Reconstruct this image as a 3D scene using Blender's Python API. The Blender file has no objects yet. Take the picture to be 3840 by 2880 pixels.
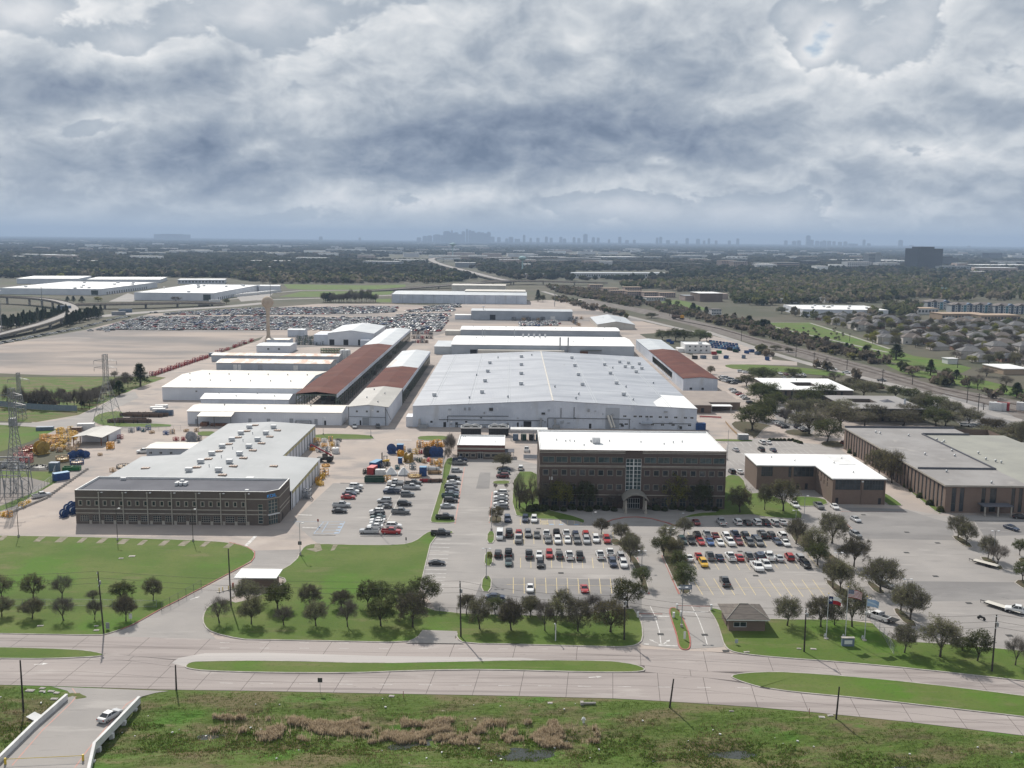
import bpy,math,random
import numpy as np
from mathutils import Vector,Matrix,noise as mnoise
R=math.radians
random.seed(7)
sc=bpy.context.scene
COL=sc.collection

# ------------------------------------------------------------------ camera
CAM_H=86.0;FPX=3650.0;PW,PH=3840.0,2880.0
PITCH=math.atan((1440.0-896.0)/FPX);ROLL=R(0.6)
fw=Vector((0,math.cos(PITCH),-math.sin(PITCH)))
_rt0=Vector((1,0,0));_up0=Vector((0,math.sin(PITCH),math.cos(PITCH)))
rt=_rt0*math.cos(ROLL)+_up0*math.sin(ROLL)
up=_up0*math.cos(ROLL)-_rt0*math.sin(ROLL)
cd=bpy.data.cameras.new('camera');cam=bpy.data.objects.new('camera',cd);COL.objects.link(cam)
cam.matrix_world=Matrix(((rt.x,up.x,-fw.x,0),(rt.y,up.y,-fw.y,0),(rt.z,up.z,-fw.z,CAM_H),(0,0,0,1)))
cd.sensor_fit='HORIZONTAL';cd.sensor_width=36.0;cd.lens=36.0*FPX/PW
cd.clip_start=0.5;cd.clip_end=120000.0
sc.camera=cam

# ------------------------------------------------------------------ light
SUN_EL=R(42);SUN_DIR=Vector((-0.39*math.cos(SUN_EL),0.921*math.cos(SUN_EL),math.sin(SUN_EL))).normalized()
ld=bpy.data.lights.new('sun','SUN');ld.energy=5.0;ld.angle=R(0.6);ld.color=(1.0,0.94,0.86)
sun=bpy.data.objects.new('sun',ld);COL.objects.link(sun)
sun.rotation_mode='QUATERNION';sun.rotation_quaternion=SUN_DIR.to_track_quat('Z','Y')
sun.location=(-300,600,400)
sc.view_settings.view_transform='Standard';sc.view_settings.look='None'
sc.view_settings.exposure=0.0;sc.view_settings.gamma=1.0
sc.render.engine='CYCLES'
sc.cycles.use_denoising=True
try:
 sc.cycles.denoiser='OPENIMAGEDENOISE';sc.cycles.denoising_input_passes='RGB_ALBEDO_NORMAL'
except Exception:pass
sc.cycles.max_bounces=6;sc.cycles.diffuse_bounces=2;sc.cycles.glossy_bounces=2;sc.cycles.volume_bounces=0
sc.cycles.transparent_max_bounces=8;sc.cycles.caustics_reflective=False;sc.cycles.caustics_refractive=False

# ------------------------------------------------------------------ node helper
class NT:
 def __init__(s,tree):s.t=tree;s.n=tree.nodes;s.l=tree.links
 def node(s,typ,**kw):
  n=s.n.new(typ)
  for k,v in kw.items():setattr(n,k,v)
  return n
 def put(s,sock,v):
  if isinstance(v,bpy.types.NodeSocket):s.l.new(v,sock)
  elif v is not None:sock.default_value=v
 def math(s,op,a,b=None,c=None,clamp=False):
  n=s.node('ShaderNodeMath',operation=op,use_clamp=clamp);s.put(n.inputs[0],a)
  if b is not None:s.put(n.inputs[1],b)
  if c is not None:s.put(n.inputs[2],c)
  return n.outputs[0]
 def vmath(s,op,a,b=None,out=0):
  n=s.node('ShaderNodeVectorMath',operation=op);s.put(n.inputs[0],a)
  if b is not None:s.put(n.inputs[1],b)
  return n.outputs[out]
 def scale(s,a,f):
  n=s.node('ShaderNodeVectorMath',operation='SCALE');s.put(n.inputs[0],a);s.put(n.inputs[3],f);return n.outputs[0]
 def noise(s,vec,scale,detail=4,rough=0.55,dim='3D',dist=0.0,lac=2.0):
  n=s.node('ShaderNodeTexNoise',noise_dimensions=dim);s.put(n.inputs['Vector'],vec)
  n.inputs['Scale'].default_value=scale;n.inputs['Detail'].default_value=detail
  n.inputs['Roughness'].default_value=rough;n.inputs['Distortion'].default_value=dist;n.inputs['Lacunarity'].default_value=lac
  return n.outputs['Fac']
 def ramp(s,f,stops,interp='LINEAR'):
  n=s.node('ShaderNodeValToRGB');cr=n.color_ramp;cr.interpolation=interp
  while len(cr.elements)<len(stops):cr.elements.new(0.5)
  for e,(p,c)in zip(cr.elements,stops):
   e.position=p;e.color=(c,c,c,1)if isinstance(c,(int,float))else(*c[:3],1)
  s.put(n.inputs[0],f);return n.outputs[0]
 def mix(s,f,a,b,blend='MIX',clamp=False):
  n=s.node('ShaderNodeMix',data_type='RGBA',blend_type=blend);n.clamp_result=clamp
  s.put(n.inputs[0],f)
  for i,v in((6,a),(7,b)):s.put(n.inputs[i],(*v,1)if isinstance(v,tuple)and len(v)==3 else v)
  return n.outputs[2]
 def maprange(s,v,a,b,c=0.0,d=1.0,smooth=True):
  n=s.node('ShaderNodeMapRange',interpolation_type='SMOOTHSTEP' if smooth else 'LINEAR');n.clamp=True if not smooth else n.clamp
  for i,x in enumerate((v,a,b,c,d)):s.put(n.inputs[i],x)
  return n.outputs[0]

# ------------------------------------------------------------------ world: sky with a broken cloud deck
w=bpy.data.worlds.new('World');sc.world=w;w.use_nodes=True
N=NT(w.node_tree);N.n.clear()
tc=N.node('ShaderNodeTexCoord');d=N.vmath('NORMALIZE',tc.outputs['Generated'])
sky=N.node('ShaderNodeTexSky',sky_type='NISHITA');sky.sun_disc=False;sky.sun_elevation=SUN_EL;sky.sun_rotation=R(337)
sky.air_density=1.0;sky.dust_density=1.0;sky.ozone_density=1.0
skyc=N.scale(sky.outputs[0],0.10)
sep=N.node('ShaderNodeSeparateXYZ');N.put(sep.inputs[0],d)
dz=N.math('MAXIMUM',sep.outputs[2],0.0)
ZO=0.50
den=N.math('ADD',dz,ZO)
comb=N.node('ShaderNodeCombineXYZ')
N.put(comb.inputs[0],N.math('DIVIDE',sep.outputs[0],den));N.put(comb.inputs[1],N.math('DIVIDE',sep.outputs[1],den));comb.inputs[2].default_value=0
q=comb.outputs[0]
def cloud_q(px,py):
 v=(fw+rt*((px-1920.0)/FPX)-up*((py-1440.0)/FPX)).normalized()
 return v.x/(max(v.z,0)+ZO),v.y/(max(v.z,0)+ZO)
def field(vec):
 wv=N.node('ShaderNodeTexNoise',noise_dimensions='2D');N.put(wv.inputs['Vector'],vec)
 wv.inputs['Scale'].default_value=9.0;wv.inputs['Detail'].default_value=2
 v2=N.vmath('ADD',vec,N.scale(N.vmath('SUBTRACT',wv.outputs['Color'],(0.5,0.5,0.5)),0.05))
 vo=N.node('ShaderNodeTexVoronoi',voronoi_dimensions='2D',feature='F1');N.put(vo.inputs['Vector'],v2);vo.normalize=True
 vo.inputs['Scale'].default_value=4.6;vo.inputs['Detail'].default_value=3.0;vo.inputs['Roughness'].default_value=0.55;vo.inputs['Lacunarity'].default_value=2.3
 big=N.noise(v2,2.0,8,0.54,'2D')
 fine=N.noise(v2,13.0,4,0.62,'2D')
 return N.math('MULTIPLY_ADD',vo.outputs['Distance'],-0.34,N.math('MULTIPLY_ADD',big,0.84,N.math('MULTIPLY_ADD',fine,0.20,-0.09)))
qo=N.vmath('ADD',N.vmath('MULTIPLY',q,(1.0,1.0,1.0)),(4.7,2.3,0.0))
f0=field(qo)
f1=field(N.vmath('ADD',qo,(-0.010,-0.036,0))) # the same deck a little higher up
dens=N.math('ADD',f0,0.09)
# the clouds in view: (column, row, half-width, half-height, more or less cloud)
for(cx,cy,rx,ry,a)in[(1500,590,900,120,.23),(620,575,600,105,.19),(250,330,420,75,.20),(2200,500,520,100,.20),(3720,420,330,90,.18),(2650,170,420,110,.10),(1500,330,600,120,.05),(2800,610,260,50,.09),
       (900,30,400,130,-.28),(60,60,220,110,-.20),(500,180,140,90,-.16),(330,480,180,50,-.20),(3330,150,260,210,-.14),(3085,120,90,110,-.19),(3050,205,80,50,-.13),(2970,40,70,60,-.12),(1000,540,80,26,-.16),(1950,560,80,24,-.16),(2480,600,70,22,-.18),(3450,570,400,55,-.13),(1920,760,3400,60,-.13),(2050,330,160,60,-.10)]:
 x0,y0=cloud_q(cx,cy);x1,_=cloud_q(cx+rx,cy);_,y1=cloud_q(cx,min(cy+ry,890))
 v=N.vmath('DIVIDE',N.vmath('SUBTRACT',q,(x0,y0,0)),(abs(x1-x0)or 1,abs(y1-y0)or 1,1))
 dens=N.math('MULTIPLY_ADD',N.math('EXPONENT',N.math('MULTIPLY',N.vmath('DOT_PRODUCT',v,v,out=1),-1.0)),a,dens)
relief=N.math('MULTIPLY',N.math('SUBTRACT',f0,f1),2.6)
relief=N.math('MINIMUM',N.math('MAXIMUM',relief,-0.30),0.36)
low=N.maprange(sep.outputs[2],0.06,0.11,1.0,0.0)
cover=N.math('MAXIMUM',N.maprange(dens,0.06,0.15),low)
front=N.maprange(dens,0.285,0.335)
core=N.maprange(dens,0.29,0.86,smooth=False)
vf=N.math('ADD',N.math('MULTIPLY_ADD',N.maprange(dens,0.10,0.32,smooth=False),-0.62,0.98),N.math('MULTIPLY',relief,0.8),clamp=True)
veil=N.ramp(vf,[(0.0,(0.36,0.43,0.53)),(0.45,(0.56,0.62,0.69)),(0.8,(0.88,0.90,0.93)),(1.0,(1.05,1.06,1.06))])
mf=N.math('ADD',N.math('MULTIPLY_ADD',N.math('POWER',core,0.72),-0.92,0.94),N.math('MULTIPLY',relief,1.0),clamp=True)
mass=N.ramp(mf,[(0.0,(0.17,0.225,0.325)),(0.22,(0.285,0.345,0.45)),(0.48,(0.46,0.52,0.60)),(0.75,(0.76,0.80,0.84)),(1.0,(1.06,1.06,1.06))])
ccol=N.mix(front,veil,mass)
skymix=N.mix(cover,N.mix(0.15,skyc,(0.75,0.80,0.85)),ccol)
hz=N.maprange(sep.outputs[2],0.0,0.048,1.0,0.0)
skymix=N.mix(N.math('MULTIPLY',hz,0.72),skymix,(0.70,0.76,0.81))
bg=N.node('ShaderNodeBackground');N.put(bg.inputs[0],skymix);bg.inputs[1].default_value=0.86
wo=N.node('ShaderNodeOutputWorld');N.l.new(bg.outputs[0],wo.inputs[0])
try:w.cycles.sampling_method='MANUAL';w.cycles.sample_map_resolution=512
except Exception:pass

# ------------------------------------------------------------------ survey: photograph pixel -> point on the ground plane (or at height z)
def G(x,y,z=0.0):
 dd=fw+rt*((x-1920.0)/FPX)-up*((y-1440.0)/FPX)
 t=(z-CAM_H)/dd.z
 return Vector((dd.x*t,dd.y*t,z))
def Q(ox,oy):
 return lambda x,y,z=0.0:G(ox+x*0.4521,oy+y*0.4521,z)
A=Q(0,1500);B=Q(960,1500);C=Q(1900,1500);D=Q(2840,1500)
E=Q(0,2130);F=Q(960,2130);K7=Q(1900,2130);H=Q(2840,2130)
I=Q(0,860);J=Q(960,860);K=Q(1900,860);L=Q(2840,860)
def V(x,y,z=0.0):return G(x*1.736,y*1.736,z)
def proj(p):
 qv=Vector(p)-Vector((0,0,CAM_H));ww=qv.dot(fw)
 return(1920+FPX*qv.dot(rt)/ww,1440-FPX*qv.dot(up)/ww,ww)
def ht(base,top_y):
 """height of something standing at a ground point whose top shows at photograph row top_y"""
 lo,hi=0.0,400.0
 for _ in range(40):
  m=(lo+hi)/2
  if proj((base.x,base.y,m))[1]>top_y:lo=m
  else:hi=m
 return lo

# ------------------------------------------------------------------ mesh helpers
class MB:
 def __init__(s):s.v=[];s.f=[];s.m=[]
 def quad(s,a,b,c,d,m=0):
  i=len(s.v);s.v+=[tuple(a),tuple(b),tuple(c),tuple(d)];s.f.append((i,i+1,i+2,i+3));s.m.append(m);return s
 def tri(s,a,b,c,m=0):
  i=len(s.v);s.v+=[tuple(a),tuple(b),tuple(c)];s.f.append((i,i+1,i+2));s.m.append(m);return s
 def poly(s,pts,m=0):
  i=len(s.v);s.v+=[tuple(p)for p in pts];s.f.append(tuple(range(i,i+len(pts))));s.m.append(m);return s
 def box(s,x0,x1,y0,y1,z0,z1,m=0,rz=0.0,c=None):
  P=[(x0,y0,z0),(x1,y0,z0),(x1,y1,z0),(x0,y1,z0),(x0,y0,z1),(x1,y0,z1),(x1,y1,z1),(x0,y1,z1)]
  if rz:
   cx,cy=c if c else((x0+x1)/2,(y0+y1)/2);ca,sa=math.cos(rz),math.sin(rz)
   P=[(cx+(x-cx)*ca-(y-cy)*sa,cy+(x-cx)*sa+(y-cy)*ca,z)for x,y,z in P]
  i=len(s.v);s.v+=P
  for q4 in((0,3,2,1),(4,5,6,7),(0,1,5,4),(1,2,6,5),(2,3,7,6),(3,0,4,7)):
   s.f.append(tuple(i+k for k in q4));s.m.append(m)
  return s
 def prism(s,pts,z0,z1,m=0,mside=None,bottom=False):
  n=len(pts);i=len(s.v)
  area=sum(pts[k][0]*pts[(k+1)%n][1]-pts[(k+1)%n][0]*pts[k][1]for k in range(n))
  if area<0:pts=pts[::-1]
  s.v+=[(p[0],p[1],z1)for p in pts]+[(p[0],p[1],z0)for p in pts]
  s.f.append(tuple(range(i,i+n)));s.m.append(m)
  if bottom:s.f.append(tuple(range(i+2*n-1,i+n-1,-1)));s.m.append(m)
  for k in range(n):
   k2=(k+1)%n;s.f.append((i+k,i+n+k,i+n+k2,i+k2));s.m.append(m if mside is None else mside)
  return s
 def tube(s,p0,p1,r0,r1=None,n=6,m=0,cap=True):
  r1=r0 if r1 is None else r1
  p0,p1=Vector(p0),Vector(p1);ax=(p1-p0)
  if ax.length<1e-6:return s
  ax.normalize();u=ax.orthogonal().normalized();vv=ax.cross(u);i=len(s.v)
  for p,r in((p0,r0),(p1,r1)):
   for k in range(n):
    a=2*math.pi*k/n;s.v.append(tuple(p+(u*math.cos(a)+vv*math.sin(a))*r))
  for k in range(n):
   k2=(k+1)%n;s.f.append((i+k,i+k2,i+n+k2,i+n+k));s.m.append(m)
  if cap:s.f.append(tuple(i+k for k in range(n-1,-1,-1)));s.m.append(m);s.f.append(tuple(i+n+k for k in range(n)));s.m.append(m)
  return s
 def lathe(s,prof,n=16,m=0,c=(0,0)):
  i=len(s.v)
  for r,z in prof:
   for k in range(n):
    a=2*math.pi*k/n;s.v.append((c[0]+r*math.cos(a),c[1]+r*math.sin(a),z))
  for j in range(len(prof)-1):
   for k in range(n):
    k2=(k+1)%n;s.f.append((i+j*n+k,i+j*n+k2,i+(j+1)*n+k2,i+(j+1)*n+k));s.m.append(m)
  return s
 def mesh(s,name,mats,smooth=False):
  me=bpy.data.meshes.new(name);me.from_pydata(s.v,[],s.f)
  for mm in(mats if isinstance(mats,(list,tuple))else[mats]):me.materials.append(mm)
  if len(me.materials)>1:me.polygons.foreach_set('material_index',s.m)
  if smooth:me.polygons.foreach_set('use_smooth',[True]*len(s.f))
  me.update();return me
 def build(s,name,mats,parent=None,loc=None,rz=0.0,smooth=False):
  return place(name,s.mesh(name,mats,smooth),parent,loc,rz)
def place(name,me,parent=None,loc=None,rz=0.0,scale=None):
 o=bpy.data.objects.new(name,me);COL.objects.link(o)
 if parent is not None:o.parent=parent
 if loc is not None:o.location=loc
 if rz:o.rotation_euler=(0,0,rz)
 if scale is not None:o.scale=scale if isinstance(scale,(tuple,list))else(scale,)*3
 return o
def tag(o,label=None,cat=None,group=None,kind=None):
 if label:o['label']=label
 if cat:o['category']=cat
 if group:o['group']=group
 if kind:o['kind']=kind
 return o
def thing(name,label,cat,loc=(0,0,0),rz=0.0,group=None):
 o=bpy.data.objects.new(name,None);COL.objects.link(o);o.location=loc;o.rotation_euler=(0,0,rz);o.empty_display_size=0.5
 return tag(o,label,cat,group)
def struct(o):o['kind']='structure';return o
def xy(p):return(p[0],p[1])
def chaikin(pts,n=1,closed=True):
 for _ in range(n):
  out=[]
  m=len(pts)
  rng=range(m)if closed else range(m-1)
  if not closed:out.append(pts[0])
  for k in rng:
   a,b=pts[k],pts[(k+1)%m]
   out.append((a[0]*.75+b[0]*.25,a[1]*.75+b[1]*.25));out.append((a[0]*.25+b[0]*.75,a[1]*.25+b[1]*.75))
  if not closed:out.append(pts[-1])
  pts=out
 return pts
def strip_mesh(mb,pts,wdt,z0,z1,closed=False,m=0,off=0.0):
 """a raised band of width wdt along a polyline (kerbs, walls, painted lines when z0 == z1)"""
 n=len(pts);L_,R_=[],[]
 for k in range(n):
  a=pts[k-1]if(closed or k>0)else pts[k];b=pts[(k+1)%n]if(closed or k<n-1)else pts[k]
  dx,dy=b[0]-a[0],b[1]-a[1];l=math.hypot(dx,dy)or 1;nx,ny=-dy/l,dx/l
  L_.append((pts[k][0]+nx*(off+wdt/2),pts[k][1]+ny*(off+wdt/2)));R_.append((pts[k][0]+nx*(off-wdt/2),pts[k][1]+ny*(off-wdt/2)))
 for k in range(n if closed else n-1):
  k2=(k+1)%n
  mb.quad((*R_[k],z1),(*R_[k2],z1),(*L_[k2],z1),(*L_[k],z1),m)
  if z1>z0:
   mb.quad((*R_[k],z0),(*R_[k2],z0),(*R_[k2],z1),(*R_[k],z1),m);mb.quad((*L_[k2],z0),(*L_[k],z0),(*L_[k],z1),(*L_[k2],z1),m)
 if z1>z0 and not closed:
  for k in(0,n-1):mb.quad((*R_[k],z0),(*L_[k],z0),(*L_[k],z1),(*R_[k],z1),m)
 return mb

# ------------------------------------------------------------------ materials
def mat(name,c1,c2=None,scale=0.3,detail=5,rough=0.85,bump=0.0,bscale=None,coords='pos',stretch=None,spec=0.3,metal=0.0,layers=(),lo=0.35,hi=0.65,var=0.0,objcol=False):
 m=bpy.data.materials.new(name);m.use_nodes=True;n=NT(m.node_tree);n.n.clear()
 out=n.node('ShaderNodeOutputMaterial');b=n.node('ShaderNodeBsdfPrincipled');n.l.new(b.outputs[0],out.inputs[0])
 if coords=='pos':vec=n.node('ShaderNodeNewGeometry').outputs['Position']
 else:vec=n.node('ShaderNodeTexCoord').outputs['Object']
 sv=n.vmath('MULTIPLY',vec,stretch)if stretch else vec
 if objcol:col=n.node('ShaderNodeObjectInfo').outputs['Color']
 elif c2 is None:col=(*c1,1)
 else:
  col=n.mix(n.maprange(n.noise(sv,scale,detail,0.6),lo,hi),c1,c2)
 for(lc,lscale,a,b2,amt,lst)in layers:
  v2=n.vmath('MULTIPLY',vec,lst)if lst else vec
  col=n.mix(n.math('MULTIPLY',n.maprange(n.noise(v2,lscale,6,0.62),a,b2),amt),col,lc)
 if var:
  oi=n.node('ShaderNodeObjectInfo');hsv=n.node('ShaderNodeHueSaturation')
  n.put(hsv.inputs['Value'],n.maprange(oi.outputs['Random'],0,1,1-var,1+var,smooth=False))
  n.put(hsv.inputs['Hue'],n.maprange(oi.outputs['Random'],0,1,0.5-var*0.07,0.5+var*0.07,smooth=False))
  n.put(hsv.inputs['Color'],col);col=hsv.outputs[0]
 n.put(b.inputs['Base Color'],col);b.inputs['Roughness'].default_value=rough;b.inputs['Metallic'].default_value=metal
 b.inputs['Specular IOR Level'].default_value=spec
 if bump:
  bn=n.node('ShaderNodeBump');bn.inputs['Strength'].default_value=1.0;bn.inputs['Distance'].default_value=bump
  n.put(bn.inputs['Height'],n.noise(sv,bscale or scale*4,4,0.6));n.l.new(bn.outputs[0],b.inputs['Normal'])
 return m
# ------------------------------------------------------------------ surface materials
HAZE=8.0e-5
M={}
M['ground']=mat('ground_cover',(0.058,0.062,0.036),(0.098,0.086,0.062),0.012,8,0.95,layers=[((0.11,0.10,0.075),0.05,0.60,0.72,0.5,None),((0.055,0.085,0.03),0.006,0.55,0.66,0.5,None)])
M['meadow']=mat('wild_grass',(0.075,0.118,0.018),(0.135,0.115,0.055),0.16,7,0.95,bump=0.25,bscale=1.6,stretch=(0.45,1.25,1),lo=0.42,hi=0.62,
    layers=[((0.24,0.185,0.11),0.35,0.58,0.72,0.75,(0.25,1,1)),((0.060,0.150,0.012),0.10,0.54,0.66,0.85,(0.5,1,1)),((0.36,0.30,0.25),0.5,0.69,0.76,0.6,(0.3,1,1)),((0.040,0.062,0.016),1.3,0.58,0.70,0.4,(0.7,1,1))])
M['lawn']=mat('mown_grass',(0.066,0.116,0.013),(0.102,0.136,0.028),0.06,7,0.95,bump=0.06,bscale=2.5,lo=0.36,hi=0.66,
    layers=[((0.155,0.140,0.066),0.11,0.54,0.74,0.75,(0.5,1.4,1)),((0.060,0.146,0.006),0.035,0.50,0.66,0.75,None),((0.15,0.145,0.06),0.5,0.56,0.72,0.5,(0.25,2.2,1)),((0.045,0.070,0.014),1.5,0.52,0.70,0.45,None),((0.13,0.12,0.06),4.0,0.55,0.72,0.35,None)])
M['mulch']=mat('mulch_bed',(0.085,0.060,0.036),(0.055,0.062,0.028),0.8,5,0.95,bump=0.05)
CONC_L=[((0.23,0.215,0.205),0.045,0.50,0.70,0.75,(0.5,1.6,1)),((0.40,0.375,0.352),0.09,0.56,0.70,0.6,(0.35,2.0,1)),((0.20,0.188,0.18),0.22,0.56,0.68,0.55,(0.3,2.4,1)),((0.16,0.15,0.145),0.5,0.66,0.76,0.35,None),((0.27,0.25,0.235),2.5,0.5,0.7,0.25,None)]
M['road']=mat('road_concrete',(0.335,0.296,0.278),(0.292,0.258,0.244),0.10,5,0.9,stretch=(0.2,1,1),layers=[((0.205,0.178,0.168),0.30,0.48,0.64,0.8,(0.05,1.6,1)),((0.17,0.15,0.142),0.9,0.62,0.72,0.5,(0.5,1,1)),((0.43,0.395,0.37),0.12,0.54,0.70,0.6,(0.3,1.2,1)),((0.25,0.215,0.2),3.0,0.5,0.7,0.22,None)])
M['lot']=mat('lot_concrete',(0.312,0.292,0.275),(0.268,0.253,0.241),0.05,6,0.9,layers=CONC_L)
M['lot_dark']=mat('lot_asphalt',(0.175,0.168,0.165),(0.235,0.225,0.218),0.06,6,0.9,stretch=(0.6,1.3,1),layers=[((0.31,0.295,0.28),0.08,0.56,0.70,0.6,(0.4,1.5,1)),((0.12,0.115,0.115),0.3,0.6,0.74,0.4,None)])
M['yard']=mat('yard_concrete',(0.40,0.340,0.298),(0.325,0.283,0.257),0.04,6,0.92,layers=[((0.235,0.22,0.212),0.07,0.50,0.66,0.8,(0.6,1.2,1)),((0.44,0.39,0.35),0.05,0.56,0.70,0.55,None),((0.20,0.17,0.15),0.6,0.64,0.76,0.4,None)])
M['gravel']=mat('gravel_lot',(0.36,0.30,0.26),(0.185,0.172,0.165),0.010,7,0.95,stretch=(0.35,1.2,1),lo=0.40,hi=0.60,layers=[((0.165,0.15,0.14),0.035,0.58,0.70,0.6,(0.3,1.5,1)),((0.41,0.36,0.325),0.02,0.55,0.72,0.5,(0.5,1.2,1))])
M['ballast']=mat('rail_ballast',(0.175,0.155,0.14),(0.11,0.095,0.085),0.15,5,0.95)
M['kerb']=mat('kerb_concrete',(0.42,0.39,0.36),(0.30,0.28,0.26),0.5)
M['kerb_red']=mat('kerb_red_paint',(0.36,0.105,0.085),(0.30,0.15,0.125),0.5)
M['paint_w']=mat('white_road_paint',(0.66,0.65,0.63),(0.44,0.42,0.40),0.9)
M['paint_y']=mat('yellow_road_paint',(0.66,0.53,0.26),(0.50,0.42,0.26),0.9)
M['paint_b']=mat('blue_road_paint',(0.30,0.42,0.58),(0.36,0.40,0.45),0.9)
M['paint_r']=mat('red_road_paint',(0.50,0.25,0.21),(0.42,0.30,0.26),0.9)
M['iron']=mat('drain_iron',(0.05,0.05,0.05))
M['white_wall']=mat('white_painted_concrete',(0.66,0.66,0.65),(0.56,0.56,0.55),0.4)

# ------------------------------------------------------------------ terrain: one sheet to the horizon, with the ditch beside the road in it
south_px=[E(-900,950),E(0,970),E(1480,1012),E(2212,1022),F(700,1036),F(1400,1049),K7(0,1061),K7(900,1084),K7(1400,1111),K7(2212,1166),H(600,1211),H(1200,1272),H(2212,1392),H(3200,1540)]
south_edge=sorted([(p.x,p.y)for p in south_px])
_sx=[p[0]for p in south_edge];_sy=[p[1]for p in south_edge]
def sstep(a,b,x):
 t=min(max((x-a)/(b-a),0),1);return t*t*(3-2*t)
WATER_Z=-1.56
def tz(x,y):
 s=float(np.interp(x,_sx,_sy))-y
 if s<0.4:return 0.0
 n1=mnoise.fractal(Vector((x*0.085,y*0.21,1.3)),0.9,2.0,4);n2=mnoise.noise(Vector((x*0.55,y*0.8,4.0)))
 cen=15.5+1.6*math.sin(x*0.045)+1.0*math.sin(x*0.013+1)
 bank=-1.36*sstep(1.5,cen-2.5,s)+0.95*sstep(cen+2.5,cen+11,s)-0.15*sstep(cen+12,cen+30,s)
 amp=sstep(1.0,5.0,s)
 return bank+amp*(0.42*n1+0.12*n2)
gx=list(np.arange(-170,170.1,0.9));gy=list(np.arange(118,182.01,0.7))
mb=MB();nx_,ny_=len(gx),len(gy)
for y in gy:
 for x in gx:
  edge=min(sstep(0,8,x+170),sstep(0,8,170-x),sstep(0,6,y-118))
  mb.v.append((x,y,tz(x,y)*edge))
for j in range(ny_-1):
 for i2 in range(nx_-1):
  a=j*nx_+i2;mb.f.append((a,a+1,a+1+nx_,a+nx_));mb.m.append(0)
X0,X1,Y0,Y1=gx[0],gx[-1],gy[0],gy[-1];BIG=34000.0
def far(x0,x1,y0,y1):mb.quad((x0,y0,0),(x1,y0,0),(x1,y1,0),(x0,y1,0),1)
far(-BIG,BIG,Y1,BIG+2000);far(-BIG,X0,-2000,Y1);far(X1,BIG,-2000,Y1);far(X0,X1,-2000,Y0)
struct(mb.build('ground',[M['meadow'],M['ground']]))
# the water lying in the ditch
mw=bpy.data.materials.new('ditch_water');mw.use_nodes=True;nb=NT(mw.node_tree);pb=mw.node_tree.nodes['Principled BSDF']
pb.inputs['Base Color'].default_value=(0.035,0.04,0.035,1);pb.inputs['Roughness'].default_value=0.12;pb.inputs['Specular IOR Level'].default_value=0.5
bn=nb.node('ShaderNodeBump');bn.inputs['Distance'].default_value=0.02;nb.put(bn.inputs['Height'],nb.noise(nb.node('ShaderNodeNewGeometry').outputs['Position'],2.0,3));nb.l.new(bn.outputs[0],pb.inputs['Normal'])
wp=MB()
for i2 in range(60):
 xa,xb=-165+i2*5.5,-159.5+i2*5.5
 ya,yb=[float(np.interp(v,_sx,_sy))for v in(xa,xb)]
 wp.quad((xa,ya-26,WATER_Z),(xb,yb-26,WATER_Z),(xb,yb-9,WATER_Z),(xa,ya-9,WATER_Z))
struct(wp.build('ditch_water',mw))

def sheet(name,pts,z,m,smooth=0):
 pts=[xy(p)for p in pts]
 if smooth:pts=chaikin(pts,smooth)
 b=MB();b.poly([(p[0],p[1],z)for p in pts])
 if sum(pts[k][0]*pts[(k+1)%len(pts)][1]-pts[(k+1)%len(pts)][0]*pts[k][1]for k in range(len(pts)))<0:b.f[0]=b.f[0][::-1]
 return struct(b.build(name,m))

# ------------------------------------------------------------------ the boulevard: sub-base and individual concrete slabs
def lerp_poly(poly,t):
 """point at fraction t of a polyline's length"""
 ls=[math.dist(poly[k],poly[k+1])for k in range(len(poly)-1)];tot=sum(ls)*t
 for k,l in enumerate(ls):
  if tot<=l or k==len(ls)-1:
   f_=min(max(tot/l,0),1);return(poly[k][0]+(poly[k+1][0]-poly[k][0])*f_,poly[k][1]+(poly[k+1][1]-poly[k][1])*f_)
  tot-=l
north_edge=[xy(p)for p in(E(-500,540),E(0,550),E(830,566),E(1760,590),E(2212,601),F(660,613),F(1240,626),F(2212,638),K7(900,661),K7(1800,700),K7(2212,746),H(700,786),H(1300,841),H(2212,942),H(2900,1030))]
n_mid=[xy(p)for p in(E(-500,652),E(0,658),E(830,704),E(1500,770),E(2212,769),F(1000,793),F(1600,781),F(2212,767),K7(830,771),K7(1150,812),K7(1860,880),K7(2212,863),H(300,869),H(700,896),H(1300,951),H(2212,1061),H(2900,1160))]
s_mid=[xy(p)for p in(E(-500,754),E(0,758),E(860,741),E(1560,838),E(2212,876),F(800,879),F(1200,861),F(1700,849),K7(0,852),K7(700,872),K7(1150,862),K7(1900,935),K7(2212,1013),H(300,1036),H(900,1091),H(1500,1161),H(2212,1241),H(2900,1330))]
s_out=[xy(p)for p in(E(-500,960),E(0,970),E(600,985),E(1300,1010),E(2212,1022),F(700,1036),F(1400,1049),K7(0,1061),K7(900,1084),K7(1400,1111),K7(2212,1166),H(600,1211),H(1200,1272),H(2212,1392),H(2900,1490))]
road_poly=north_edge+s_out[::-1]
M['joint']=mat('joint_seal',(0.10,0.085,0.08))
road=sheet('road',road_poly,0.03,M['joint'])
def cut_x(poly,x):
 return float(np.interp(x,[p[0]for p in poly],[p[1]for p in poly]))
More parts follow.
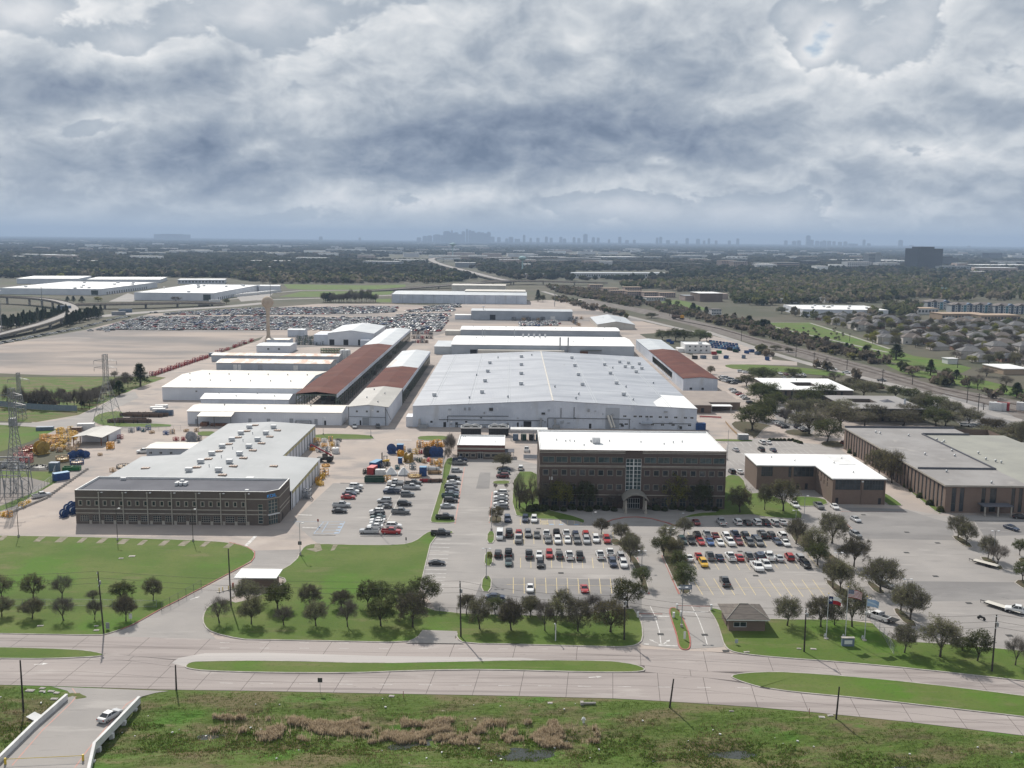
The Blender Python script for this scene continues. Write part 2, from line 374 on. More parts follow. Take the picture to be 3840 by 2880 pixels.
def slabs(top,bot,x0,x1,step,rows,skew):
 x=x0
 while x<x1:
  for r in range(rows):
   def pt(xx,f_):
    yt,yb2=cut_x(top,xx),cut_x(bot,xx);yy=yt+(yb2-yt)*f_
    xs=xx+skew*(yy-(yt+yb2)/2);return(xs,cut_x(top,xs)+(cut_x(bot,xs)-cut_x(top,xs))*f_)
   g=0.05;fa,fb=r/rows,(r+1)/rows
   wdt=abs(cut_x(top,x)-cut_x(bot,x));gg=0.03/max(wdt,1)
   a,b2,c2,d2=pt(x+g,fb-gg),pt(x+step-g,fb-gg),pt(x+step-g,fa+gg),pt(x+g,fa+gg)
   MB().prism([a,b2,c2,d2],0.03,0.048).build('slab',M['road'],road)
  x+=step
xs0,xs1=-131.0,127.0
slabs(north_edge,n_mid,xs0,xs1,13.2,2,0.10)
slabs(s_mid,s_out,xs0,xs1,8.9,2,0.10)
slabs(n_mid,s_mid,xs0,-57.6,8.9,1,0.10);slabs(n_mid,s_mid,-57.5+0.01,-54,3.4,1,0.10);slabs(n_mid,s_mid,27.5,45.5,9.0,1,0.10)

sheet('turn_lane',[E(1425,790),E(1480,748),E(1700,708),E(2212,704),F(1000,731),F(2212,747),K7(300,760),K7(0,768),F(2212,764),F(1600,778),F(1000,789),F(0,782),E(1650,772),E(1570,782),E(1528,818)],0.052,mat('pale_lane_concrete',(0.43,0.40,0.38),(0.385,0.36,0.345),0.2,stretch=(0.1,1,1)))
# ------------------------------------------------------------------ site pavements (sheets a few cm apart)
sheet('yard_pavement',[V(-260,1420),V(-200,1130),V(-60,1115),V(35,1090),V(170,1005),V(190,985),V(95,935),V(60,905),V(150,885),V(240,850),V(330,815),V(455,770),V(560,735),V(600,700),V(960,690),V(1000,655),V(1280,645),V(1330,690),V(1420,745),V(1600,800),V(1720,850),V(2330,990),V(2500,1110),V(2450,1470)]+[Vector((p[0],p[1]-0.6,0))for p in reversed(north_edge[1:-1])],0.012,M['yard'])
sheet('parking_lot',[B(560,1235),B(300,1010),B(640,690),B(920,690),B(1260,690),B(1540,690),B(1600,470),B(1690,500),B(2080,500),C(30,480),C(280,540),C(1750,540),C(1850,330),D(0,320),D(650,380),D(760,460),D(800,900),D(400,1000),H(100,60),H(120,420),K7(1800,640),K7(1130,640),K7(900,420),F(1540,420),F(1300,70),B(1380,1270)],0.020,M['lot'])
sheet('parking_lot',[D(390,1010),D(620,905),D(700,880),D(1230,905),D(1530,960),D(2300,940),H(2500,900),H(2212,720),H(1100,720),H(940,440),H(120,425),H(100,60)],0.026,M['lot'])
sheet('parking_lot',[D(700,895),D(1225,905),D(1480,990),D(1610,1020),D(1640,1165),D(870,1150),D(760,1080),D(690,985)],0.034,M['lot_dark'])
sheet('parking_lot',[H(850,160),H(1300,110),H(2212,120),H(2300,260),H(1400,280),H(900,240)],0.034,M['lot_dark'])
sheet('parking_lot',[D(1800,1000),D(2212,1000),D(2300,1120),D(1880,1130)],0.034,M['lot_dark'])
sheet('parking_lot',[C(0,1480),C(1060,1490),C(1120,1580),C(1120,1800),B(1970,1800),B(1700,1900),B(1880,1480)],0.030,M['lot_dark'])
sheet('parking_lot',[D(1420,30),D(1560,-60),D(2000,60),D(2212,190),D(1900,260),D(1680,200)],0.034,M['lot_dark'])
sheet('parking_lot',[D(80,60),D(420,40),D(520,200),D(450,280),D(240,250)],0.034,M['lot_dark'])
sheet('driveway',[A(2085,1370),E(1000,520),E(860,568),E(1790,590),E(1690,480),E(1690,380),B(120,1460),B(320,1345),B(370,1240),A(2110,1250)],0.040,M['lot'])
sheet('driveway',[K7(1135,480),K7(1140,610),K7(1130,640),K7(1430,672),K7(1410,560),K7(1330,330),K7(1080,330)],0.040,M['lot'])
sheet('driveway',[K7(1440,330),K7(1520,560),K7(1525,672),K7(1800,655),K7(1775,560),K7(1660,330)],0.040,M['lot'])
sheet('driveway',[F(1380,520),F(1670,530),F(1650,590),F(1725,634),F(1240,628),F(1340,585)],0.20,M['lot'])
sheet('path',[A(-400,185),A(0,188),A(250,190),A(450,175),A(620,140),A(720,100),A(850,40),A(1000,-50),A(1120,-70),A(1150,-20),A(960,70),A(800,130),A(760,165),A(800,210),A(900,230),A(300,225),A(0,205),A(-400,205)],0.024,M['lot'])
sheet('gravel_lot',[I(-500,1000),I(0,955),I(700,835),I(1250,700),I(1700,670),I(2212,650),J(520,618),J(1100,620),J(1700,640),K(560,660),K(960,700),K(1150,770),K(1420,830),K(1250,860),K(920,880),J(1700,820),J(1500,880),J(1100,940),J(0,1000),I(2212,880),I(1840,1000),I(1500,1130),I(1230,1225),I(900,1218),I(430,1212),I(0,1195),I(-500,1190)],0.030,M['gravel'])
sheet('gravel_lot',[K(1500,960),K(1700,880),K(2212,1020),L(120,1080),L(330,1100),L(330,1130),K(2000,1120),K(1800,1130),K(1850,1180),K(1900,1350),K(1780,1330),K(1560,1060)],0.034,M['yard'])

# ------------------------------------------------------------------ lawns raised behind kerbs
def lawn(pts,name='lawn',m='lawn',kerb='kerb',z=0.16,smooth=1,kw=0.28):
 pts=[xy(p)for p in pts]
 if smooth:pts=chaikin(pts,smooth)
 o=struct(MB().prism(pts,0.0,z).build(name,M[m]))
 if kerb:
  n=len(pts);ar=sum(pts[k][0]*pts[(k+1)%n][1]-pts[(k+1)%n][0]*pts[k][1]for k in range(n))
  kb=strip_mesh(MB(),pts,kw,0.0,z+0.02,True,0,0.0);kb.build('kerb',M[kerb],o)
 return o
lawn([A(-900,1120),A(180,1130),A(960,1146),A(1600,1166),A(1900,1184),A(2040,1218),A(2112,1262),A(2108,1310),A(2080,1345),A(1900,1440),A(1500,1652),E(1340,340),E(1100,475),E(1000,514),E(900,546),E(830,562),E(0,547),E(-900,535)],kw=0.22)
struct(strip_mesh(MB(),[xy(p)for p in(A(1900,1183),A(2040,1217),A(2113,1262),A(2109,1310),A(2081,1346),A(1900,1441),A(1500,1653),E(1340,341),E(1100,476),E(1000,515))],.26,.16,.19).build('kerb',M['kerb_red']))
lawn([B(135,1455),B(330,1345),B(378,1240),B(430,1202),B(520,1196),B(850,1206),B(1200,1206),B(1320,1176),B(1400,1112),B(1455,1087),B(1630,1087),B(1635,1112),B(1465,1120),B(1380,1475),F(1330,300),F(1540,375),F(2212,396),K7(600,402),K7(1040,325),K7(1090,400),K7(1124,470),K7(1130,600),K7(1080,640),K7(1000,656),K7(900,658),K7(0,635),F(2212,635),F(1732,630),F(1664,585),F(1668,532),F(1384,522),F(1340,582),F(1240,622),F(660,610),F(0,598),E(2000,595),E(1760,541),E(1690,480),E(1682,400),E(1725,320),E(1850,262),E(1990,300),B(180,1560),B(270,1492)])
lawn([K7(1665,332),K7(1740,440),K7(1780,560),K7(1802,640),K7(1850,690),K7(1950,714),K7(2212,743),H(700,783),H(1300,838),H(2212,939),H(2900,1025),H(2900,760),H(2212,690),H(1500,628),H(1160,610),H(1060,560),H(925,432),H(60,430),K7(1900,400),K7(1760,345)],kerb='kerb')
lawn([K7(1342,333),K7(1420,333),K7(1470,440),K7(1518,560),K7(1525,660),K7(1490,685),K7(1430,668),K7(1412,560),K7(1370,440)],kerb='kerb_red',smooth=2)
# medians of the boulevard
lawn([E(-500,655),E(0,660),E(350,670),E(650,682),E(790,700),E(860,718),E(850,730),E(780,740),E(400,757),E(0,754),E(-500,750)],name='median',smooth=1)
lawn([E(1532,822),E(1570,788),E(1650,778),E(2212,771),F(1000,795),F(1600,783),F(2212,769),K7(830,773),K7(1000,793),K7(1100,815),K7(1150,842),K7(1128,860),K7(1000,869),K7(700,868),K7(0,849),F(1700,846),F(1200,858),F(800,875),E(2212,872),E(1700,857),E(1565,838)],name='median',smooth=1)
lawn([K7(1862,905),K7(1885,888),K7(2000,873),K7(2212,865),H(300,871),H(700,898),H(1300,953),H(2212,1063),H(2900,1162),H(2900,1326),H(2212,1237),H(1500,1157),H(900,1087),H(300,1032),H(100,1003),H(0,988),K7(2212,1010),K7(2100,992),K7(1950,947),K7(1885,920)],name='median',smooth=1)
# parking lot islands and strips
lawn([B(1562,500),B(1640,470),B(1620,560),B(1600,640),B(1555,830),B(1530,900),B(1505,962),B(1650,992),B(1650,1022),B(1462,1022),B(1444,1002),B(1470,920),B(1540,692)])
for pl in([B(1920,1092),B(1980,1092),B(1975,1190),B(1914,1190)],[B(1900,1262),B(1968,1262),B(1960,1380),B(1890,1376)],[B(1880,1462),B(1955,1465),B(1946,1595),B(1866,1590)]):
 lawn(pl,name='parking_island',smooth=1)
for pl,m_ in(([B(1940,960),B(2040,965),B(2040,1025),B(1930,1025)],'mulch'),([B(2000,555),B(2105,550),B(2110,585),B(1990,585)],'mulch'),([B(1965,672),B(2110,670),B(2100,700),B(1965,700)],'lawn'),
   ([C(860,1150),C(940,1160),C(1000,1230),C(1110,1360),C(1180,1560),C(1170,1610),C(1140,1600),C(1060,1380),C(950,1215),C(870,1205)],'mulch'),
   ([C(1255,1150),C(1380,1130),C(1420,1180),C(1440,1330),C(1530,1560),C(1520,1610),C(1440,1612),C(1360,1440),C(1290,1290)],'mulch'),
   ([D(260,1100),D(350,1060),D(560,1240),D(680,1330),D(800,1400),D(770,1420),D(560,1320),D(330,1210)],'mulch'),
   ([D(1600,1132),D(1680,1130),D(1800,1220),D(1740,1230)],'mulch'),([D(1825,1302),D(1930,1310),D(2060,1405),D(1990,1412)],'mulch'),
   ([H(550,100),H(620,110),H(760,200),H(790,250),H(660,225)],'mulch'),([H(890,110),H(960,120),H(1080,215),H(990,220)],'mulch'),([H(1115,345),H(1180,335),H(1350,490),H(1240,485)],'mulch'),([H(2110,105),H(2300,100),H(2300,190),H(2212,180)],'mulch'),([D(2150,1310),D(2300,1310),D(2300,1370),D(2190,1360)],'mulch')):
 lawn(pl,name='parking_island',m=m_,kerb='kerb_red' if m_=='mulch' and pl[0].x<60 and pl[0].y<260 else 'kerb',smooth=1)
# office grounds and far grass
lawn([C(60,596),C(255,596),C(255,700),C(280,900),C(640,985),C(650,1030),C(560,1000),C(200,985),C(40,950)],m='lawn')
lawn([C(1400,1000),C(1560,940),C(1790,930),C(1800,650),C(1850,620),C(1960,640),C(2000,780),D(60,770),D(320,880),D(390,980),D(300,990),D(0,965),C(2050,950),C(1520,970)],m='lawn')
lawn([D(300,812),D(330,800),D(560,815),D(592,878),D(320,885),D(270,850)],m='lawn')
lawn([D(1050,782),D(1075,780),D(1200,868),D(1190,882),D(1055,870)],m='lawn')
lawn([D(1250,750),D(1330,740),D(1480,850),D(1540,935),D(1500,945),D(1380,850)],m='lawn')
lawn([B(480,280),B(950,290),B(985,318),B(940,328),B(480,326)]);lawn([B(1335,312),B(1370,300),B(1600,298),B(1592,336),B(1350,336)])
lawn([C(1730,325),C(2040,332),C(2030,345),C(1730,342)],kerb=None)
lawn([C(1850,185),C(2000,175),C(2212,215),D(60,230),D(-20,330),C(2030,300),C(1900,250)],m='mulch');lawn([D(520,350),D(640,335),D(760,380),D(660,400),D(540,385)],m='mulch');lawn([D(210,260),D(330,240),D(480,290),D(430,310),D(260,290)],m='mulch')
lawn([A(760,160),A(830,110),A(1000,90),A(1050,130),A(940,195),A(1430,200),A(1410,228),A(920,225),A(800,200)]);lawn([A(1640,262),A(1800,262),A(1780,295),A(1640,298)],kerb=None)
sheet('field',[I(-600,1230),I(0,1225),I(880,1225),I(1240,1215),I(1380,1230),I(1100,1330),I(800,1470),I(650,1540),I(300,1600),I(0,1590),I(-600,1590)],0.016,M['meadow'])
sheet('field',[A(-900,205),A(0,207),A(300,228),A(480,240),A(250,345),A(0,430),A(-900,720)],0.040,M['lawn'])
sheet('field',[A(-900,560),A(0,590),A(450,595),A(500,610),A(470,680),A(120,880),A(-60,945),A(-900,980)],0.040,M['lawn'])
sheet('gravel_pad',[A(-900,650),A(0,650),A(230,640),A(420,690),A(300,760),A(0,880),A(-900,950)],0.046,M['gravel'])
lawn([K(1790,1130),K(1880,1120),K(2212,1130),L(500,1160),L(760,1200),L(660,1225),L(300,1190),K(2212,1180),K(1900,1165)],kerb=None)

# ------------------------------------------------------------------ far setting: rail line, access road, park, motorway
sheet('rail_bed',[K(560,600),K(660,575),K(1300,690),K(1700,790),L(0,900),L(500,1020),L(1000,1150),L(1500,1300),L(2212,1430),L(2600,1510),L(2600,1680),L(2212,1590),L(1500,1400),L(1200,1310),L(900,1230),L(500,1110),L(0,960),K(1500,790),K(1000,670)],0.030,M['ballast'])
M['rail']=mat('rail_steel',(0.16,0.12,0.10),rough=0.5,metal=0.6)
def poly_pts(f_,pts):return[xy(f_(*p))for p in pts]
for off_ in(0,22):
 c=poly_pts(L,[(-700,745),(-300,828),(0,915+off_*.2),(500,1040+off_),(1000,1175+off_*1.2),(1500,1320+off_*1.6),(2212,1470+off_*2.4),(2600,1555+off_*2.8)])
 t_=struct(strip_mesh(MB(),c,2.6,0.03,0.14,False).build('rail_track',M['ballast']))
 for sd in(-0.72,0.72):strip_mesh(MB(),c,0.09,0.14,0.31,False,0,sd).build('rail',M['rail'],t_)
c=poly_pts(L,[(-700,795),(-430,845),(-200,920),(0,992),(300,1080),(700,1190),(1100,1285),(1500,1390),(1850,1500),(2212,1600),(2600,1700)])
c=poly_pts(K,[(300,515),(520,580),(700,630)])+poly_pts(K,[(960,710),(1250,780),(1540,850)])+c[1:]
struct(strip_mesh(MB(),c,8.5,0.05,0.05,False).build('side_road',M['lot']))
sheet('park_grass',[L(105,775),L(440,772),L(700,850),L(1100,985),L(1300,1050),L(1500,1080),L(1780,1150),L(1700,1190),L(1350,1150),L(1050,1090),L(700,960),L(400,880),L(100,825)],0.030,M['lawn'])
for pts in([(100,770),(440,778),(700,860),(1095,990)],[(110,800),(350,860),(560,905),(800,960),(1080,1020)]):
 struct(strip_mesh(MB(),poly_pts(L,pts),3.2,0.05,0.05,False).build('path',M['lot']))
sheet('verge_grass',[L(1000,1090),L(1400,1180),L(1700,1210),L(2212,1330),L(2500,1420),L(2500,1500),L(2212,1400),L(1700,1300),L(1200,1190)],0.026,M['lawn'])
sheet('park_grass',[K(1200,610),K(1400,585),K(1500,600),K(1750,690),K(1500,650),K(1300,630)],0.030,M['lawn'])
sheet('field',[J(230,455),J(900,465),J(1240,458),J(1240,478),J(1000,498),J(400,500),J(260,490)],0.030,M['lawn']);sheet('field',[J(190,560),J(380,515),J(1140,512),J(1110,540),J(560,560)],0.030,M['lawn']);sheet('field',[J(990,580),J(1120,575),J(1120,605),J(1000,605)],0.034,M['lawn'])
# paths and trodden strips across the near lawns
M['trod']=mat('worn_path',(0.24,0.21,0.165),(0.15,0.14,0.085),0.6)
for k,(x,y)in enumerate([(20,1150),(325,1160),(505,1165),(680,1168),(845,1172),(1020,1180),(1180,1188),(1360,1192),(1525,1195),(1700,1200),(1900,1210)]):
 p,q2=A(x+28,y-22),A(x-24,y+20);dv=(q2-p)
 n_=Vector((-dv.y,dv.x,0)).normalized()*(0.75+0.15*((k*7)%3))
 MB().prism([xy(p+n_),xy(p-n_),xy(q2-n_),xy(q2+n_)],0.16,0.185).build('parking_stub',M['trod'],None).__setitem__('kind','structure')
for pl in([B(490,1195),B(530,1195),B(550,1250),B(500,1265),B(410,1240),B(480,1235)],[B(640,1205),B(680,1205),B(650,1250),B(618,1255)]):
 struct(MB().prism([xy(p)for p in pl],0.16,0.185).build('parking_stub',M['trod']))
# ------------------------------------------------------------------ building materials
def seamed(name,c1,c2,pitch=0.6,axis=0,rough=0.55,spec=0.4,layers=(),scale=0.08,depth=0.03):
 """painted sheet metal with pressed ribs"""
 m=mat(name,c1,c2,scale,6,rough,spec=spec,coords='obj',layers=layers)
 n=NT(m.node_tree);b=[x for x in n.n if x.type=='BSDF_PRINCIPLED'][0]
 sp=n.node('ShaderNodeSeparateXYZ');n.put(sp.inputs[0],n.node('ShaderNodeTexCoord').outputs['Object'])
 co=n.math('ADD',sp.outputs[0],sp.outputs[1])if axis==2 else sp.outputs[axis]
 rib=n.math('POWER',n.math('ABSOLUTE',n.math('SINE',n.math('MULTIPLY',co,math.pi/pitch))),0.4)
 bn=n.node('ShaderNodeBump');bn.inputs['Distance'].default_value=depth;n.put(bn.inputs['Height'],rib);n.l.new(bn.outputs[0],b.inputs['Normal'])
 return m
STAIN=[((0.42,0.42,0.42),0.25,0.55,0.72,0.5,(0.6,0.6,0.15)),((0.20,0.17,0.15),0.6,0.66,0.78,0.45,(1,1,0.3))]
M['metal_white']=seamed('white_metal_siding',(0.60,0.64,0.71),(0.48,0.52,0.59),0.9,2,layers=STAIN+[((0.30,0.29,0.28),1.6,0.62,0.72,0.5,(0.5,1,1.6)),((0.66,0.68,0.72),0.5,0.58,0.66,0.6,(1,1,0.5))])
M['metal_pale']=seamed('pale_metal_siding',(0.66,0.68,0.72),(0.58,0.60,0.65),0.9,2)
M['metal_grey']=seamed('grey_metal_siding',(0.40,0.43,0.47),(0.33,0.36,0.40),0.9,2,layers=STAIN[1:])
M['roof_grey']=seamed('grey_metal_roof',(0.315,0.335,0.375),(0.365,0.385,0.42),0.75,0,rough=0.5,layers=[((0.23,0.25,0.285),0.06,0.48,0.64,0.75,(0.2,1.8,1)),((0.45,0.47,0.50),0.05,0.54,0.68,0.6,(0.3,2,1)),((0.19,0.185,0.18),0.25,0.64,0.74,0.5,(1.6,0.25,1))])
M['roof_pale']=seamed('pale_metal_roof',(0.58,0.555,0.50),(0.49,0.46,0.41),0.8,0,layers=[((0.40,0.33,0.26),0.12,0.60,0.74,0.55,None),((0.70,0.68,0.64),0.3,0.60,0.70,0.5,(1,0.3,1))])
M['roof_light']=seamed('light_grey_roof',(0.47,0.50,0.52),(0.40,0.43,0.46),0.8,0)
M['roof_white']=mat('white_membrane_roof',(0.80,0.80,0.79),(0.72,0.72,0.71),0.12,5,0.6,coords='obj',layers=[((0.55,0.54,0.52),0.2,0.64,0.78,0.4,None)])
M['roof_brown']=seamed('red_brown_metal_roof',(0.120,0.042,0.032),(0.095,0.036,0.029),0.8,0,rough=0.85,spec=0.12,layers=[((0.165,0.075,0.055),0.06,0.52,0.66,0.6,(0.6,1.4,1))])
M['roof_rust']=seamed('rusted_metal_roof',(0.52,0.50,0.46),(0.42,0.40,0.37),0.8,0,layers=[((0.36,0.15,0.065),0.16,0.47,0.60,0.9,(1.0,0.35,1))])
M['roof_rubber']=mat('grey_rubber_roof',(0.100,0.103,0.120),(0.128,0.131,0.150),0.10,6,0.85,spec=0.15,coords='obj',layers=[((0.08,0.083,0.095),0.4,0.58,0.74,0.4,None)])
M['roof_membrane']=mat('pale_grey_membrane',(0.36,0.375,0.385),(0.31,0.325,0.335),0.05,6,0.7,coords='obj',layers=[((0.265,0.28,0.295),0.12,0.55,0.72,0.5,(1.5,0.4,1))])
M['roof_gravel']=mat('gravel_roof',(0.285,0.275,0.27),(0.235,0.225,0.22),0.08,6,0.9,coords='obj',layers=[((0.36,0.34,0.32),0.15,0.56,0.72,0.6,None),((0.20,0.19,0.185),0.5,0.60,0.74,0.4,None)])
def brick(name,c1,c2,mortar,sc_=1.0):
 m=bpy.data.materials.new(name);m.use_nodes=True;n=NT(m.node_tree);b=[x for x in n.n if x.type=='BSDF_PRINCIPLED'][0]
 vec=n.node('ShaderNodeTexCoord').outputs['Object'];sp=n.node('ShaderNodeSeparateXYZ');n.put(sp.inputs[0],vec)
 cm=n.node('ShaderNodeCombineXYZ');n.put(cm.inputs[0],n.math('ADD',sp.outputs[0],sp.outputs[1]));n.put(cm.inputs[1],sp.outputs[2])
 bt=n.node('ShaderNodeTexBrick');n.put(bt.inputs['Vector'],cm.outputs[0]);bt.inputs['Scale'].default_value=1.0
 bt.inputs['Brick Width'].default_value=0.42;bt.inputs['Row Height'].default_value=0.14;bt.inputs['Mortar Size'].default_value=0.015
 bt.inputs['Color1'].default_value=(*c1,1);bt.inputs['Color2'].default_value=(*c2,1);bt.inputs['Mortar'].default_value=(*mortar,1)
 col=n.mix(n.math('MULTIPLY',n.maprange(n.noise(vec,0.35,5),0.45,0.7),0.35),bt.outputs[0],tuple(x*0.72 for x in c1))
 n.put(b.inputs['Base Color'],col);b.inputs['Roughness'].default_value=0.9
 return m
M['brick_taupe']=brick('taupe_brick',(0.118,0.094,0.079),(0.098,0.078,0.066),(0.15,0.128,0.112))
M['brick_red']=brick('red_brown_brick',(0.098,0.070,0.058),(0.080,0.057,0.048),(0.115,0.092,0.08))
M['brick_band']=brick('dark_red_brick',(0.145,0.052,0.040),(0.12,0.044,0.035),(0.13,0.08,0.07))
M['brick_tan']=brick('tan_brick',(0.190,0.132,0.103),(0.160,0.112,0.088),(0.19,0.15,0.125))
M['stone']=mat('pale_stone',(0.40,0.37,0.32),(0.33,0.305,0.265),0.6,coords='obj')
M['stone_dim']=mat('grey_trim_shaded_stone',(0.24,0.225,0.20),(0.20,0.19,0.17),0.6,coords='obj')
M['trim_white']=mat('white_trim',(0.72,0.72,0.71),(0.62,0.62,0.61),0.5,coords='obj',rough=0.6)
M['steel']=mat('galvanised_steel',(0.38,0.40,0.42),(0.30,0.32,0.34),1.2,coords='obj',rough=0.45,metal=0.5)
M['dark_steel']=mat('dark_steel',(0.045,0.048,0.05),(0.07,0.068,0.065),0.8,coords='obj',rough=0.6)
M['green_steel']=mat('green_painted_steel',(0.09,0.12,0.10),(0.13,0.13,0.11),0.5,coords='obj')
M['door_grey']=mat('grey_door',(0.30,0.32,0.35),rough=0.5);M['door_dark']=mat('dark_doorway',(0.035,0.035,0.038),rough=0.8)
M['rust']=mat('rusted_metal',(0.20,0.10,0.06),(0.12,0.065,0.045),0.6,coords='obj')
M['yellow_trim']=mat('yellow_fascia',(0.52,0.47,0.25),(0.46,0.42,0.24),0.5,coords='obj')
def glassm(name,c,rough=0.06,var=0.25):
 return mat(name,c,tuple(x*1.8 for x in c),0.5,3,rough,coords='obj',spec=0.5,var=var)
M['glass']=glassm('dark_window_glass',(0.020,0.026,0.030));M['glass_teal']=glassm('teal_window_glass',(0.030,0.048,0.050))
M['glass_far']=mat('far_window_glass',(0.06,0.075,0.09),rough=0.2,spec=0.7)
M['unit']=mat('roof_unit_paint',(0.60,0.61,0.62),(0.50,0.51,0.52),0.8,coords='obj',rough=0.5)
M['skylight']=mat('weathered_skylight',(0.36,0.26,0.20),(0.26,0.19,0.15),0.9,coords='obj',rough=0.5)

# ------------------------------------------------------------------ building helpers
class Bld:
 """A building on an axis-aligned footprint; root Empty at its front-left corner."""
 def __init__(s,name,label,cat,x0,x1,y0,y1,h,group=None):
  s.W,s.D,s.h=x1-x0,y1-y0,h
  s.root=thing(name,label,cat,(x0,y0,0),0,group);s.x0,s.y0=x0,y0;s.wall=MB()
 def P(s,side,u,d_,z):
  return{'f':(u,d_,z),'r':(s.W-d_,u,z),'b':(s.W-u,s.D-d_,z),'l':(d_,s.D-u,z)}[side]
 def facade(s,side,ops=(),z0=0.0,z1=None,u0=0.0,u1=None,off=0.0,rev=0.22,m=0,mb=None):
  """one wall with true openings (u0,u1,z0,z1) and their reveals"""
  mb=mb or s.wall;z1=s.h if z1 is None else z1;u1=(s.W if side in 'fb' else s.D)if u1 is None else u1
  us=sorted({u0,u1,*[o[0]for o in ops],*[o[1]for o in ops]});zs=sorted({z0,z1,*[o[2]for o in ops],*[o[3]for o in ops]})
  for i in range(len(us)-1):
   run=None
   for j in range(len(zs)-1):
    cu,cz=(us[i]+us[i+1])/2,(zs[j]+zs[j+1])/2
    hole=any(o[0]<cu<o[1]and o[2]<cz<o[3]for o in ops)
    if not hole:
     run=[zs[j],zs[j+1]]if run is None else[run[0],zs[j+1]]
    if(hole or j==len(zs)-2)and run:
     mb.quad(s.P(side,us[i],off,run[0]),s.P(side,us[i+1],off,run[0]),s.P(side,us[i+1],off,run[1]),s.P(side,us[i],off,run[1]),m);run=None
  for(a,b,c,e)in ops:
   P=lambda u,dd,z:s.P(side,u,off+dd,z)
   mb.quad(P(a,0,c),P(a,rev,c),P(a,rev,e),P(a,0,e),m);mb.quad(P(b,rev,c),P(b,0,c),P(b,0,e),P(b,rev,e),m)
   mb.quad(P(a,0,e),P(a,rev,e),P(b,rev,e),P(b,0,e),m);mb.quad(P(a,rev,c),P(a,0,c),P(b,0,c),P(b,rev,c),m)
 def window(s,side,a,b,z0,z1,gm='glass',fm='stone',bars=(1,1),fw_=0.09,off=0.0,rec=0.14,name='window',surround=0.0,parent=None):
  """pane set in the opening, with frame bars as its sub-part"""
  w_,h_=b-a,z1-z0
  rot={'f':0,'r':math.pi/2,'b':math.pi,'l':-math.pi/2}[side]
  key=('win',round(w_,2),round(h_,2),gm,fm,bars,fw_,surround,rec)
  if key not in CACHE:
   g=MB();g.box(0.0,w_,0.02,0.06,0,h_)
   f_=MB()
   f_.box(0,fw_,-0.03,0.06,0,h_);f_.box(w_-fw_,w_,-0.03,0.06,0,h_);f_.box(fw_,w_-fw_,-0.03,0.06,0,fw_);f_.box(fw_,w_-fw_,-0.03,0.06,h_-fw_,h_)
   for i in range(1,bars[0]):x=w_*i/bars[0];f_.box(x-fw_/2,x+fw_/2,-0.025,0.05,fw_,h_-fw_)
   for j in range(1,bars[1]):z=h_*j/bars[1];f_.box(fw_,w_-fw_,-0.02,0.05,z-fw_/2,z+fw_/2)
   if surround:
    r_=rec+0.04;q_=surround
    f_.box(-q_,0,-r_,-rec+0.02,-q_,h_+q_);f_.box(w_,w_+q_,-r_,-rec+0.02,-q_,h_+q_);f_.box(0,w_,-r_,-rec+0.02,-q_,0);f_.box(0,w_,-r_,-rec+0.02,h_,h_+q_)
   CACHE[key]=(g.mesh('pane',M[gm]),f_.mesh('frame',M[fm]))
  o=place(name,CACHE[key][0],parent or s.root,s.P(side,a,off+rec,z0),rot)
  place('frame',CACHE[key][1],o);return o
 def door(s,side,a,b,z1,m='door_grey',z0=0.0,rec=0.1,name='door',parts=0,off=0.0):
  rot={'f':0,'r':math.pi/2,'b':math.pi,'l':-math.pi/2}[side];w_=b-a
  mb=MB();n_=max(parts,1)
  for k in range(n_):mb.box(0,w_,0.0 if k%2 else 0.012,0.06,(z1-z0)*k/n_,(z1-z0)*(k+1)/n_-0.01)
  return place(name,mb.mesh(name,M[m]),s.root,s.P(side,a,off+rec,z0),rot)
 def done(s,m,name='wall'):return s.wall.build(name,m,s.root)
 def flat_roof(s,m,par=0.5,pw=0.3,pm='trim_white',z=None,x0=0,x1=None,y0=0,y1=None,name='roof'):
  x1=s.W if x1 is None else x1;y1=s.D if y1 is None else y1;z=s.h if z is None else z
  r_=MB().box(x0+pw,x1-pw,y0+pw,y1-pw,z-par-0.15,z-par).build(name,M[m],s.root)
  p_=MB();e=0.06
  p_.box(x0-e,x1+e,y0-e,y0+pw,z,z+0.12);p_.box(x0-e,x1+e,y1-pw,y1+e,z,z+0.12);p_.box(x0-e,x0+pw,y0+pw,y1-pw,z,z+0.12);p_.box(x1-pw,x1+e,y0+pw,y1-pw,z,z+0.12)
  p_.build('coping',M[pm],s.root)
  q_=MB()
  q_.quad((x0+pw,y0+pw,z-par),(x1-pw,y0+pw,z-par),(x1-pw,y0+pw,z),(x0+pw,y0+pw,z));q_.quad((x1-pw,y1-pw,z-par),(x0+pw,y1-pw,z-par),(x0+pw,y1-pw,z),(x1-pw,y1-pw,z))
  q_.quad((x0+pw,y1-pw,z-par),(x0+pw,y0+pw,z-par),(x0+pw,y0+pw,z),(x0+pw,y1-pw,z));q_.quad((x1-pw,y0+pw,z-par),(x1-pw,y1-pw,z-par),(x1-pw,y1-pw,z),(x1-pw,y0+pw,z))
  q_.build('parapet',M[m],s.root)
  return r_
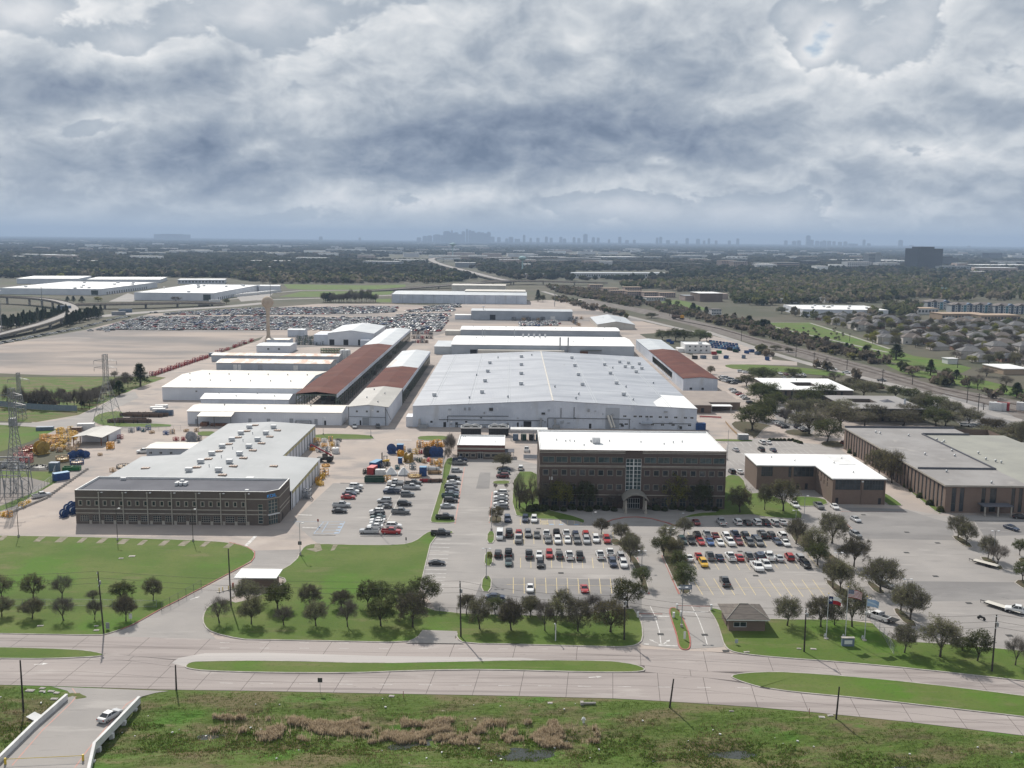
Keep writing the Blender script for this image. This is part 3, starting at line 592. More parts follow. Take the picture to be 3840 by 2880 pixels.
 def gable(s,m,rise,ridge='y',over=0.35,th=0.14,x0=0,x1=None,y0=0,y1=None,z=None,ends='fb',fascia=None,name='roof',rx=None):
  """two roof slopes over the walls; fills the gable ends into the wall mesh"""
  x1=s.W if x1 is None else x1;y1=s.D if y1 is None else y1;z=s.h if z is None else z
  mb=MB()
  if ridge=='y':
   c=(x0+x1)/2 if rx is None else rx
   for xa,xb in((x0,c),(x1,c)):
    sl=rise/abs(c-xa);xo=xa-over if xa<c else xa+over;zo=z-sl*over
    P=[(xo,y0-over,zo+th),(xb,y0-over,z+rise+th),(xb,y1+over,z+rise+th),(xo,y1+over,zo+th)]
    Q_=[(p[0],p[1],p[2]-th)for p in P]
    if xa>c:P,Q_=P[::-1],Q_[::-1]
    mb.poly(P);mb.poly(Q_[::-1])
    for k in range(4):mb.quad(Q_[k],Q_[(k+1)%4],P[(k+1)%4],P[k])
   if 'f' in ends:s.wall.tri((x0,y0,z),(x1,y0,z),(c,y0,z+rise))
   if 'b' in ends:s.wall.tri((x1,y1,z),(x0,y1,z),(c,y1,z+rise))
  else:
   c=(y0+y1)/2
   for ya in(y0,y1):
    sl=rise/abs(c-ya);yo=ya-over if ya<c else ya+over;zo=z-sl*over
    P=[(x0-over,yo,zo+th),(x1+over,yo,zo+th),(x1+over,c,z+rise+th),(x0-over,c,z+rise+th)]
    Q_=[(p[0],p[1],p[2]-th)for p in P]
    if ya>c:P,Q_=P[::-1],Q_[::-1]
    mb.poly(P);mb.poly(Q_[::-1])
    for k in range(4):mb.quad(Q_[k],Q_[(k+1)%4],P[(k+1)%4],P[k])
   s.wall.tri((x0,y1,z),(x0,y0,z),(x0,c,z+rise));s.wall.tri((x1,y0,z),(x1,y1,z),(x1,c,z+rise))
  return mb.build(name,M[m],s.root)
CACHE={}
def roof_unit(parent,x,y,z,sx=1.6,sy=1.3,sz=1.2,name='roof_unit'):
 key=('ru',sx,sy,sz)
 if key not in CACHE:
  mb=MB();mb.box(-sx*.35,sx*.35,-sy*.35,sy*.35,0,0.3);mb.box(-sx/2,sx/2,-sy/2,sy/2,0.3,sz);mb.box(-sx/2-.06,sx/2+.06,-sy/2-.06,sy/2+.06,sz,sz+0.08)
  CACHE[key]=mb.mesh(name,M['unit'])
 return place(name,CACHE[key],parent,(x,y,z))
def skylight(parent,x,y,z,sx=2.6,sy=2.0):
 if 'sk' not in CACHE:
  mb=MB();mb.box(-sx/2,sx/2,-sy/2,sy/2,0,0.28)
  for i in range(3):mb.box(-sx/2+.08+i*sx/3,-sx/2-.08+(i+1)*sx/3,-sy/2+.1,sy/2-.1,0.28,0.40)
  CACHE['sk']=mb.mesh('skylight',M['skylight'])
 return place('skylight',CACHE['sk'],parent,(x,y,z))
def vent(parent,x,y,z,r=0.35,h=0.9):
 key=('vent',r,h)
 if key not in CACHE:
  CACHE[key]=MB().lathe([(r*.7,0),(r*.7,h*.55),(r,h*.55),(r,h*.85),(r*.5,h),(0.01,h)],8).mesh('roof_vent',M['steel'])
 return place('roof_vent',CACHE[key],parent,(x,y,z))

# ------------------------------------------------------------------ four-storey brick office
b=Bld('office_building','four-storey dark brick office with white roof and central glass stair tower','building',9.2,69.2,306,339,19.0)
fx=lambda x:(x-275)/1518.0*60.0
fz=lambda y:(902-y)/478.0*19.0
ops=[];wins=[]
for(xa,xb)in[(300,393),(408,500),(525,615),(632,727),(752,845),(860,953),(1128,1222),(1237,1333),(1353,1448),(1462,1558),(1578,1672),(1688,1780)]:
 o_=(fx(xa),fx(xb),fz(522),fz(476));ops.append(o_);wins.append((o_,'glass_teal',(2,1),0.16))
for row,(ya,yb)in enumerate(((628,584),(746,702))):
 for xa in[303,378,452,528,603,678,752,828,903,1130,1205,1280,1355,1430,1505,1580,1655,1730]:
  o_=(fx(xa),fx(xa+43),fz(ya),fz(yb));ops.append(o_);wins.append((o_,'glass',(1,1),0.22))
for xa in[303,378,452,528,603,678,752,828,1205,1280,1355,1430,1505,1580,1655,1730]:
 o_=(fx(xa-6),fx(xa+46),0.7,fz(812));ops.append(o_);wins.append((o_,'glass',(2,2),0.0))
tower=(fx(977),fx(1103),fz(776),fz(487));ops.append(tower)
entry=(fx(985),fx(1098),0.05,fz(815));ops.append(entry)
b.facade('f',ops)
for sd in 'lrb':
 so=[]
 L_=b.D if sd in 'lr' else b.W
 for zr in(1.0,5.6,10.2,14.9):
  u=2.0
  while u<L_-3:so.append((u,u+1.75,zr,zr+1.8));u+=3.1
 b.facade(sd,so)
 if sd!='b':
  for o_ in so:b.window(sd,*o_,gm='glass',fm='stone')
b.done(M['brick_red'])
for o_,gm,bars,sur in wins:b.window('f',*o_,gm=gm,fm='stone_dim',bars=bars,surround=sur*.6)
w_=b.window('f',*tower,gm='glass_teal',fm='trim_white',bars=(4,9),fw_=0.12,name='stair_glazing')
MB().box((tower[0]+tower[1])/2-0.16,(tower[0]+tower[1])/2+0.16,-0.12,0.1,tower[2],tower[3]).box(tower[0],tower[1],-0.10,0.1,fz(550),fz(543)).build('mullion',M['trim_white'],b.root)
e_=b.window('f',*entry,gm='glass',fm='trim_white',bars=(6,2),fw_=0.1,name='entrance_doors')
for(ya,yb,hh)in((432,424,.05),(444,439,.06),(551,545,.06),(560,556,.05),(792,786,.05)):
 bd=MB()
 for(ua,ub)in((-0.05,tower[0]-0.25),(tower[1]+0.25,60.05)):bd.box(ua,ub,-hh,0.0,fz(ya),fz(yb))
 bd.build('stone_band',M['stone'],b.root)
MB().box(-0.05,60.05,-0.06,0.0,fz(424)+0.25,18.98).build('brick_band',M['brick_band'],b.root)
rf=b.flat_roof('roof_white',par=0.35)
roof_unit(rf,fx(760),13.5,18.65,2.6,2.2,1.9);roof_unit(rf,fx(722),15.5,18.65,0.8,0.8,0.7)
for(x,y)in[(542,16),(650,9),(430,17),(505,15),(880,16),(1145,15),(1330,12),(1420,15),(1500,16),(580,15)]:vent(rf,fx(x),y,18.65,0.22,0.7)
# entrance portico: barrel canopy on columns
pt=MB();cx_=(fx(945)+fx(1150))/2;hw=(fx(1150)-fx(945))/2
for k in range(10):
 a0,a1=math.pi*(0.18+0.64*k/10),math.pi*(0.18+0.64*(k+1)/10)
 r_=hw/math.cos(math.pi*0.18);zc=4.2-r_*math.sin(math.pi*0.18)+0.2
 p0,p1=(cx_-r_*math.cos(a0),zc+r_*math.sin(a0)),(cx_-r_*math.cos(a1),zc+r_*math.sin(a1))
 for(ya,yb)in((-7.0,-0.1),):
  pt.quad((p0[0],ya,p0[1]),(p1[0],ya,p1[1]),(p1[0],yb,p1[1]),(p0[0],yb,p0[1]))
  pt.quad((p0[0],yb,p0[1]-.35),(p1[0],yb,p1[1]-.35),(p1[0],ya,p1[1]-.35),(p0[0],ya,p0[1]-.35))
  pt.quad((p0[0],ya,p0[1]-.35),(p1[0],ya,p1[1]-.35),(p1[0],ya,p1[1]),(p0[0],ya,p0[1]))
pc=pt.build('canopy',M['stone_dim'],b.root)  # canopy stone coloured darker to suggest the shadow it stands in
for x in(cx_-hw*0.78,cx_+hw*0.78):
 for y in(-6.2,-1.2):MB().box(x-.42,x+.42,y-.42,y+.42,0,0.8).box(x-.28,x+.28,y-.28,y+.28,0.8,4.3).build('column',M['stone'],b.root)

# lettering as a child of a wall
def text_part(txt,size,m,parent,loc,rot,extrude=0.06,name='lettering',align='LEFT',sx=1.0):
 cu=bpy.data.curves.new(name,'FONT');cu.body=txt;cu.size=size;cu.extrude=extrude;cu.align_x=align
 o=bpy.data.objects.new(name,cu);COL.objects.link(o)
 dg=bpy.context.evaluated_depsgraph_get();me=bpy.data.meshes.new_from_object(o.evaluated_get(dg))
 bpy.data.objects.remove(o);me.materials.clear();me.materials.append(m)
 o2=place(name,me,parent,loc);o2.rotation_euler=rot;o2.scale=(sx,1,1);return o2
text_part('18',1.5,M['trim_white'],b.root,(fx(347),-0.02,fz(668)),(math.pi/2,0,0),name='building_number')

# ------------------------------------------------------------------ two-storey taupe brick office with the blue sign
b=Bld('office_building','two-storey taupe brick office with blue letters on its angled corner','building',-130.5,-70.0,283,300,10.4)
kx=lambda x:(x-622)/1596.0*57.4
kz=lambda y:(1030-y)/272.0*10.4
CH=57.3;ops=[];up_w=[];lo_w=[]
for k in range(21):
 x=650+67.85*k;o_=(kx(x+2),kx(x+27),kz(882)+.1,kz(846)+.1);ops.append(o_);up_w.append(o_)
for k in range(14):
 x=656+101.2*k
 o_=(kx(x),kx(x+74),0.75,kz(958));ops.append(o_);lo_w.append(o_)
cor=(kx(2143),kx(2185),0.5,kz(858));ops.append(cor)
b.facade('f',ops,u1=CH)
b.facade('l',[(3+3.2*k,3.9+3.2*k,5.6,7.0)for k in range(4)]);b.facade('b')
b.facade('r',[(6.0,7.2,0.05,2.3)],u0=3.2)
# the angled corner wall, glazed
ca,cb=Vector((CH,0,0)),Vector((b.W,3.2,0));cl=(cb-ca).length;cdir=(cb-ca)/cl;crz=math.atan2(cdir.y,cdir.x)
cm_=Bld('corner',None,None,0,cl,0,1,10.4);bpy.data.objects.remove(cm_.root)
cops=[(0.7,cl-0.7,0.1,3.0),(0.7,cl-0.7,3.5,7.6)]
cm_.root=place('corner_wall',MB().mesh('tmp',M['brick_taupe']),b.root,(CH,0,0),crz)
cm_.facade('f',cops);cm_.root.data=cm_.wall.mesh('corner_wall',M['brick_taupe'])
def corner_win(a_,c_,z0_,z1_,bars,nm):
 g=MB().box(a_,c_,0.16,0.2,z0_,z1_);f_=MB();n1,n2=bars
 for i in range(n1+1):x=a_+(c_-a_)*i/n1;f_.box(x-.06,x+.06,0.08,0.17,z0_,z1_)
 for j in range(n2+1):z=z0_+(z1_-z0_)*j/n2;f_.box(a_,c_,0.09,0.168,z-.06,z+.06)
 mm=g.mesh('pane',[M['glass_teal'],M['stone']]);o_=place(nm,mm,cm_.root);f_.build('frame',M['stone'],o_)
corner_win(*cops[0][:2],0.1,3.0,(4,2),'entrance_doors');corner_win(*cops[1][:2],3.5,7.6,(3,4),'corner_window')
text_part('KOIL',1.4,mat('sign_blue',(0.10,0.45,1.0),rough=0.4),cm_.root,(0.2,-0.05,8.5),(math.pi/2,0,0),extrude=0.08,sx=1.05)
MB().box(0,cl,-0.06,0,7.95,8.2).build('stone_band',M['stone'],cm_.root);MB().box(0.3,cl-.3,-0.7,0,3.15,3.35).build('awning',M['trim_white'],cm_.root)
b.done(M['brick_taupe'])
for o_ in up_w:b.window('f',*o_,gm='glass',fm='stone',surround=0.16)
for o_ in lo_w:b.window('f',*o_,gm='glass',fm='stone',bars=(4,3),fw_=0.10)
b.window('f',*cor,gm='glass_teal',fm='stone',bars=(1,6),fw_=0.14)
for k in range(4):b.window('l',3+3.2*k,3.9+3.2*k,5.6,7.0,surround=0.12)
b.door('r',6.0,7.2,2.3,'door_dark')
for y in(818,908,942):MB().box(-0.02,CH,-0.05,0,kz(y+4),kz(y-4)).build('stone_band',M['stone'],b.root)
for z in(kz(818),kz(908),kz(942)):MB().box(b.W,b.W+0.05,3.2,16.98,z-.15,z+.15).build('stone_band',M['stone'],b.root)
for k in range(14):MB().box(kx(656+101.2*k+76),kx(656+101.2*(k+1)-2)if k<13 else kx(656+101.2*k+98),-0.05,0.0,0.0,1.15).build('stone_base',M['stone'],b.root)
for x in(822,1022,1225,1427,1632,1835,2045):
 o_=MB().box(kx(x)-.14,kx(x)+.14,-0.30,0.0,0,9.55).box(kx(x)-.24,kx(x)+.24,-0.42,0,9.55,9.95).build('downpipe',M['stone'],b.root)
 MB().box(kx(x)+.75,kx(x)+1.3,-0.55,-0.05,9.75,9.95).build('wall_lamp',M['unit'],o_)
outline=[(0,0),(CH,0),(b.W,3.2),(b.W,17),(0,17)]
inn=[(0.35,0.35),(CH-0.15,0.35),(b.W-.35,3.35),(b.W-.35,16.65),(0.35,16.65)]
rb=MB().prism(inn,9.6,9.75);rf=rb.build('roof',M['roof_rubber'],b.root)
cp=MB()
for k in range(5):
 k2=(k+1)%5
 cp.quad((*outline[k],10.42),(*outline[k2],10.42),(*inn[k2],10.42),(*inn[k],10.42));cp.quad((*outline[k],10.28),(*outline[k2],10.28),(*outline[k2],10.42),(*outline[k],10.42))
 cp.quad((*inn[k],9.7),(*inn[k],10.42),(*inn[k2],10.42),(*inn[k2],9.7))
cp.build('parapet',M['trim_white'],b.root)
for k in range(6):roof_unit(rf,kx(1385)+(k%3)*1.3,9.0+(k//3)*1.4,9.75,0.9,0.9,0.9+0.5*(k==4))
roof_unit(rf,kx(2040),2.2,9.75,1.0,0.8,0.7);roof_unit(rf,kx(860),15.2,9.75,1.6,0.8,0.7)

# ------------------------------------------------------------------ fabrication shop behind it (wide front part, narrower back part)
b=Bld('workshop_building','long workshop with pale membrane roof full of skylights behind the taupe brick office','building',-134.5,-69.7,300.1,407,6.0)
W1=46.7;NX0,NX1=14.0,51.0
b.wall.quad((0,W1,0),(0,0,0),(0,0,6),(0,W1,6));b.wall.quad((64.8,0,0),(64.8,W1,0),(64.8,W1,6),(64.8,0,6))
b.wall.quad((NX0,W1,0),(0,W1,0),(0,W1,6),(NX0,W1,6));b.wall.quad((64.8,W1,0),(NX1,W1,0),(NX1,W1,6.8),(64.8,W1,6))
b.wall.quad((NX0,b.D,0),(NX0,W1,0),(NX0,W1,6.8),(NX0,b.D,6.8));b.wall.quad((NX1,W1,0),(NX1,b.D,0),(NX1,b.D,6.8),(NX1,W1,6.8))
b.wall.poly([(NX1,b.D,0),(NX0,b.D,0),(NX0,b.D,6.8),(32.4,b.D,7.9),(NX1,b.D,6.8)])
b.wall.poly([(0,0,6),(64.8,0,6),(64.8,0,6.1),(32.4,0,7.9),(0,0,6.1)])
b.done(M['metal_pale'])
rz_=lambda x:7.95-abs(x-32.4)*(1.85/32.4)
rb=MB()
for(xa,xb,ya,yb)in((0,32.4,0,W1),(32.4,64.8,0,W1),(NX0,32.4,W1,b.D),(32.4,NX1,W1,b.D)):
 xo0,xo1=(xa-.2 if xa<32 else xa),(xb+.2 if xb>33 else xb)
 rb.quad((xo0,ya,rz_(xa)+.1),(xo1,ya,rz_(xb)+.1),(xo1,yb+.1,rz_(xb)+.1),(xo0,yb+.1,rz_(xa)+.1));rb.quad((xo0,yb+.1,rz_(xa)),(xo1,yb+.1,rz_(xb)),(xo1,yb+.1,rz_(xb)+.1),(xo0,yb+.1,rz_(xa)+.1))
rf=rb.build('roof',M['roof_membrane'],b.root)
for k,y in enumerate(np.arange(1.2,W1,5.15)):
 MB().box(64.8,64.95,y-.12,y+.12,0,5.9).build('wall_rib',M['dark_steel'],b.root)
 if y<W1-5:MB().box(64.8,64.9,y+.15,y+5.0,4.9,5.85).build('fascia_panel',M['yellow_trim'],b.root)
for y in np.arange(W1+2,b.D,5.15):
 MB().box(NX1,NX1+.15,y-.12,y+.12,0,6.5).build('wall_rib',M['dark_steel'],b.root)
 if y<b.D-5:MB().box(NX1,NX1+.1,y+.15,y+5.0,5.6,6.5).build('fascia_panel',M['yellow_trim'],b.root)
def on_roof(fn,x,y,z):p=fn(x,y,z);return p.x-b.x0,p.y-b.y0
for k in range(7): # paired skylights and roof units in two files each side of the ridge
 y=18.0+k*12.6
 for x,sg in((26.5,-1),(36.5,1)):
  roof_unit(rf,x,y,rz_(x)+.1,2.1,1.6,1.35)
  skylight(rf,x+(.9 if sg<0 else 2.6),y+(5.6 if sg<0 else-4.4),rz_(x+2)+.1)
skylight(rf,52,30,rz_(52)+.1);skylight(rf,9,26,rz_(9)+.1);roof_unit(rf,50,7,rz_(50)+.1,2.4,1.8,1.7)
for k in range(5):vent(rf,31.5,24+14*k,7.9,0.16,1.1)

# ------------------------------------------------------------------ the big plant
b=Bld('plant_building','very large low-gabled plant with ribbed blue-grey roof and white panelled walls','building',-45.4,85.0,440,638,9.7)
RX=64.2;ops=[];pw=[]
px_=lambda x:(x-1300+0)*0.4521*0 if False else 0
cxm=lambda x:C(x,245).x-b.x0
for(xa,xb,z0,z1)in[(860,885,5.6,6.4),(965,993,5.6,6.4),(1050,1078,5.5,6.4),(1095,1123,5.5,6.4),(1148,1175,5.4,6.3),(1183,1210,5.4,6.3),(1258,1285,5.3,6.2),(1308,1335,5.3,6.2),(1385,1413,5.2,6.1),(1465,1492,5.1,6.0),(1518,1545,5.1,6.0),(870,900,1.9,2.7),(935,965,1.9,2.7),(978,1008,1.9,2.7),(1195,1220,1.8,2.6),(1278,1306,1.7,2.5),(1365,1392,1.7,2.5),(1500,1528,1.6,2.4)]:
 o_=(cxm(xa),cxm(xb),z0,z1);ops.append(o_);pw.append(o_)
dr=[(cxm(85),cxm(100),0.05,2.6),(cxm(140),cxm(205),0.05,3.2),(cxm(685),cxm(705),0.05,2.4),(14,15.3,.05,2.4),(19.5,20.7,.05,2.4),(8,9.1,2.0,2.9),(24,25,2.2,3.0)]
b.facade('f',ops+dr);b.facade('l',[(10+24*k,13+24*k,.05,4.5)for k in range(7)]);b.facade('r');b.facade('b')
rf=b.gable('roof_grey',3.1,'y',over=0.25,rx=RX)
b.done(M['metal_white'])
for o_ in pw:b.window('f',*o_,gm='glass',fm='trim_white',bars=(2,1),fw_=0.06)
for o_ in dr:b.door('f',o_[0],o_[1],o_[3],'door_dark',z0=o_[2])
for k in range(7):b.door('l',10+24*k,13+24*k,4.5,'door_dark',z0=.05)
prz=lambda x:9.7+3.1*(x/RX if x<RX else(b.W-x)/(b.W-RX))+.14
for x in(8.5,26,44,84,102,118): # raised seam pairs running from eave to eave
 for dx in(-.55,.55):
  MB().box(x+dx-.10,x+dx+.10,-0.1,b.D,prz(x)-.02,prz(x)+.13).build('roof_seam',M['roof_light'],rf)
MB().box(RX-.35,RX+.35,-.2,b.D+.2,12.85,13.08).build('ridge_cap',M['roof_pale'],rf)
for(fn,x,y)in[(J,1480,1358),(J,1875,1352),(J,1900,1258),(J,1922,1178),(J,1940,1108),(J,2198,1295),(J,2200,1210),(J,2200,1135),(J,2200,1068),(K,120,1297),(K,122,1210),(K,122,1135),(K,123,1067),(K,540,1075),(K,565,1140),(K,595,1217),(K,628,1300),(K,812,1120),(K,860,1192),(K,910,1275),(K,970,1370),(K,937,1092),(K,1010,1097),(K,1100,1100),(K,983,1130),(K,1043,1133),(K,1120,1138),(K,1074,1170)]:
 p=fn(x,y+8,11.3);lx,ly=p.x-b.x0,p.y-b.y0
 if 0<ly<197:roof_unit(rf,lx,ly,prz(lx),2.0,1.6,1.6)
for(fn,x,y)in[(K,1050,1410),(K,575,1420),(K,400,1328),(K,990,1300),(K,1218,1257),(J,1770,1392),(J,2090,1400),(K,880,1142),(K,208,1057),(J,2008,1065),(J,1830,1203),(K,598,1382)]:
 p=fn(x,y+8,11.3);vent(rf,p.x-b.x0,max(2,p.y-b.y0),prz(p.x-b.x0),0.45,1.2)
MB().prism([(112,0.2),(130.5,0.2),(130.5,36),(118.5,36),(118.5,30),(112,12)],9.7,9.75).build('white_roof_patch',M['roof_white'],rf)
wp_=rf.children[-1];me=wp_.data
for v in me.vertices:v.co.z=prz(min(v.co.x,b.W))+(0.05 if v.co.z>9.72 else 0.0)
MB().box(cxm(820),cxm(935),-0.05,0,0.2,9.9).build('grey_wall_panel',M['metal_grey'],b.root)
# pipework along the front wall
pp=MB()
for(x0_,z0_,x1_,z1_)in[(16,5.3,44,5.5),(16,5.3,16,2.5),(12,3.6,60,3.6),(62,4.9,100,4.7),(62,4.9,62,.2),(74,10,74,5),(99.5,4.7,99.5,0.2),(20,1.4,44,1.4),(68,9.6,68,4.8),(104,2.9,128,2.8)]:
 pp.tube((x0_,-.25,z0_),(x1_,-.25,z1_),0.14,n=5)
for k in range(26):x_=10+4.55*k;pp.tube((x_,-.2,3.5),(x_,-.2,3.9),.05,n=4)
pp.build('wall_pipe',M['dark_steel'],b.root)
for k in range(30):rq_=random.Random(k);x_=rq_.uniform(3,127);z_=rq_.choice([.3,1.2,2.4,4.4,6.5,8]);MB().box(x_,x_+rq_.uniform(.4,1.8),-rq_.uniform(.1,.7),0,z_,z_+rq_.uniform(.4,1.4)).build('wall_box',M[rq_.choice(['steel','dark_steel','metal_grey','door_grey'])],b.root)
MB().tube((89.5,-.4,6.4),(91.3,-3.2,1.2),0.55,n=8).tube((90.9,-.4,6.4),(92.6,-3.2,1.2),0.35,n=8).build('duct',M['roof_pale'],b.root)
for(x,w2,h2)in[(2.5,4.5,1.6),(64.5,3,2.2),(58,1.2,2.6)]:MB().box(x,x+w2,-3.0,-0.6,0,h2).box(x+.3,x+1.3,-2.5,-1.2,h2,h2+2.5).build('wall_plant',M['steel'],b.root)
MB().box(cxm(1110),cxm(1205),-2.4,-0.02,2.9,3.05).build('awning',M['metal_grey'],b.root)
# lean-to at the left end
MB().box(-3.2,-0.05,0.5,9,0,4.6).build('lean_to',M['metal_pale'],b.root)
# ------------------------------------------------------------------ generic industrial hall
def hall(name,label,x0,x1,y0,y1,h,rise,ridge,wm,rm,doors=(),wins=(),vents=0,group=None,flat=False,over=0.35,cat='building',par=0.4):
 b=Bld(name,label,cat,x0,x1,y0,y1,h,group)
 by={}
 for(sd,a,c,z0,z1,m_)in doors:by.setdefault(sd,[]).append((a,c,z0,z1))
 for(sd,a,c,z0,z1)in wins:by.setdefault(sd,[]).append((a,c,z0,z1))
 for sd in 'flrb':b.facade(sd,by.get(sd,()))
 rf=b.flat_roof(rm,par)if flat else b.gable(rm,rise,ridge,over)
 b.done(M[wm])
 for(sd,a,c,z0,z1,m_)in doors:b.door(sd,a,c,z1,m_,z0=z0,parts=5 if c-a>2.5 else 0)
 for(sd,a,c,z0,z1)in wins:b.window(sd,a,c,z0,z1,fm='trim_white',fw_=0.07,bars=(2,1))
 rng=random.Random(name+label)
 for k in range(vents):
  if flat:vent(rf,rng.uniform(2,b.W-2),rng.uniform(2,b.D-2),h-par,0.3,0.9)
  elif ridge=='x':
   y=b.D*(0.25 if k%2 else 0.5);x=b.W*(k+.7)/(vents+.5);vent(rf,x,y,h+rise*(1-abs(y-b.D/2)/(b.D/2))+.12,0.35,0.8)
  else:
   x=b.W*(0.3 if k%2 else 0.68);y=b.D*(k+.7)/(vents+.5);vent(rf,x,y,h+rise*(1-abs(x-b.W/2)/(b.W/2))+.12,0.35,0.8)
 b.rf=rf;return b
M['roof_dull']=seamed('dull_grey_roof',(0.33,0.32,0.295),(0.28,0.27,0.25),0.8,0,layers=[((0.42,0.41,0.39),0.3,0.58,0.68,0.6,(1,0.3,1))])
# white gabled hall with brown extension
b=hall('factory_hall','narrow white gable-fronted hall with three small windows beside the big plant',-75.6,-57.0,442.5,499,8.6,1.0,'y','metal_white','roof_dull',
  doors=[('f',6.6,9.8,0.05,3.6,'door_grey'),('f',5.3,6.1,.05,2.3,'door_dark')],wins=[('f',3.6,4.6,6.0,7.0),('f',8.2,9.2,6.0,7.0),('f',13.2,14.3,6.0,7.0)],vents=4)
MB().tube((.3,-.3,0),(.3,-.3,8.9),.12,n=5).tube((17.4,-.3,0),(17.4,-.3,8.5),.12,n=5).tube((.3,-.3,4.2),(17.4,-.3,3.8),.10,n=5).tube((17.4,-.3,8),(20,-1.5,3),.1,n=5).build('wall_pipe',M['dark_steel'],b.root)
def open_shed(name,label,x0,x1,y0,y1,h,rise,secs,closed_right=False,skirt=1.8,left_open=True,front_open=True,wallm='metal_white',step=6.2):
 """long roof on steel portal frames; secs = [(y-fraction end, roof material)]"""
 b=Bld(name,label,'building',x0,x1,y0,y1,h)
 W_,D_=b.W,b.D;c=W_/2;ya=0.0
 for(f_,rm)in secs:
  yb=D_*f_
  rb=MB()
  for(xa,xb)in((-.4,c),(W_+.4,c)):
   P=[(xa,ya,h+.15),(xb,ya,h+rise+.15),(xb,yb,h+rise+.15),(xa,yb,h+.15)]
   if xa>c:P=P[::-1]
   rb.poly(P);rb.poly([(p[0],p[1],p[2]-.12)for p in P][::-1])
  rb.build('roof',M[rm],b.root);ya=yb
 sk=MB()
 sk.box(W_+.3,W_+.45,0,D_,h-skirt,h+.1);sk.box(-.45,-.3,0,D_,h-skirt,h+.1)
 sk.build('eave_skirt',M[wallm],b.root)
 for y in(0.0,D_):MB().poly([(-.3,y,h),(W_+.3,y,h),(c,y,h+rise)]).poly([(W_+.3,y,h),(-.3,y,h),(c,y,h+rise)]).build('gable_panel',M['metal_grey' if front_open else wallm],b.root)
 for k in range(int(D_/step)+1):
  y=min(k*step,D_-.2);fr=MB()
  for x in(0,W_):fr.box(x-.2,x+.2,y-.18,y+.18,0,h)
  fr.box(0,W_,y-.12,y+.12,h-.7,h-.1)
  if k%2==0:
   for x in(0,W_):fr.tube((x,y,.3),(x,min(y+step,D_),h*.55),.08,n=4)
  fr.build('portal_frame',M['green_steel'],b.root)
 for x in(0,W_):MB().box(x-.15,x+.15,0,D_,h*.62,h*.62+.45).box(x-.1,x+.1,0,D_,h*.3,h*.3+.2).build('crane_rail',M['green_steel'],b.root)
 rng=random.Random(label)
 for k in range(int(D_/9)):
  y=rng.uniform(2,D_-4);x=rng.uniform(2,W_-3);s_=rng.uniform(1,2.6)
  MB().box(x,x+s_*1.3,y,y+s_*2,0,s_*.9).build('stored_steel',M[rng.choice(['dark_steel','green_steel','rust','door_grey'])],b.root)
 return b
b=open_shed('open_shed','brown-roofed open steel shed continuing behind the narrow white hall',-75.6,-57.0,499.3,668,8.6,1.0,[(0.48,'roof_brown'),(0.80,'roof_light'),(1.0,'roof_light')])
MB().prism([(0,85),(9.2,85),(9.2,118),(0,118)],9.0,9.03).build('rust_patch',M['roof_rust'],b.root)
for v in b.root.children[-1].data.vertices:v.co.z=8.6+1.0*(v.co.x/9.3)+.17+(.02 if v.co.z>9.01 else 0)
open_shed('open_shed','very long brown-roofed open shed with its dark end facing the low white halls',-106.2,-86.6,473,822,9.4,1.1,[(0.64,'roof_brown'),(1.0,'roof_light')])
# right red-brown roofed hall with crane bay openings in its side
b=Bld('factory_hall','red-brown roofed white hall with a dark open bay along its side','building',98.8,118.6,555.5,775,7.4)
b.facade('f',[(3.7,5.2,1.0,2.2),(10.6,12.0,1.0,2.2)]);b.facade('r');b.facade('b');b.facade('l',[(b.D-126,b.D-40,1.3,5.6)])
b.gable('roof_brown',.9,'y',y1=b.D*.66,ends='f');b.gable('roof_light',.9,'y',y0=b.D*.66+.4,ends='b',over=0.3);b.done(M['metal_white'])
b.door('f',3.7,5.2,2.2,'door_dark',z0=1.0);b.door('f',10.6,12.0,2.2,'door_dark',z0=1.0)
for k in range(14):MB().box(.05,.4,42+k*6.2-.15,42+k*6.2+.15,1.3,5.6).build('bay_column',M['green_steel'],b.root)
MB().quad((3,126,1),(3,40,1),(3,40,6),(3,126,6)).build('inner_wall',M['door_dark'],b.root)
hall('warehouse','wide pale-roofed warehouse left of the long brown shed',-184.5,-110.5,507,574,6.8,2.2,'x','metal_pale','roof_pale',doors=[('f',40,43,.05,3,'door_grey')],wins=[('f',17.5,18.5,4.3,5.2)],vents=13)
hall('warehouse','small bright white-roofed building between the low front hall and the wide warehouse',-157.5,-113,486,502,4.4,1.5,'x','metal_white','roof_white',vents=4)
b=hall('warehouse','long low cream-roofed hall behind the workshop with an open canopy',-149.5,-78.4,441.5,462,5.9,1.2,'x','metal_pale','roof_pale',doors=[('f',3.5,4.7,.05,2.4,'door_grey'),('f',28,29.5,.05,2.8,'door_grey'),('f',36.5,38.2,.05,2.8,'door_grey'),('f',47,48.8,.05,3,'door_grey'),('f',58.5,60,.05,2.9,'door_grey'),('f',63,63.9,.05,2.2,'door_dark')],vents=3)
cpy=b.root
MB().quad((6.5,-6.5,4.9),(22,-6.5,4.9),(22,0.3,5.95),(6.5,0.3,5.95)).quad((6.5,0.3,5.8),(22,0.3,5.8),(22,-6.5,4.75),(6.5,-6.5,4.75)).quad((6.5,-6.5,4.75),(22,-6.5,4.75),(22,-6.5,4.9),(6.5,-6.5,4.9)).build('canopy',M['roof_pale'],cpy)
for x in(6.7,14.2,21.8):MB().box(x-.12,x+.12,-6.4,-6.15,0,4.8).build('canopy_post',M['dark_steel'],cpy)
MB().box(7.5,10.5,-5.5,-2,0,1.6).box(12,20,-4.5,-3,0,1.1).build('canopy_stock',M['rust'],cpy)
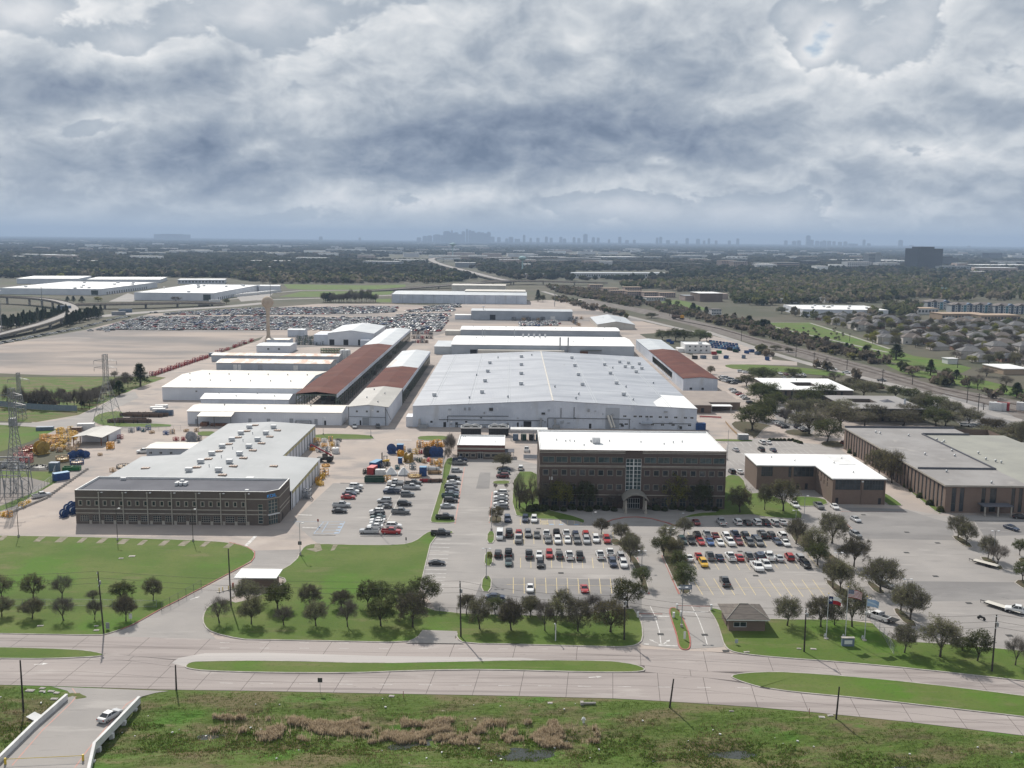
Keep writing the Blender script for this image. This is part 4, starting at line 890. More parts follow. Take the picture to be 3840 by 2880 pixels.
MB().tube((50,-.6,1),(50,-.6,2.2),.28,n=8).tube((50,-.6,2.2),(57,-.6,2.2),.28,n=8).tube((57,-.6,2.2),(57,-.6,.4),.28,n=8).tube((51.5,-.6,1.1),(56,-.6,1.1),.2,n=6).build('duct',M['steel'],cpy)
# rust-streaked sheds
hall('shed','low shed with rust-orange streaked roof in front of the gravel lot',-192,-118,626,648,4.6,1.2,'x','metal_grey','roof_rust',doors=[('f',11,13.5,.05,3.6,'trim_white'),('f',14,16,.05,3.6,'trim_white'),('f',27,30,.05,3.6,'door_grey'),('f',50,53,.05,3.4,'trim_white')])
hall('shed','narrow rust-roofed shed behind the streaked low shed',-208,-120,668,682,4.4,0.9,'x','metal_grey','roof_rust')
hall('shed','small white block building at the foot of the water tower',-191,-166,722,745,5.2,0.6,'x','metal_pale','roof_light',wins=[('f',8,9.5,2.2,3.6),('f',16,17.5,2.2,3.6)])
hall('shed','little cream hut behind the foot of the water tower',-196,-178,772,786,4.5,.5,'x','metal_white','roof_pale')
b=hall('factory_hall','grey-roofed gabled hall with three dark doorways left of the long shed',-148.5,-111.5,779,850,9.6,2.4,'y','metal_pale','roof_light',doors=[('f',1.3,5.3,.05,4.6,'door_dark'),('f',12.6,16.5,.05,4.6,'door_dark'),('f',24.3,27.5,.05,4.6,'door_dark')])
MB().box(-11.5,-.05,2,30,0,8.2).build('side_wing',M['metal_white'],b.root);MB().box(27.5,35,-9,-.1,0,5.2).build('front_annex',M['metal_white'],b.root)
hall('shed','small windowless grey box building beside the salvage car lot',-195.5,-181,843,856,5.8,.4,'x','metal_white','roof_light')
b=hall('factory_hall','long white-roofed hall directly behind the big plant with a row of roof ventilators',-45.5,91,722.5,790,7.6,1.6,'x','metal_grey','roof_white',doors=[('f',14,19,.05,4,'door_dark'),('f',96,102,.05,3.6,'rust')],vents=5)
for k in range(5):roof_unit(b.rf,54+k*4.4,52,8.4,1.4,1.4,2.6)
for x in(81,87):MB().tube((x,-1.2,0),(x,-1.2,14),.55,n=8).build('stack',M['steel'],b.root)
MB().box(20,84,-7,-.1,4.2,4.5).box(20,84,-7,-6.8,0.2,4.2).build('front_canopy',M['roof_pale'],b.root);MB().box(96,112,-3,-.1,4.4,4.6).build('door_canopy',M['green_steel'],b.root)
for x in(21.5,23.5,47):MB().tube((x,50,8.2),(x,50,15),.25,n=6).build('exhaust_stack',M['steel'],b.root)
MB().box(-13,-.1,3,45,0,5.6).box(-13.4,.2,2.6,45.4,5.6,5.8).build('side_annex',M['roof_light'],b.root)
b=hall('factory_hall','second white-roofed hall in the row behind the big plant',-46.5,96,869,906,5.2,1.0,'x','metal_grey','roof_white',vents=9)
MB().box(-14,-.1,1,14,0,4).build('side_annex',M['roof_pale'],b.root)
b=hall('warehouse','long grey ribbed warehouse at the far side of the salvage car lot',-161,18.5,1300,1390,11.5,2.0,'x','metal_white','roof_light')
for k in range(13):MB().box(13.8*k-.2,13.8*k+.2,-.12,0,0,11.4).build('wall_rib',M['metal_grey'],b.root)
for(xa,xb,y,h_)in((95,178,40,14.5),(70,150,150,17)):MB().box(xa,xb,y,y+45,0,h_).box(xa-.5,xb+.5,y-.5,y+45.5,h_,h_+.3).build('rear_hall',M['roof_pale'],b.root)
hall('warehouse','grey flat-fronted warehouse with dark doors behind the white-roofed halls',-44.5,64,1042,1075,9.6,.8,'x','metal_grey','roof_light',doors=[('f',20,26,.05,5.5,'door_dark'),('f',54,62,.05,5,'door_grey'),('f',85,90,.05,4.5,'trim_white')])
hall('warehouse','small white-roofed store attached left of the grey flat-fronted warehouse',-62,-44.8,1044,1056,4.6,.6,'x','metal_pale','roof_white')
hall('warehouse','pale green gabled warehouse with cars parked on its open side',82.5,119,945,1035,4.6,3.0,'y','roof_pale','roof_light',vents=2)
b=hall('office_building','white two-storey block office near the blue skips',133.8,153.5,750,771,6.6,0,'x','trim_white','roof_white',flat=True,wins=[('f',3+4.3*k,4.4+4.3*k,z,z+1.3)for k in range(4)for z in(1.4,4.4)])
roof_unit(b.rf,13,8,6.2,3,2,1.5);MB().box(-5,-.1,3,14,0,3).build('annex',M['trim_white'],b.root)
# low brown-roofed single-storey at the corner of the plant
b=Bld('office_building','low tan brick annex with flat brown roof at the corner of the big plant','building',86.2,117.5,484,531,3.9)
b.facade('f',[(9.3,10.9,.3,2.6)],u1=14.5);b.facade('l');b.facade('b')
b.wall.quad((14.5,0,0),(14.5,10,0),(14.5,10,3.9),(14.5,0,3.9));b.wall.quad((14.5,10,0),(31.3,10,0),(31.3,10,3.9),(14.5,10,3.9));b.facade('r',u0=10)
b.wall.poly([(0,0,3.9),(14.5,0,3.9),(14.5,10,3.9),(31.3,10,3.9),(31.3,47,3.9),(0,47,3.9)]);b.done(M['brick_tan'])
MB().prism([(-.3,-.3),(14.8,-.3),(14.8,9.7),(31.6,9.7),(31.6,47.3),(-.3,47.3)],3.92,4.15).build('roof',mat('brown_roof_felt',(0.30,0.255,0.225),(0.25,0.215,0.195),.1),b.root)
b.door('f',9.3,10.9,2.6,'door_dark',z0=.3)
MB().box(14.6,26,3.5,10,2.9,3.1).build('porch_roof',M['roof_white'],b.root)
for x in(15.5,25.3):MB().box(x-.1,x+.1,3.8,4.0,0,2.9).build('porch_post',M['trim_white'],b.root)
# small single-storey brick office
b=Bld('office_building','single-storey banded brick office with bright white roof','building',-21.3,-2.6,375.5,395.5,5.5)
so=[(0.9,2.2,.8,2.1),(3.2,4.5,.8,2.1),(5.4,7.1,.8,2.1),(10.9,13.0,.8,2.1),(13.6,17.2,.8,2.1)];dr_=(8.1,10.1,.05,2.9)
b.facade('f',so+[dr_]);b.facade('l');b.facade('r',[(3,5,.8,2.1)]);b.facade('b');b.done(M['brick_taupe'])
for o_ in so:b.window('f',*o_,fm='stone',surround=.14)
b.window('f',*dr_,fm='trim_white',bars=(2,1),name='glass_door')
for z0_,z1_,m_ in((4.55,5.35,'brick_band'),(3.75,4.5,'stone'),(3.0,3.7,'brick_band'),(2.35,2.65,'stone')):
 MB().box(-.03,18.73,-.04,0,z0_,z1_).build('wall_band',M[m_],b.root)
rf=b.flat_roof('roof_white',.45);vent(rf,1.6,18,5.05,.2,.5);vent(rf,2.3,18.4,5.05,.2,.5);vent(rf,15,8,5.05,.15,.5)
MB().box(18.8,22.5,1,7,2.5,2.7).build('side_canopy',M['roof_rubber'],b.root)
for y in(1.4,6.6):MB().box(22.1,22.3,y-.1,y+.1,0,2.5).build('canopy_post',M['trim_white'],b.root)
# L-shaped two-storey brick building
b=Bld('office_building','L-shaped two-storey brick building with white roof and dark upper window strips','building',86,124,314,350,8.6)
X=20.5;Y=18.2
fo=[(X+.9,X+9.3,4.9,8.3),(X+10.3,X+17,4.9,8.3),(X+1.2,X+2.2,.1,2.2),(X+15.4,X+16.4,.1,2.2)]
b.facade('f',fo,u0=X);b.facade('r');b.facade('b');b.facade('l',[],u1=b.D-Y)
lo=[(1.5,5.5,4.8,8.2),(11.0,12.0,4.6,8.2),(12.8,19.8,4.8,8.2),(11,12,.3,2.6),(14,15,.3,2.4),(17,18,.3,2.4)]
b.facade('f',lo,u1=X,off=Y)
io=[(b.D-Y+2.5+k*3.3,b.D-Y+3.2+k*3.3,z_,z_+1.5)for k in range(4)for z_ in(4.6,6.4)]
def pl_(u,d_,z):return(X+d_,b.D-u,z)
mb2=Bld('tmp',None,None,0,1,0,b.D,8.6);bpy.data.objects.remove(mb2.root);mb2.root=b.root
mb2.P=lambda side,u,d_,z:pl_(u,d_,z)
mb2.facade('l',io,u0=b.D-Y,u1=b.D,mb=b.wall);b.done(M['brick_tan'])
for o_ in fo[:2]:b.window('f',*o_,fm='dark_steel',bars=(7,2),fw_=.12)
for o_ in fo[2:]:b.door('f',o_[0],o_[1],o_[3],'door_dark',z0=o_[2])
for o_ in(lo[0],lo[2]):b.window('f',*o_,fm='dark_steel',bars=(5,2),fw_=.12,off=Y)
for o_ in(lo[1],):b.window('f',*o_,fm='dark_steel',bars=(1,3),fw_=.1,off=Y)
for o_ in lo[3:]:b.door('f',o_[0],o_[1],o_[3],'door_dark',z0=o_[2],off=Y)
for o_ in io:mb2.window('l',*o_,fm='dark_steel')
for x in(X+9.8,X+.15,b.W-.15):MB().box(x-.15,x+.15,-.25,0,0,8.6).build('pilaster',M['brick_tan'],b.root)
MB().box(X+9.5,X+10.1,-.4,0,7.6,8.1).build('wall_lamp',M['trim_white'],b.root)
Lp=[(-.35,Y-.35),(X-.35,Y-.35),(X-.35,-.35),(b.W+.35,-.35),(b.W+.35,b.D+.35),(-.35,b.D+.35)]
rf=MB().prism(Lp,8.6,8.85).build('roof',M['roof_white'],b.root);MB().prism([(p[0]*1.0,p[1])for p in Lp],8.5,8.6,bottom=True).build('fascia',M['trim_white'],b.root)
for x,y in((8,30),(30,8),(28,22),(15,25),(33,29)):vent(rf,x,y,8.85,.25,.6)
MB().box(b.W-9,b.W-3,20,36,8.85,8.95).build('roof_walkway',M['trim_white'],rf)
# long two-part brick building with piers, right
b=Bld('office_building','long brick building with grey gravel roof and rows of tall narrow windows','building',140,200,305,402,8.8)
fo=[(2.0,3.4,.4,8.3),(4.6,6.0,.4,8.3),(11.6,12.9,.4,8.3),(14.3,16.4,.4,8.3),(21.2,22.4,.4,8.3),(23.6,24.8,.4,8.3),(26,27.2,.4,8.3),(31,32.2,.4,8.3),(34,35.2,.4,8.3),(40,41.2,.4,8.3)]
b.facade('f',fo)
so=[];u=2.4
while u<95:so.append((u,u+1.25,.4,8.3));u+=3.05
b.facade('l',so);b.facade('r');b.facade('b');b.done(M['brick_tan'])
for o_ in fo:b.window('f',*o_,fm='dark_steel',bars=(1,3),fw_=.08)
for o_ in so:b.window('l',*o_,fm='dark_steel',bars=(1,3),fw_=.08)
rf=MB().box(-.4,27,-.4,97.4,8.82,9.05).build('roof',M['roof_gravel'],b.root)
MB().box(27,60.4,-.4,84,8.82,8.95).build('roof',mat('green_grey_roof',(0.30,0.30,0.265),(0.26,0.26,0.235),.1,coords='obj'),b.root);MB().box(27,46,84,97.4,8.82,9.05).build('roof',M['roof_gravel'],b.root)
ts=MB();ts.box(-.45,-.38,-.45,97.4,8.7,9.25);ts.box(-.45,60.4,-.46,-.38,8.7,9.25);ts.build('roof_trim',M['stone'],b.root)
MB().box(.2,26.8,22.6,22.9,9.05,9.7).box(26.8,27.2,22.6,84,9.05,9.55).box(27.2,46,83.6,84,9.05,9.7).box(0,46,97,97.3,9.05,9.8).build('roof_upstand',M['roof_rubber'],b.root)
for x,y in((9,86),(10,84),(20,80),(28,72),(29.5,69),(27.5,66),(25,52),(33,48),(22,43),(31,38),(33,35),(34,33),(8,18),(16,3),(12,45)):vent(rf,x,y,9.05,.38,.9)
pc_=MB().box(10.5,20.3,-4.2,0,3.2,3.45).build('porch_roof',M['roof_rubber'],b.root)
for x in(11.2,15.4,19.6):MB().box(x-.2,x+.2,-4.0,-3.6,0,3.2).build('porch_post',M['stone'],b.root)
for k,(x,y)in enumerate(((148.5,421),(163,389))):pass
# courtyard buildings
def court(label,x0,x1,y0,y1,h,hx0,hx1,hy0,hy1,rm,extra=0):
 b=Bld('office_building',label,'building',x0,x1,y0,y1,h)
 ops=[(2+3.4*k,3.2+3.4*k,.5,h-.6)for k in range(int((x1-x0-3)/3.4))];sops=[(2+3.4*k,3.2+3.4*k,.5,h-.6)for k in range(int((y1-y0-3)/3.4))]
 b.facade('f',ops);b.facade('l',sops);b.facade('r');b.facade('b')
 b.wall.quad((hx1,hy0,0),(hx0,hy0,0),(hx0,hy0,h),(hx1,hy0,h));b.wall.quad((hx0,hy1,0),(hx1,hy1,0),(hx1,hy1,h),(hx0,hy1,h));b.wall.quad((hx0,hy0,0),(hx0,hy1,0),(hx0,hy1,h),(hx0,hy0,h));b.wall.quad((hx1,hy1,0),(hx1,hy0,0),(hx1,hy0,h),(hx1,hy1,h))
 b.done(M['brick_taupe'])
 for o_ in ops:b.window('f',*o_,fm='dark_steel')
 for o_ in sops:b.window('l',*o_,fm='dark_steel')
 W_,D_=b.W,b.D;e=.5;r_=MB()
 for(xa,xb,ya,yb)in((-e,W_+e,-e,hy0),(-e,W_+e,hy1,D_+e),(-e,hx0,hy0,hy1),(hx1,W_+e,hy0,hy1)):r_.box(xa,xb,ya,yb,h,h+.3)
 rf=r_.build('roof',M[rm],b.root);b.rf=rf;return b
b=court('white-roofed courtyard building behind the oak trees',143.5,186,525,569,6.0,16,28,14,29,'roof_white');vent(b.rf,30,7,6.3,.4,.8);vent(b.rf,22,36,6.3,.4,.8)
b=court('grey-roofed courtyard building with a peaked skylight behind the oak trees',163.5,200,464,503,6.5,8,20,17,29,'roof_gravel')
MB().tri((23,18,6.8),(29,18,6.8),(26,21,8.0)).tri((29,18,6.8),(29,24,6.8),(26,21,8.0)).tri((29,24,6.8),(23,24,6.8),(26,21,8.0)).tri((23,24,6.8),(23,18,6.8),(26,21,8.0)).build('skylight',M['roof_rubber'],b.rf)
MB().box(31,31.7,12,12.7,6.8,9.6).build('chimney',M['metal_grey'],b.rf)
# gatehouse with hip roof
b=Bld('gatehouse','small brick gatehouse with brown hipped roof at the entrance lanes','gatehouse',48.9,56.9,206.5,214.3,3.1)
fo=[(1.0,3.9,1.0,2.2)];b.facade('f',fo);b.facade('l',[(2,3.4,1,2.2),(5,6,.1,2.2)]);b.facade('r',[(2,4,1,2.2)]);b.facade('b');b.done(M['brick_tan'])
b.window('f',*fo[0],fm='trim_white',bars=(2,1));b.window('l',2,3.4,1,2.2,fm='trim_white');b.window('r',2,4,1,2.2,fm='trim_white');b.door('l',5,6,2.2,'door_dark',z0=.1)
M['shingle']=mat('brown_shingle',(0.155,0.135,0.118),(0.115,0.10,0.09),1.5,coords='obj',stretch=(.3,.3,3),rough=.9)
def hip(mb,x0,x1,y0,y1,z,rise,over=.7,run=None):
 x0-=over;x1+=over;y0-=over;y1+=over;r_=min(x1-x0,y1-y0)/2 if run is None else run;cy=(y0+y1)/2;cx=(x0+x1)/2
 if(x1-x0)>=(y1-y0):a,c=(x0+r_,cy,z+rise),(x1-r_,cy,z+rise)
 else:a,c=(cx,y0+r_,z+rise),(cx,y1-r_,z+rise)
 p=[(x0,y0,z),(x1,y0,z),(x1,y1,z),(x0,y1,z)]
 if(x1-x0)>=(y1-y0):mb.poly([p[0],p[1],c,a]);mb.tri(p[1],p[2],c);mb.poly([p[2],p[3],a,c]);mb.tri(p[3],p[0],a)
 else:mb.tri(p[0],p[1],a);mb.poly([p[1],p[2],c,a]);mb.tri(p[2],p[3],c);mb.poly([p[3],p[0],a,c])
 mb.poly(p[::-1]);return mb
rf=hip(MB(),0,8,0,7.8,3.1,1.9,.9,3.9).build('roof',M['shingle'],b.root)
for(p0,p1)in(((-.9,-.9,3.13),(3.0,3.9,5.03)),((8.9,-.9,3.13),(5,3.9,5.03)),((3.0,3.9,5.03),(5,3.9,5.03))):MB().tube(p0,p1,.09,n=5).build('ridge_cap',M['stone'],rf)
MB().box(-.8,8.8,-.85,-.75,2.85,3.08).build('gutter',M['trim_white'],b.root)
# gate booth of the left drive
p=E(2120,175)
b=Bld('gate_booth','flat white-roofed brick gate booth among trees beside the left drive','gatehouse',p.x-3.4,p.x+4.6,p.y,p.y+5,2.9)
b.facade('f',[(1,2.4,1,2.1)]);b.facade('l',[(1.5,3.2,1,2.1)]);b.facade('r');b.facade('b');b.done(M['brick_tan']);b.window('f',1,2.4,1,2.1);b.window('l',1.5,3.2,1,2.1)
MB().box(-1.6,8.8,-.8,5.8,2.92,3.2).build('roof',M['roof_white'],b.root)
# sheds and stores of the left yard
b=Bld('shed','open-fronted grey-roofed yard shed among orange equipment','shed',-180.3,-168.5,392,412,3.6)
for x in(.2,11.6):
 for y in(.2,6.5):MB().box(x-.15,x+.15,y-.15,y+.15,0,3.6).build('post',M['rust'],b.root)
b.wall.quad((11.8,8,0),(11.8,20,0),(11.8,20,3.6),(11.8,8,3.6));b.wall.quad((0,20,0),(0,8,0),(0,8,3.6),(0,20,3.6));b.wall.quad((11.8,20,0),(0,20,0),(0,20,3.6),(11.8,20,3.6));b.wall.quad((0,8,0),(11.8,8,0),(11.8,8,3.6),(0,8,3.6))
b.gable('roof_dull',.9,'y',over=.5,ends='');b.done(M['metal_pale'])
hall('shed','small pale low store on the far side of the workshop roof',-143.5,-125.5,374.5,386,3.1,.4,'x','metal_grey','roof_pale',wins=[('f',1,2.2,.8,1.8),('f',5,6.2,.8,1.8),('f',9,10.2,.8,1.8)])
# ------------------------------------------------------------------ vehicles
def car_paint():
 m=bpy.data.materials.new('car_paint');m.use_nodes=True;n=NT(m.node_tree);b=[x for x in n.n if x.type=='BSDF_PRINCIPLED'][0]
 n.put(b.inputs['Base Color'],n.node('ShaderNodeObjectInfo').outputs['Color']);b.inputs['Roughness'].default_value=0.32;b.inputs['Specular IOR Level'].default_value=0.5
 b.inputs['Coat Weight'].default_value=0.6;b.inputs['Coat Roughness'].default_value=0.06
 return m
M['paint']=car_paint()
M['car_glass']=mat('car_glass',(0.012,0.015,0.018),rough=0.04,spec=0.8);M['tyre']=mat('tyre_rubber',(0.018,0.018,0.018),rough=0.9)
M['rim']=mat('wheel_rim',(0.42,0.42,0.43),rough=0.35,metal=0.7);M['lamp']=mat('headlamp_lens',(0.70,0.70,0.68),rough=0.1,spec=0.8);M['tail']=mat('tail_lamp_lens',(0.35,0.015,0.012),rough=0.2)
M['bed']=mat('pickup_bed_liner',(0.03,0.03,0.032),rough=0.9);M['bumper']=mat('bumper_plastic',(0.04,0.04,0.042),rough=0.6)
COLS={'white':(.74,.74,.73),'silver':(.42,.43,.44),'grey':(.16,.165,.17),'dark grey':(.075,.078,.08),'black':(.013,.013,.015),'navy':(.020,.035,.075),'blue':(.04,.10,.26),'red':(.36,.02,.022),'dark red':(.14,.018,.022),'yellow':(.62,.36,.01),'teal':(.03,.07,.075),'brown':(.10,.075,.06),'beige':(.36,.33,.28),'green':(.04,.09,.05)}
def loft(mb,st,m=0,cap=True):
 """cross-sections (x, half width, z low, z shoulder, z top, top half width)"""
 rings=[]
 for(x,w_,zl,zs,zt,tw)in st:
  i=len(mb.v);mb.v+=[(x,-w_*.94,zl),(x,-w_,zl+(zs-zl)*.45),(x,-w_,zs),(x,-tw,zt),(x,tw,zt),(x,w_,zs),(x,w_,zl+(zs-zl)*.45),(x,w_*.94,zl)];rings.append(i)
 for a,c in zip(rings,rings[1:]):
  for k in range(8):k2=(k+1)%8;mb.f.append((a+k,a+k2,c+k2,c+k));mb.m.append(m)
 if cap:
  mb.f.append(tuple(rings[0]+k for k in range(8)));mb.m.append(m);mb.f.append(tuple(rings[-1]+k for k in range(7,-1,-1)));mb.m.append(m)
VK={}
def make_vehicle(kind):
 P={}
 spec={ # L, W, H, hood z, belt z, greenhouse base xs (rear, front), top xs
  'sedan':(4.85,1.84,1.44,.95,.98,(-1.75,1.15),(-1.05,.25)),'coupe':(4.6,1.88,1.25,.82,.88,(-1.65,1.0),(-.75,.1)),
  'hatchback':(4.4,1.80,1.52,.98,1.0,(-2.0,1.15),(-1.7,.35)),'suv':(4.85,1.95,1.74,1.08,1.12,(-2.25,1.15),(-1.95,.45)),
  'pickup':(5.8,2.02,1.90,1.18,1.22,(-.85,1.45),(-.62,.70)),'van':(5.7,2.0,2.35,1.2,1.3,(-2.75,2.0),(-2.65,1.35))}[kind]
 L_,W_,Ht,hz_,bz,gb,gt=spec;hl,hw=L_/2,W_/2;zl=.30 if kind in('pickup','suv')else .22
 tw=hw*.72 if kind!='van' else hw*.86
 bd=MB()
 if kind=='pickup':
  loft(bd,[(gb[0]-.05,hw,zl,bz-.08,bz,hw*.93),(gb[1],hw,zl,bz-.08,bz,hw*.92),(hl-.35,hw*.98,zl,hz_-.14,hz_-.02,hw*.86),(hl-.05,hw*.92,zl+.1,hz_-.32,hz_-.14,hw*.78)])
  x0,x1=-hl+.06,gb[0]-.05
  bd.box(x0,x1,-hw,-hw+.16,zl+.05,bz);bd.box(x0,x1,hw-.16,hw,zl+.05,bz);bd.box(x0-.06,x0+.08,-hw,hw,zl+.15,bz)
  bdl=MB().box(x0+.08,x1,-hw+.16,hw-.16,zl+.25,.78);P['bed']=(bdl.mesh('bed',M['bed']),)
 else:
  loft(bd,[(-hl+.04,hw*.90,zl+.12,bz-.22,bz-.08,hw*.80),(-hl+.35,hw*.98,zl,bz-.10,bz-.0,hw*.90),(gb[0],hw,zl,bz-.07,bz,hw*.93),(gb[1],hw,zl,bz-.08,bz-.01,hw*.92),(hl-.45,hw*.97,zl,hz_-.16,hz_-.06,hw*.84),(hl-.05,hw*.86,zl+.12,hz_-.36,hz_-.22,hw*.74)])
 rb_=Ht-.07
 bd.box(gt[0],gt[1],-tw,tw,rb_-.01,Ht) # roof skin
 gy,ty=hw*.90,tw
 cor_b=[(gb[0],-gy),(gb[1],-gy),(gb[1],gy),(gb[0],gy)];cor_t=[(gt[0],-ty),(gt[1],-ty),(gt[1],ty),(gt[0],ty)]
 for(p0,p1)in zip(cor_b,cor_t):bd.tube((p0[0],p0[1],bz-.03),(p1[0],p1[1],rb_),.055,n=4)
 if kind!='coupe':
  for s_ in(-1,1):xm=(gt[0]+gt[1])/2;bd.tube((xm-.05,s_*gy,bz-.03),(xm-.05,s_*ty,rb_),.05,n=4)
 P['body']=(bd.mesh('body',M['paint']),)
 e=.02
 def q4(a,b_,c_,d_):return MB().quad(a,b_,c_,d_)
 P['windshield']=(q4((gb[1],-gy+e,bz),(gb[1],gy-e,bz),(gt[1],ty-e,rb_),(gt[1],-ty+e,rb_)).mesh('windshield',M['car_glass']),)
 P['rear_window']=(q4((gb[0],gy-e,bz),(gb[0],-gy+e,bz),(gt[0],-ty+e,rb_),(gt[0],ty-e,rb_)).mesh('rear_window',M['car_glass']),)
 wm_='paint' if kind=='van' else 'car_glass'
 lw=q4((gb[0],-gy,bz),(gb[1],-gy,bz),(gt[1],-ty,rb_),(gt[0],-ty,rb_)).mesh('side_window',M[wm_]);rw=q4((gb[1],gy,bz),(gb[0],gy,bz),(gt[0],ty,rb_),(gt[1],ty,rb_)).mesh('side_window',M[wm_])
 P['side_window']=(lw,rw)
 r_=.36 if kind in('pickup','suv','van')else .32
 wh=MB().tube((0,-.11,0),(0,.11,0),r_,n=12,m=0).tube((0,-.125,0),(0,.125,0),r_*.62,n=8,m=1);P['wheel']=wh.mesh('wheel',[M['tyre'],M['rim']])
 P['wheel_pos']=[(sx*(hl*.62),sy*(hw-.11),r_)for sx in(-1,1)for sy in(-1,1)]
 P['headlight']=MB().box(-.05,.06,-.17,.17,-.09,.09).mesh('headlight',M['lamp']);P['hl_pos']=[(hl-.14,s_*hw*.66,hz_-.26)for s_ in(-1,1)]
 P['tail_light']=MB().box(-.06,.05,-.14,.14,-.13,.13).mesh('tail_light',M['tail']);P['tl_pos']=[(-hl+(.09 if kind!='pickup' else .04),s_*hw*.76,bz-.22)for s_ in(-1,1)]
 # one-mesh version for vehicles seen small
 sm=MB()
 for me,mi in((P['body'][0],0),(P['windshield'][0],1),(P['rear_window'][0],1),(lw,1),(rw,1)):
  i=len(sm.v);sm.v+=[tuple(v.co)for v in me.vertices]
  for pl in me.polygons:sm.f.append(tuple(i+k for k in pl.vertices));sm.m.append(mi)
 for(x,y,z)in P['wheel_pos']:sm.tube((x,y-.11,z),(x,y+.11,z),r_,n=8,m=2)
 P['small']=sm.mesh('vehicle',[M['paint'],M['car_glass'],M['tyre']])
 P['half']=hl
 return P
for k_ in('sedan','coupe','hatchback','suv','pickup','van'):VK[k_]=make_vehicle(k_)
NAMES={'sedan':'sedan_car','coupe':'sports_car','hatchback':'hatchback_car','suv':'suv_car','pickup':'pickup_truck','van':'van'}
CATS={'sedan':'car','coupe':'car','hatchback':'car','suv':'SUV','pickup':'pickup','van':'van'}
def vehicle(kind,col,pos,rz,label,group,z=0.05,small=False):
 P=VK[kind];c=(*COLS[col],1)
 if small:
  o=place(NAMES[kind],P['small'],None,(pos.x,pos.y,z),rz);o.color=c;return tag(o,label,CATS[kind],group)
 t=thing(NAMES[kind],label,CATS[kind],(pos.x,pos.y,z),rz,group)
 place('body',P['body'][0],t).color=c
 if 'bed' in P:place('bed',P['bed'][0],t)
 place('windshield',P['windshield'][0],t);place('rear_window',P['rear_window'][0],t)
 for me in P['side_window']:place('side_window',me,t).color=c
 for p in P['wheel_pos']:place('wheel',P['wheel'],t,p)
 for p in P['hl_pos']:place('headlight',P['headlight'],t,p)
 for p in P['tl_pos']:place('tail_light',P['tail_light'],t,p)
 return t
ORD=['first','second','third','fourth','fifth','sixth','seventh','eighth','ninth','tenth','eleventh','twelfth','thirteenth','fourteenth','fifteenth','sixteenth','seventeenth','eighteenth','nineteenth','twentieth']+['%d%s'%(k,{1:'st',2:'nd',3:'rd'}.get(k%10,'th')if k not in(11,12,13)else 'th')for k in range(21,100)]+['%dth'%k for k in range(100,400)]
rngv=random.Random(11)
def row(fn,cars,heading,text,group,small=False,jit=2.0):
 """heading in degrees (0 = nose to the right, -90 = nose to the camera); text has {o}"""
 for k,(x,y,kind,col)in enumerate(cars):
  f2=fn
  if isinstance(x,tuple):f2,x=x
  h_=heading if not isinstance(heading,dict)else heading.get(k,heading['d'])
  p=f2(x,y,0.7)
  lab=('%s %s, %s'%(col,{'suv':'SUV','coupe':'sports car'}.get(kind,kind),text.format(o=ORD[k])))
  vehicle(kind,col,p,R(h_+rngv.uniform(-jit,jit)),lab,group,small=small)
GA='cars parked in the lot between the workshop and the grass strip';GB='cars parked along the grass strip';GC='cars parked in the lot in front of the four-storey office';GD='cars parked in the lot right of the central drive';GE='cars around the brick buildings';GF='cars by the oak-shaded courtyard offices'
row(B,[(830,714,'suv','white'),(822,740,'sedan','black'),(797,757,'suv','white'),(775,776,'sedan','navy'),(765,802,'sedan','red'),(710,870,'pickup','silver'),(693,917,'sedan','black')],0,'{o} from the far end in the column nearest the workshop',GA)
row(B,[(1158,683,'pickup','white'),(1155,710,'pickup','black'),(1140,734,'pickup','white'),(1125,757,'pickup','navy'),(1065,833,'suv','silver'),(1070,877,'sedan','dark grey'),(1003,924,'suv','white'),(1008,948,'suv','black'),(1012,968,'sedan','teal'),(1008,994,'sedan','white'),(1000,1017,'hatchback','white'),(988,1045,'sedan','white'),(940,1086,'pickup','silver')],180,'{o} from the green dumpster in the middle column',GA)
row(B,[(1305,688,'pickup','dark grey'),(1292,722,'pickup','silver'),(1255,780,'suv','grey'),(1230,857,'suv','black'),(1200,925,'pickup','grey'),(1143,1042,'suv','white'),(1122,1090,'pickup','red')],0,'{o} from the equipment yard in the column right of the white line',GA)
row(B,[(1692,493,'pickup','navy'),(1688,522,'pickup','grey'),(1665,582,'hatchback','silver'),(1640,647,'suv','black'),(1637,680,'sedan','white'),(1618,718,'suv','dark grey'),(1627,745,'suv','grey'),(1625,768,'sedan','navy'),(1612,792,'pickup','teal'),(1615,830,'suv','black'),(1590,877,'sedan','silver'),(1567,970,'pickup','black'),(1532,1102,'pickup','black'),(1500,1345,'coupe','black')],0,'{o} from the small brick office along the grass strip',GB)
row(B,[(2062,570,'sedan','navy'),(2055,598,'sedan','teal'),(2045,628,'suv','dark red'),(2030,768,'suv','white'),(2030,803,'sedan','white'),(2030,832,'sedan','dark grey'),(2028,858,'sedan','white'),(2040,882,'hatchback','grey')],180,'{o} from the lone tree in the column beside the office lawn',GB)
row(C,[(12,985,'sedan','navy'),(155,985,'suv','navy'),(228,988,'suv','white')],-90,'{o} from the grass in the row by the accessible bays',GC)
row(B,[(2085,985,'suv','navy')],-90,'parked alone by the round shrub bed',GC)
row(C,[((B,2022),1125,'van','white'),((B,2100),1098,'pickup','black'),((B,2180),1095,'sedan','red'),(20,1105,'pickup','black'),(100,1100,'sedan','red'),(177,1108,'suv','grey'),(250,1115,'sedan','dark grey'),(330,1112,'pickup','white'),(413,1105,'pickup','black'),(495,1110,'pickup','white'),(570,1114,'suv','navy'),(655,1112,'suv','red')],{'d':90,0:-90,5:-90,6:-90},'{o} from the white van in the far half of the double row',GC)
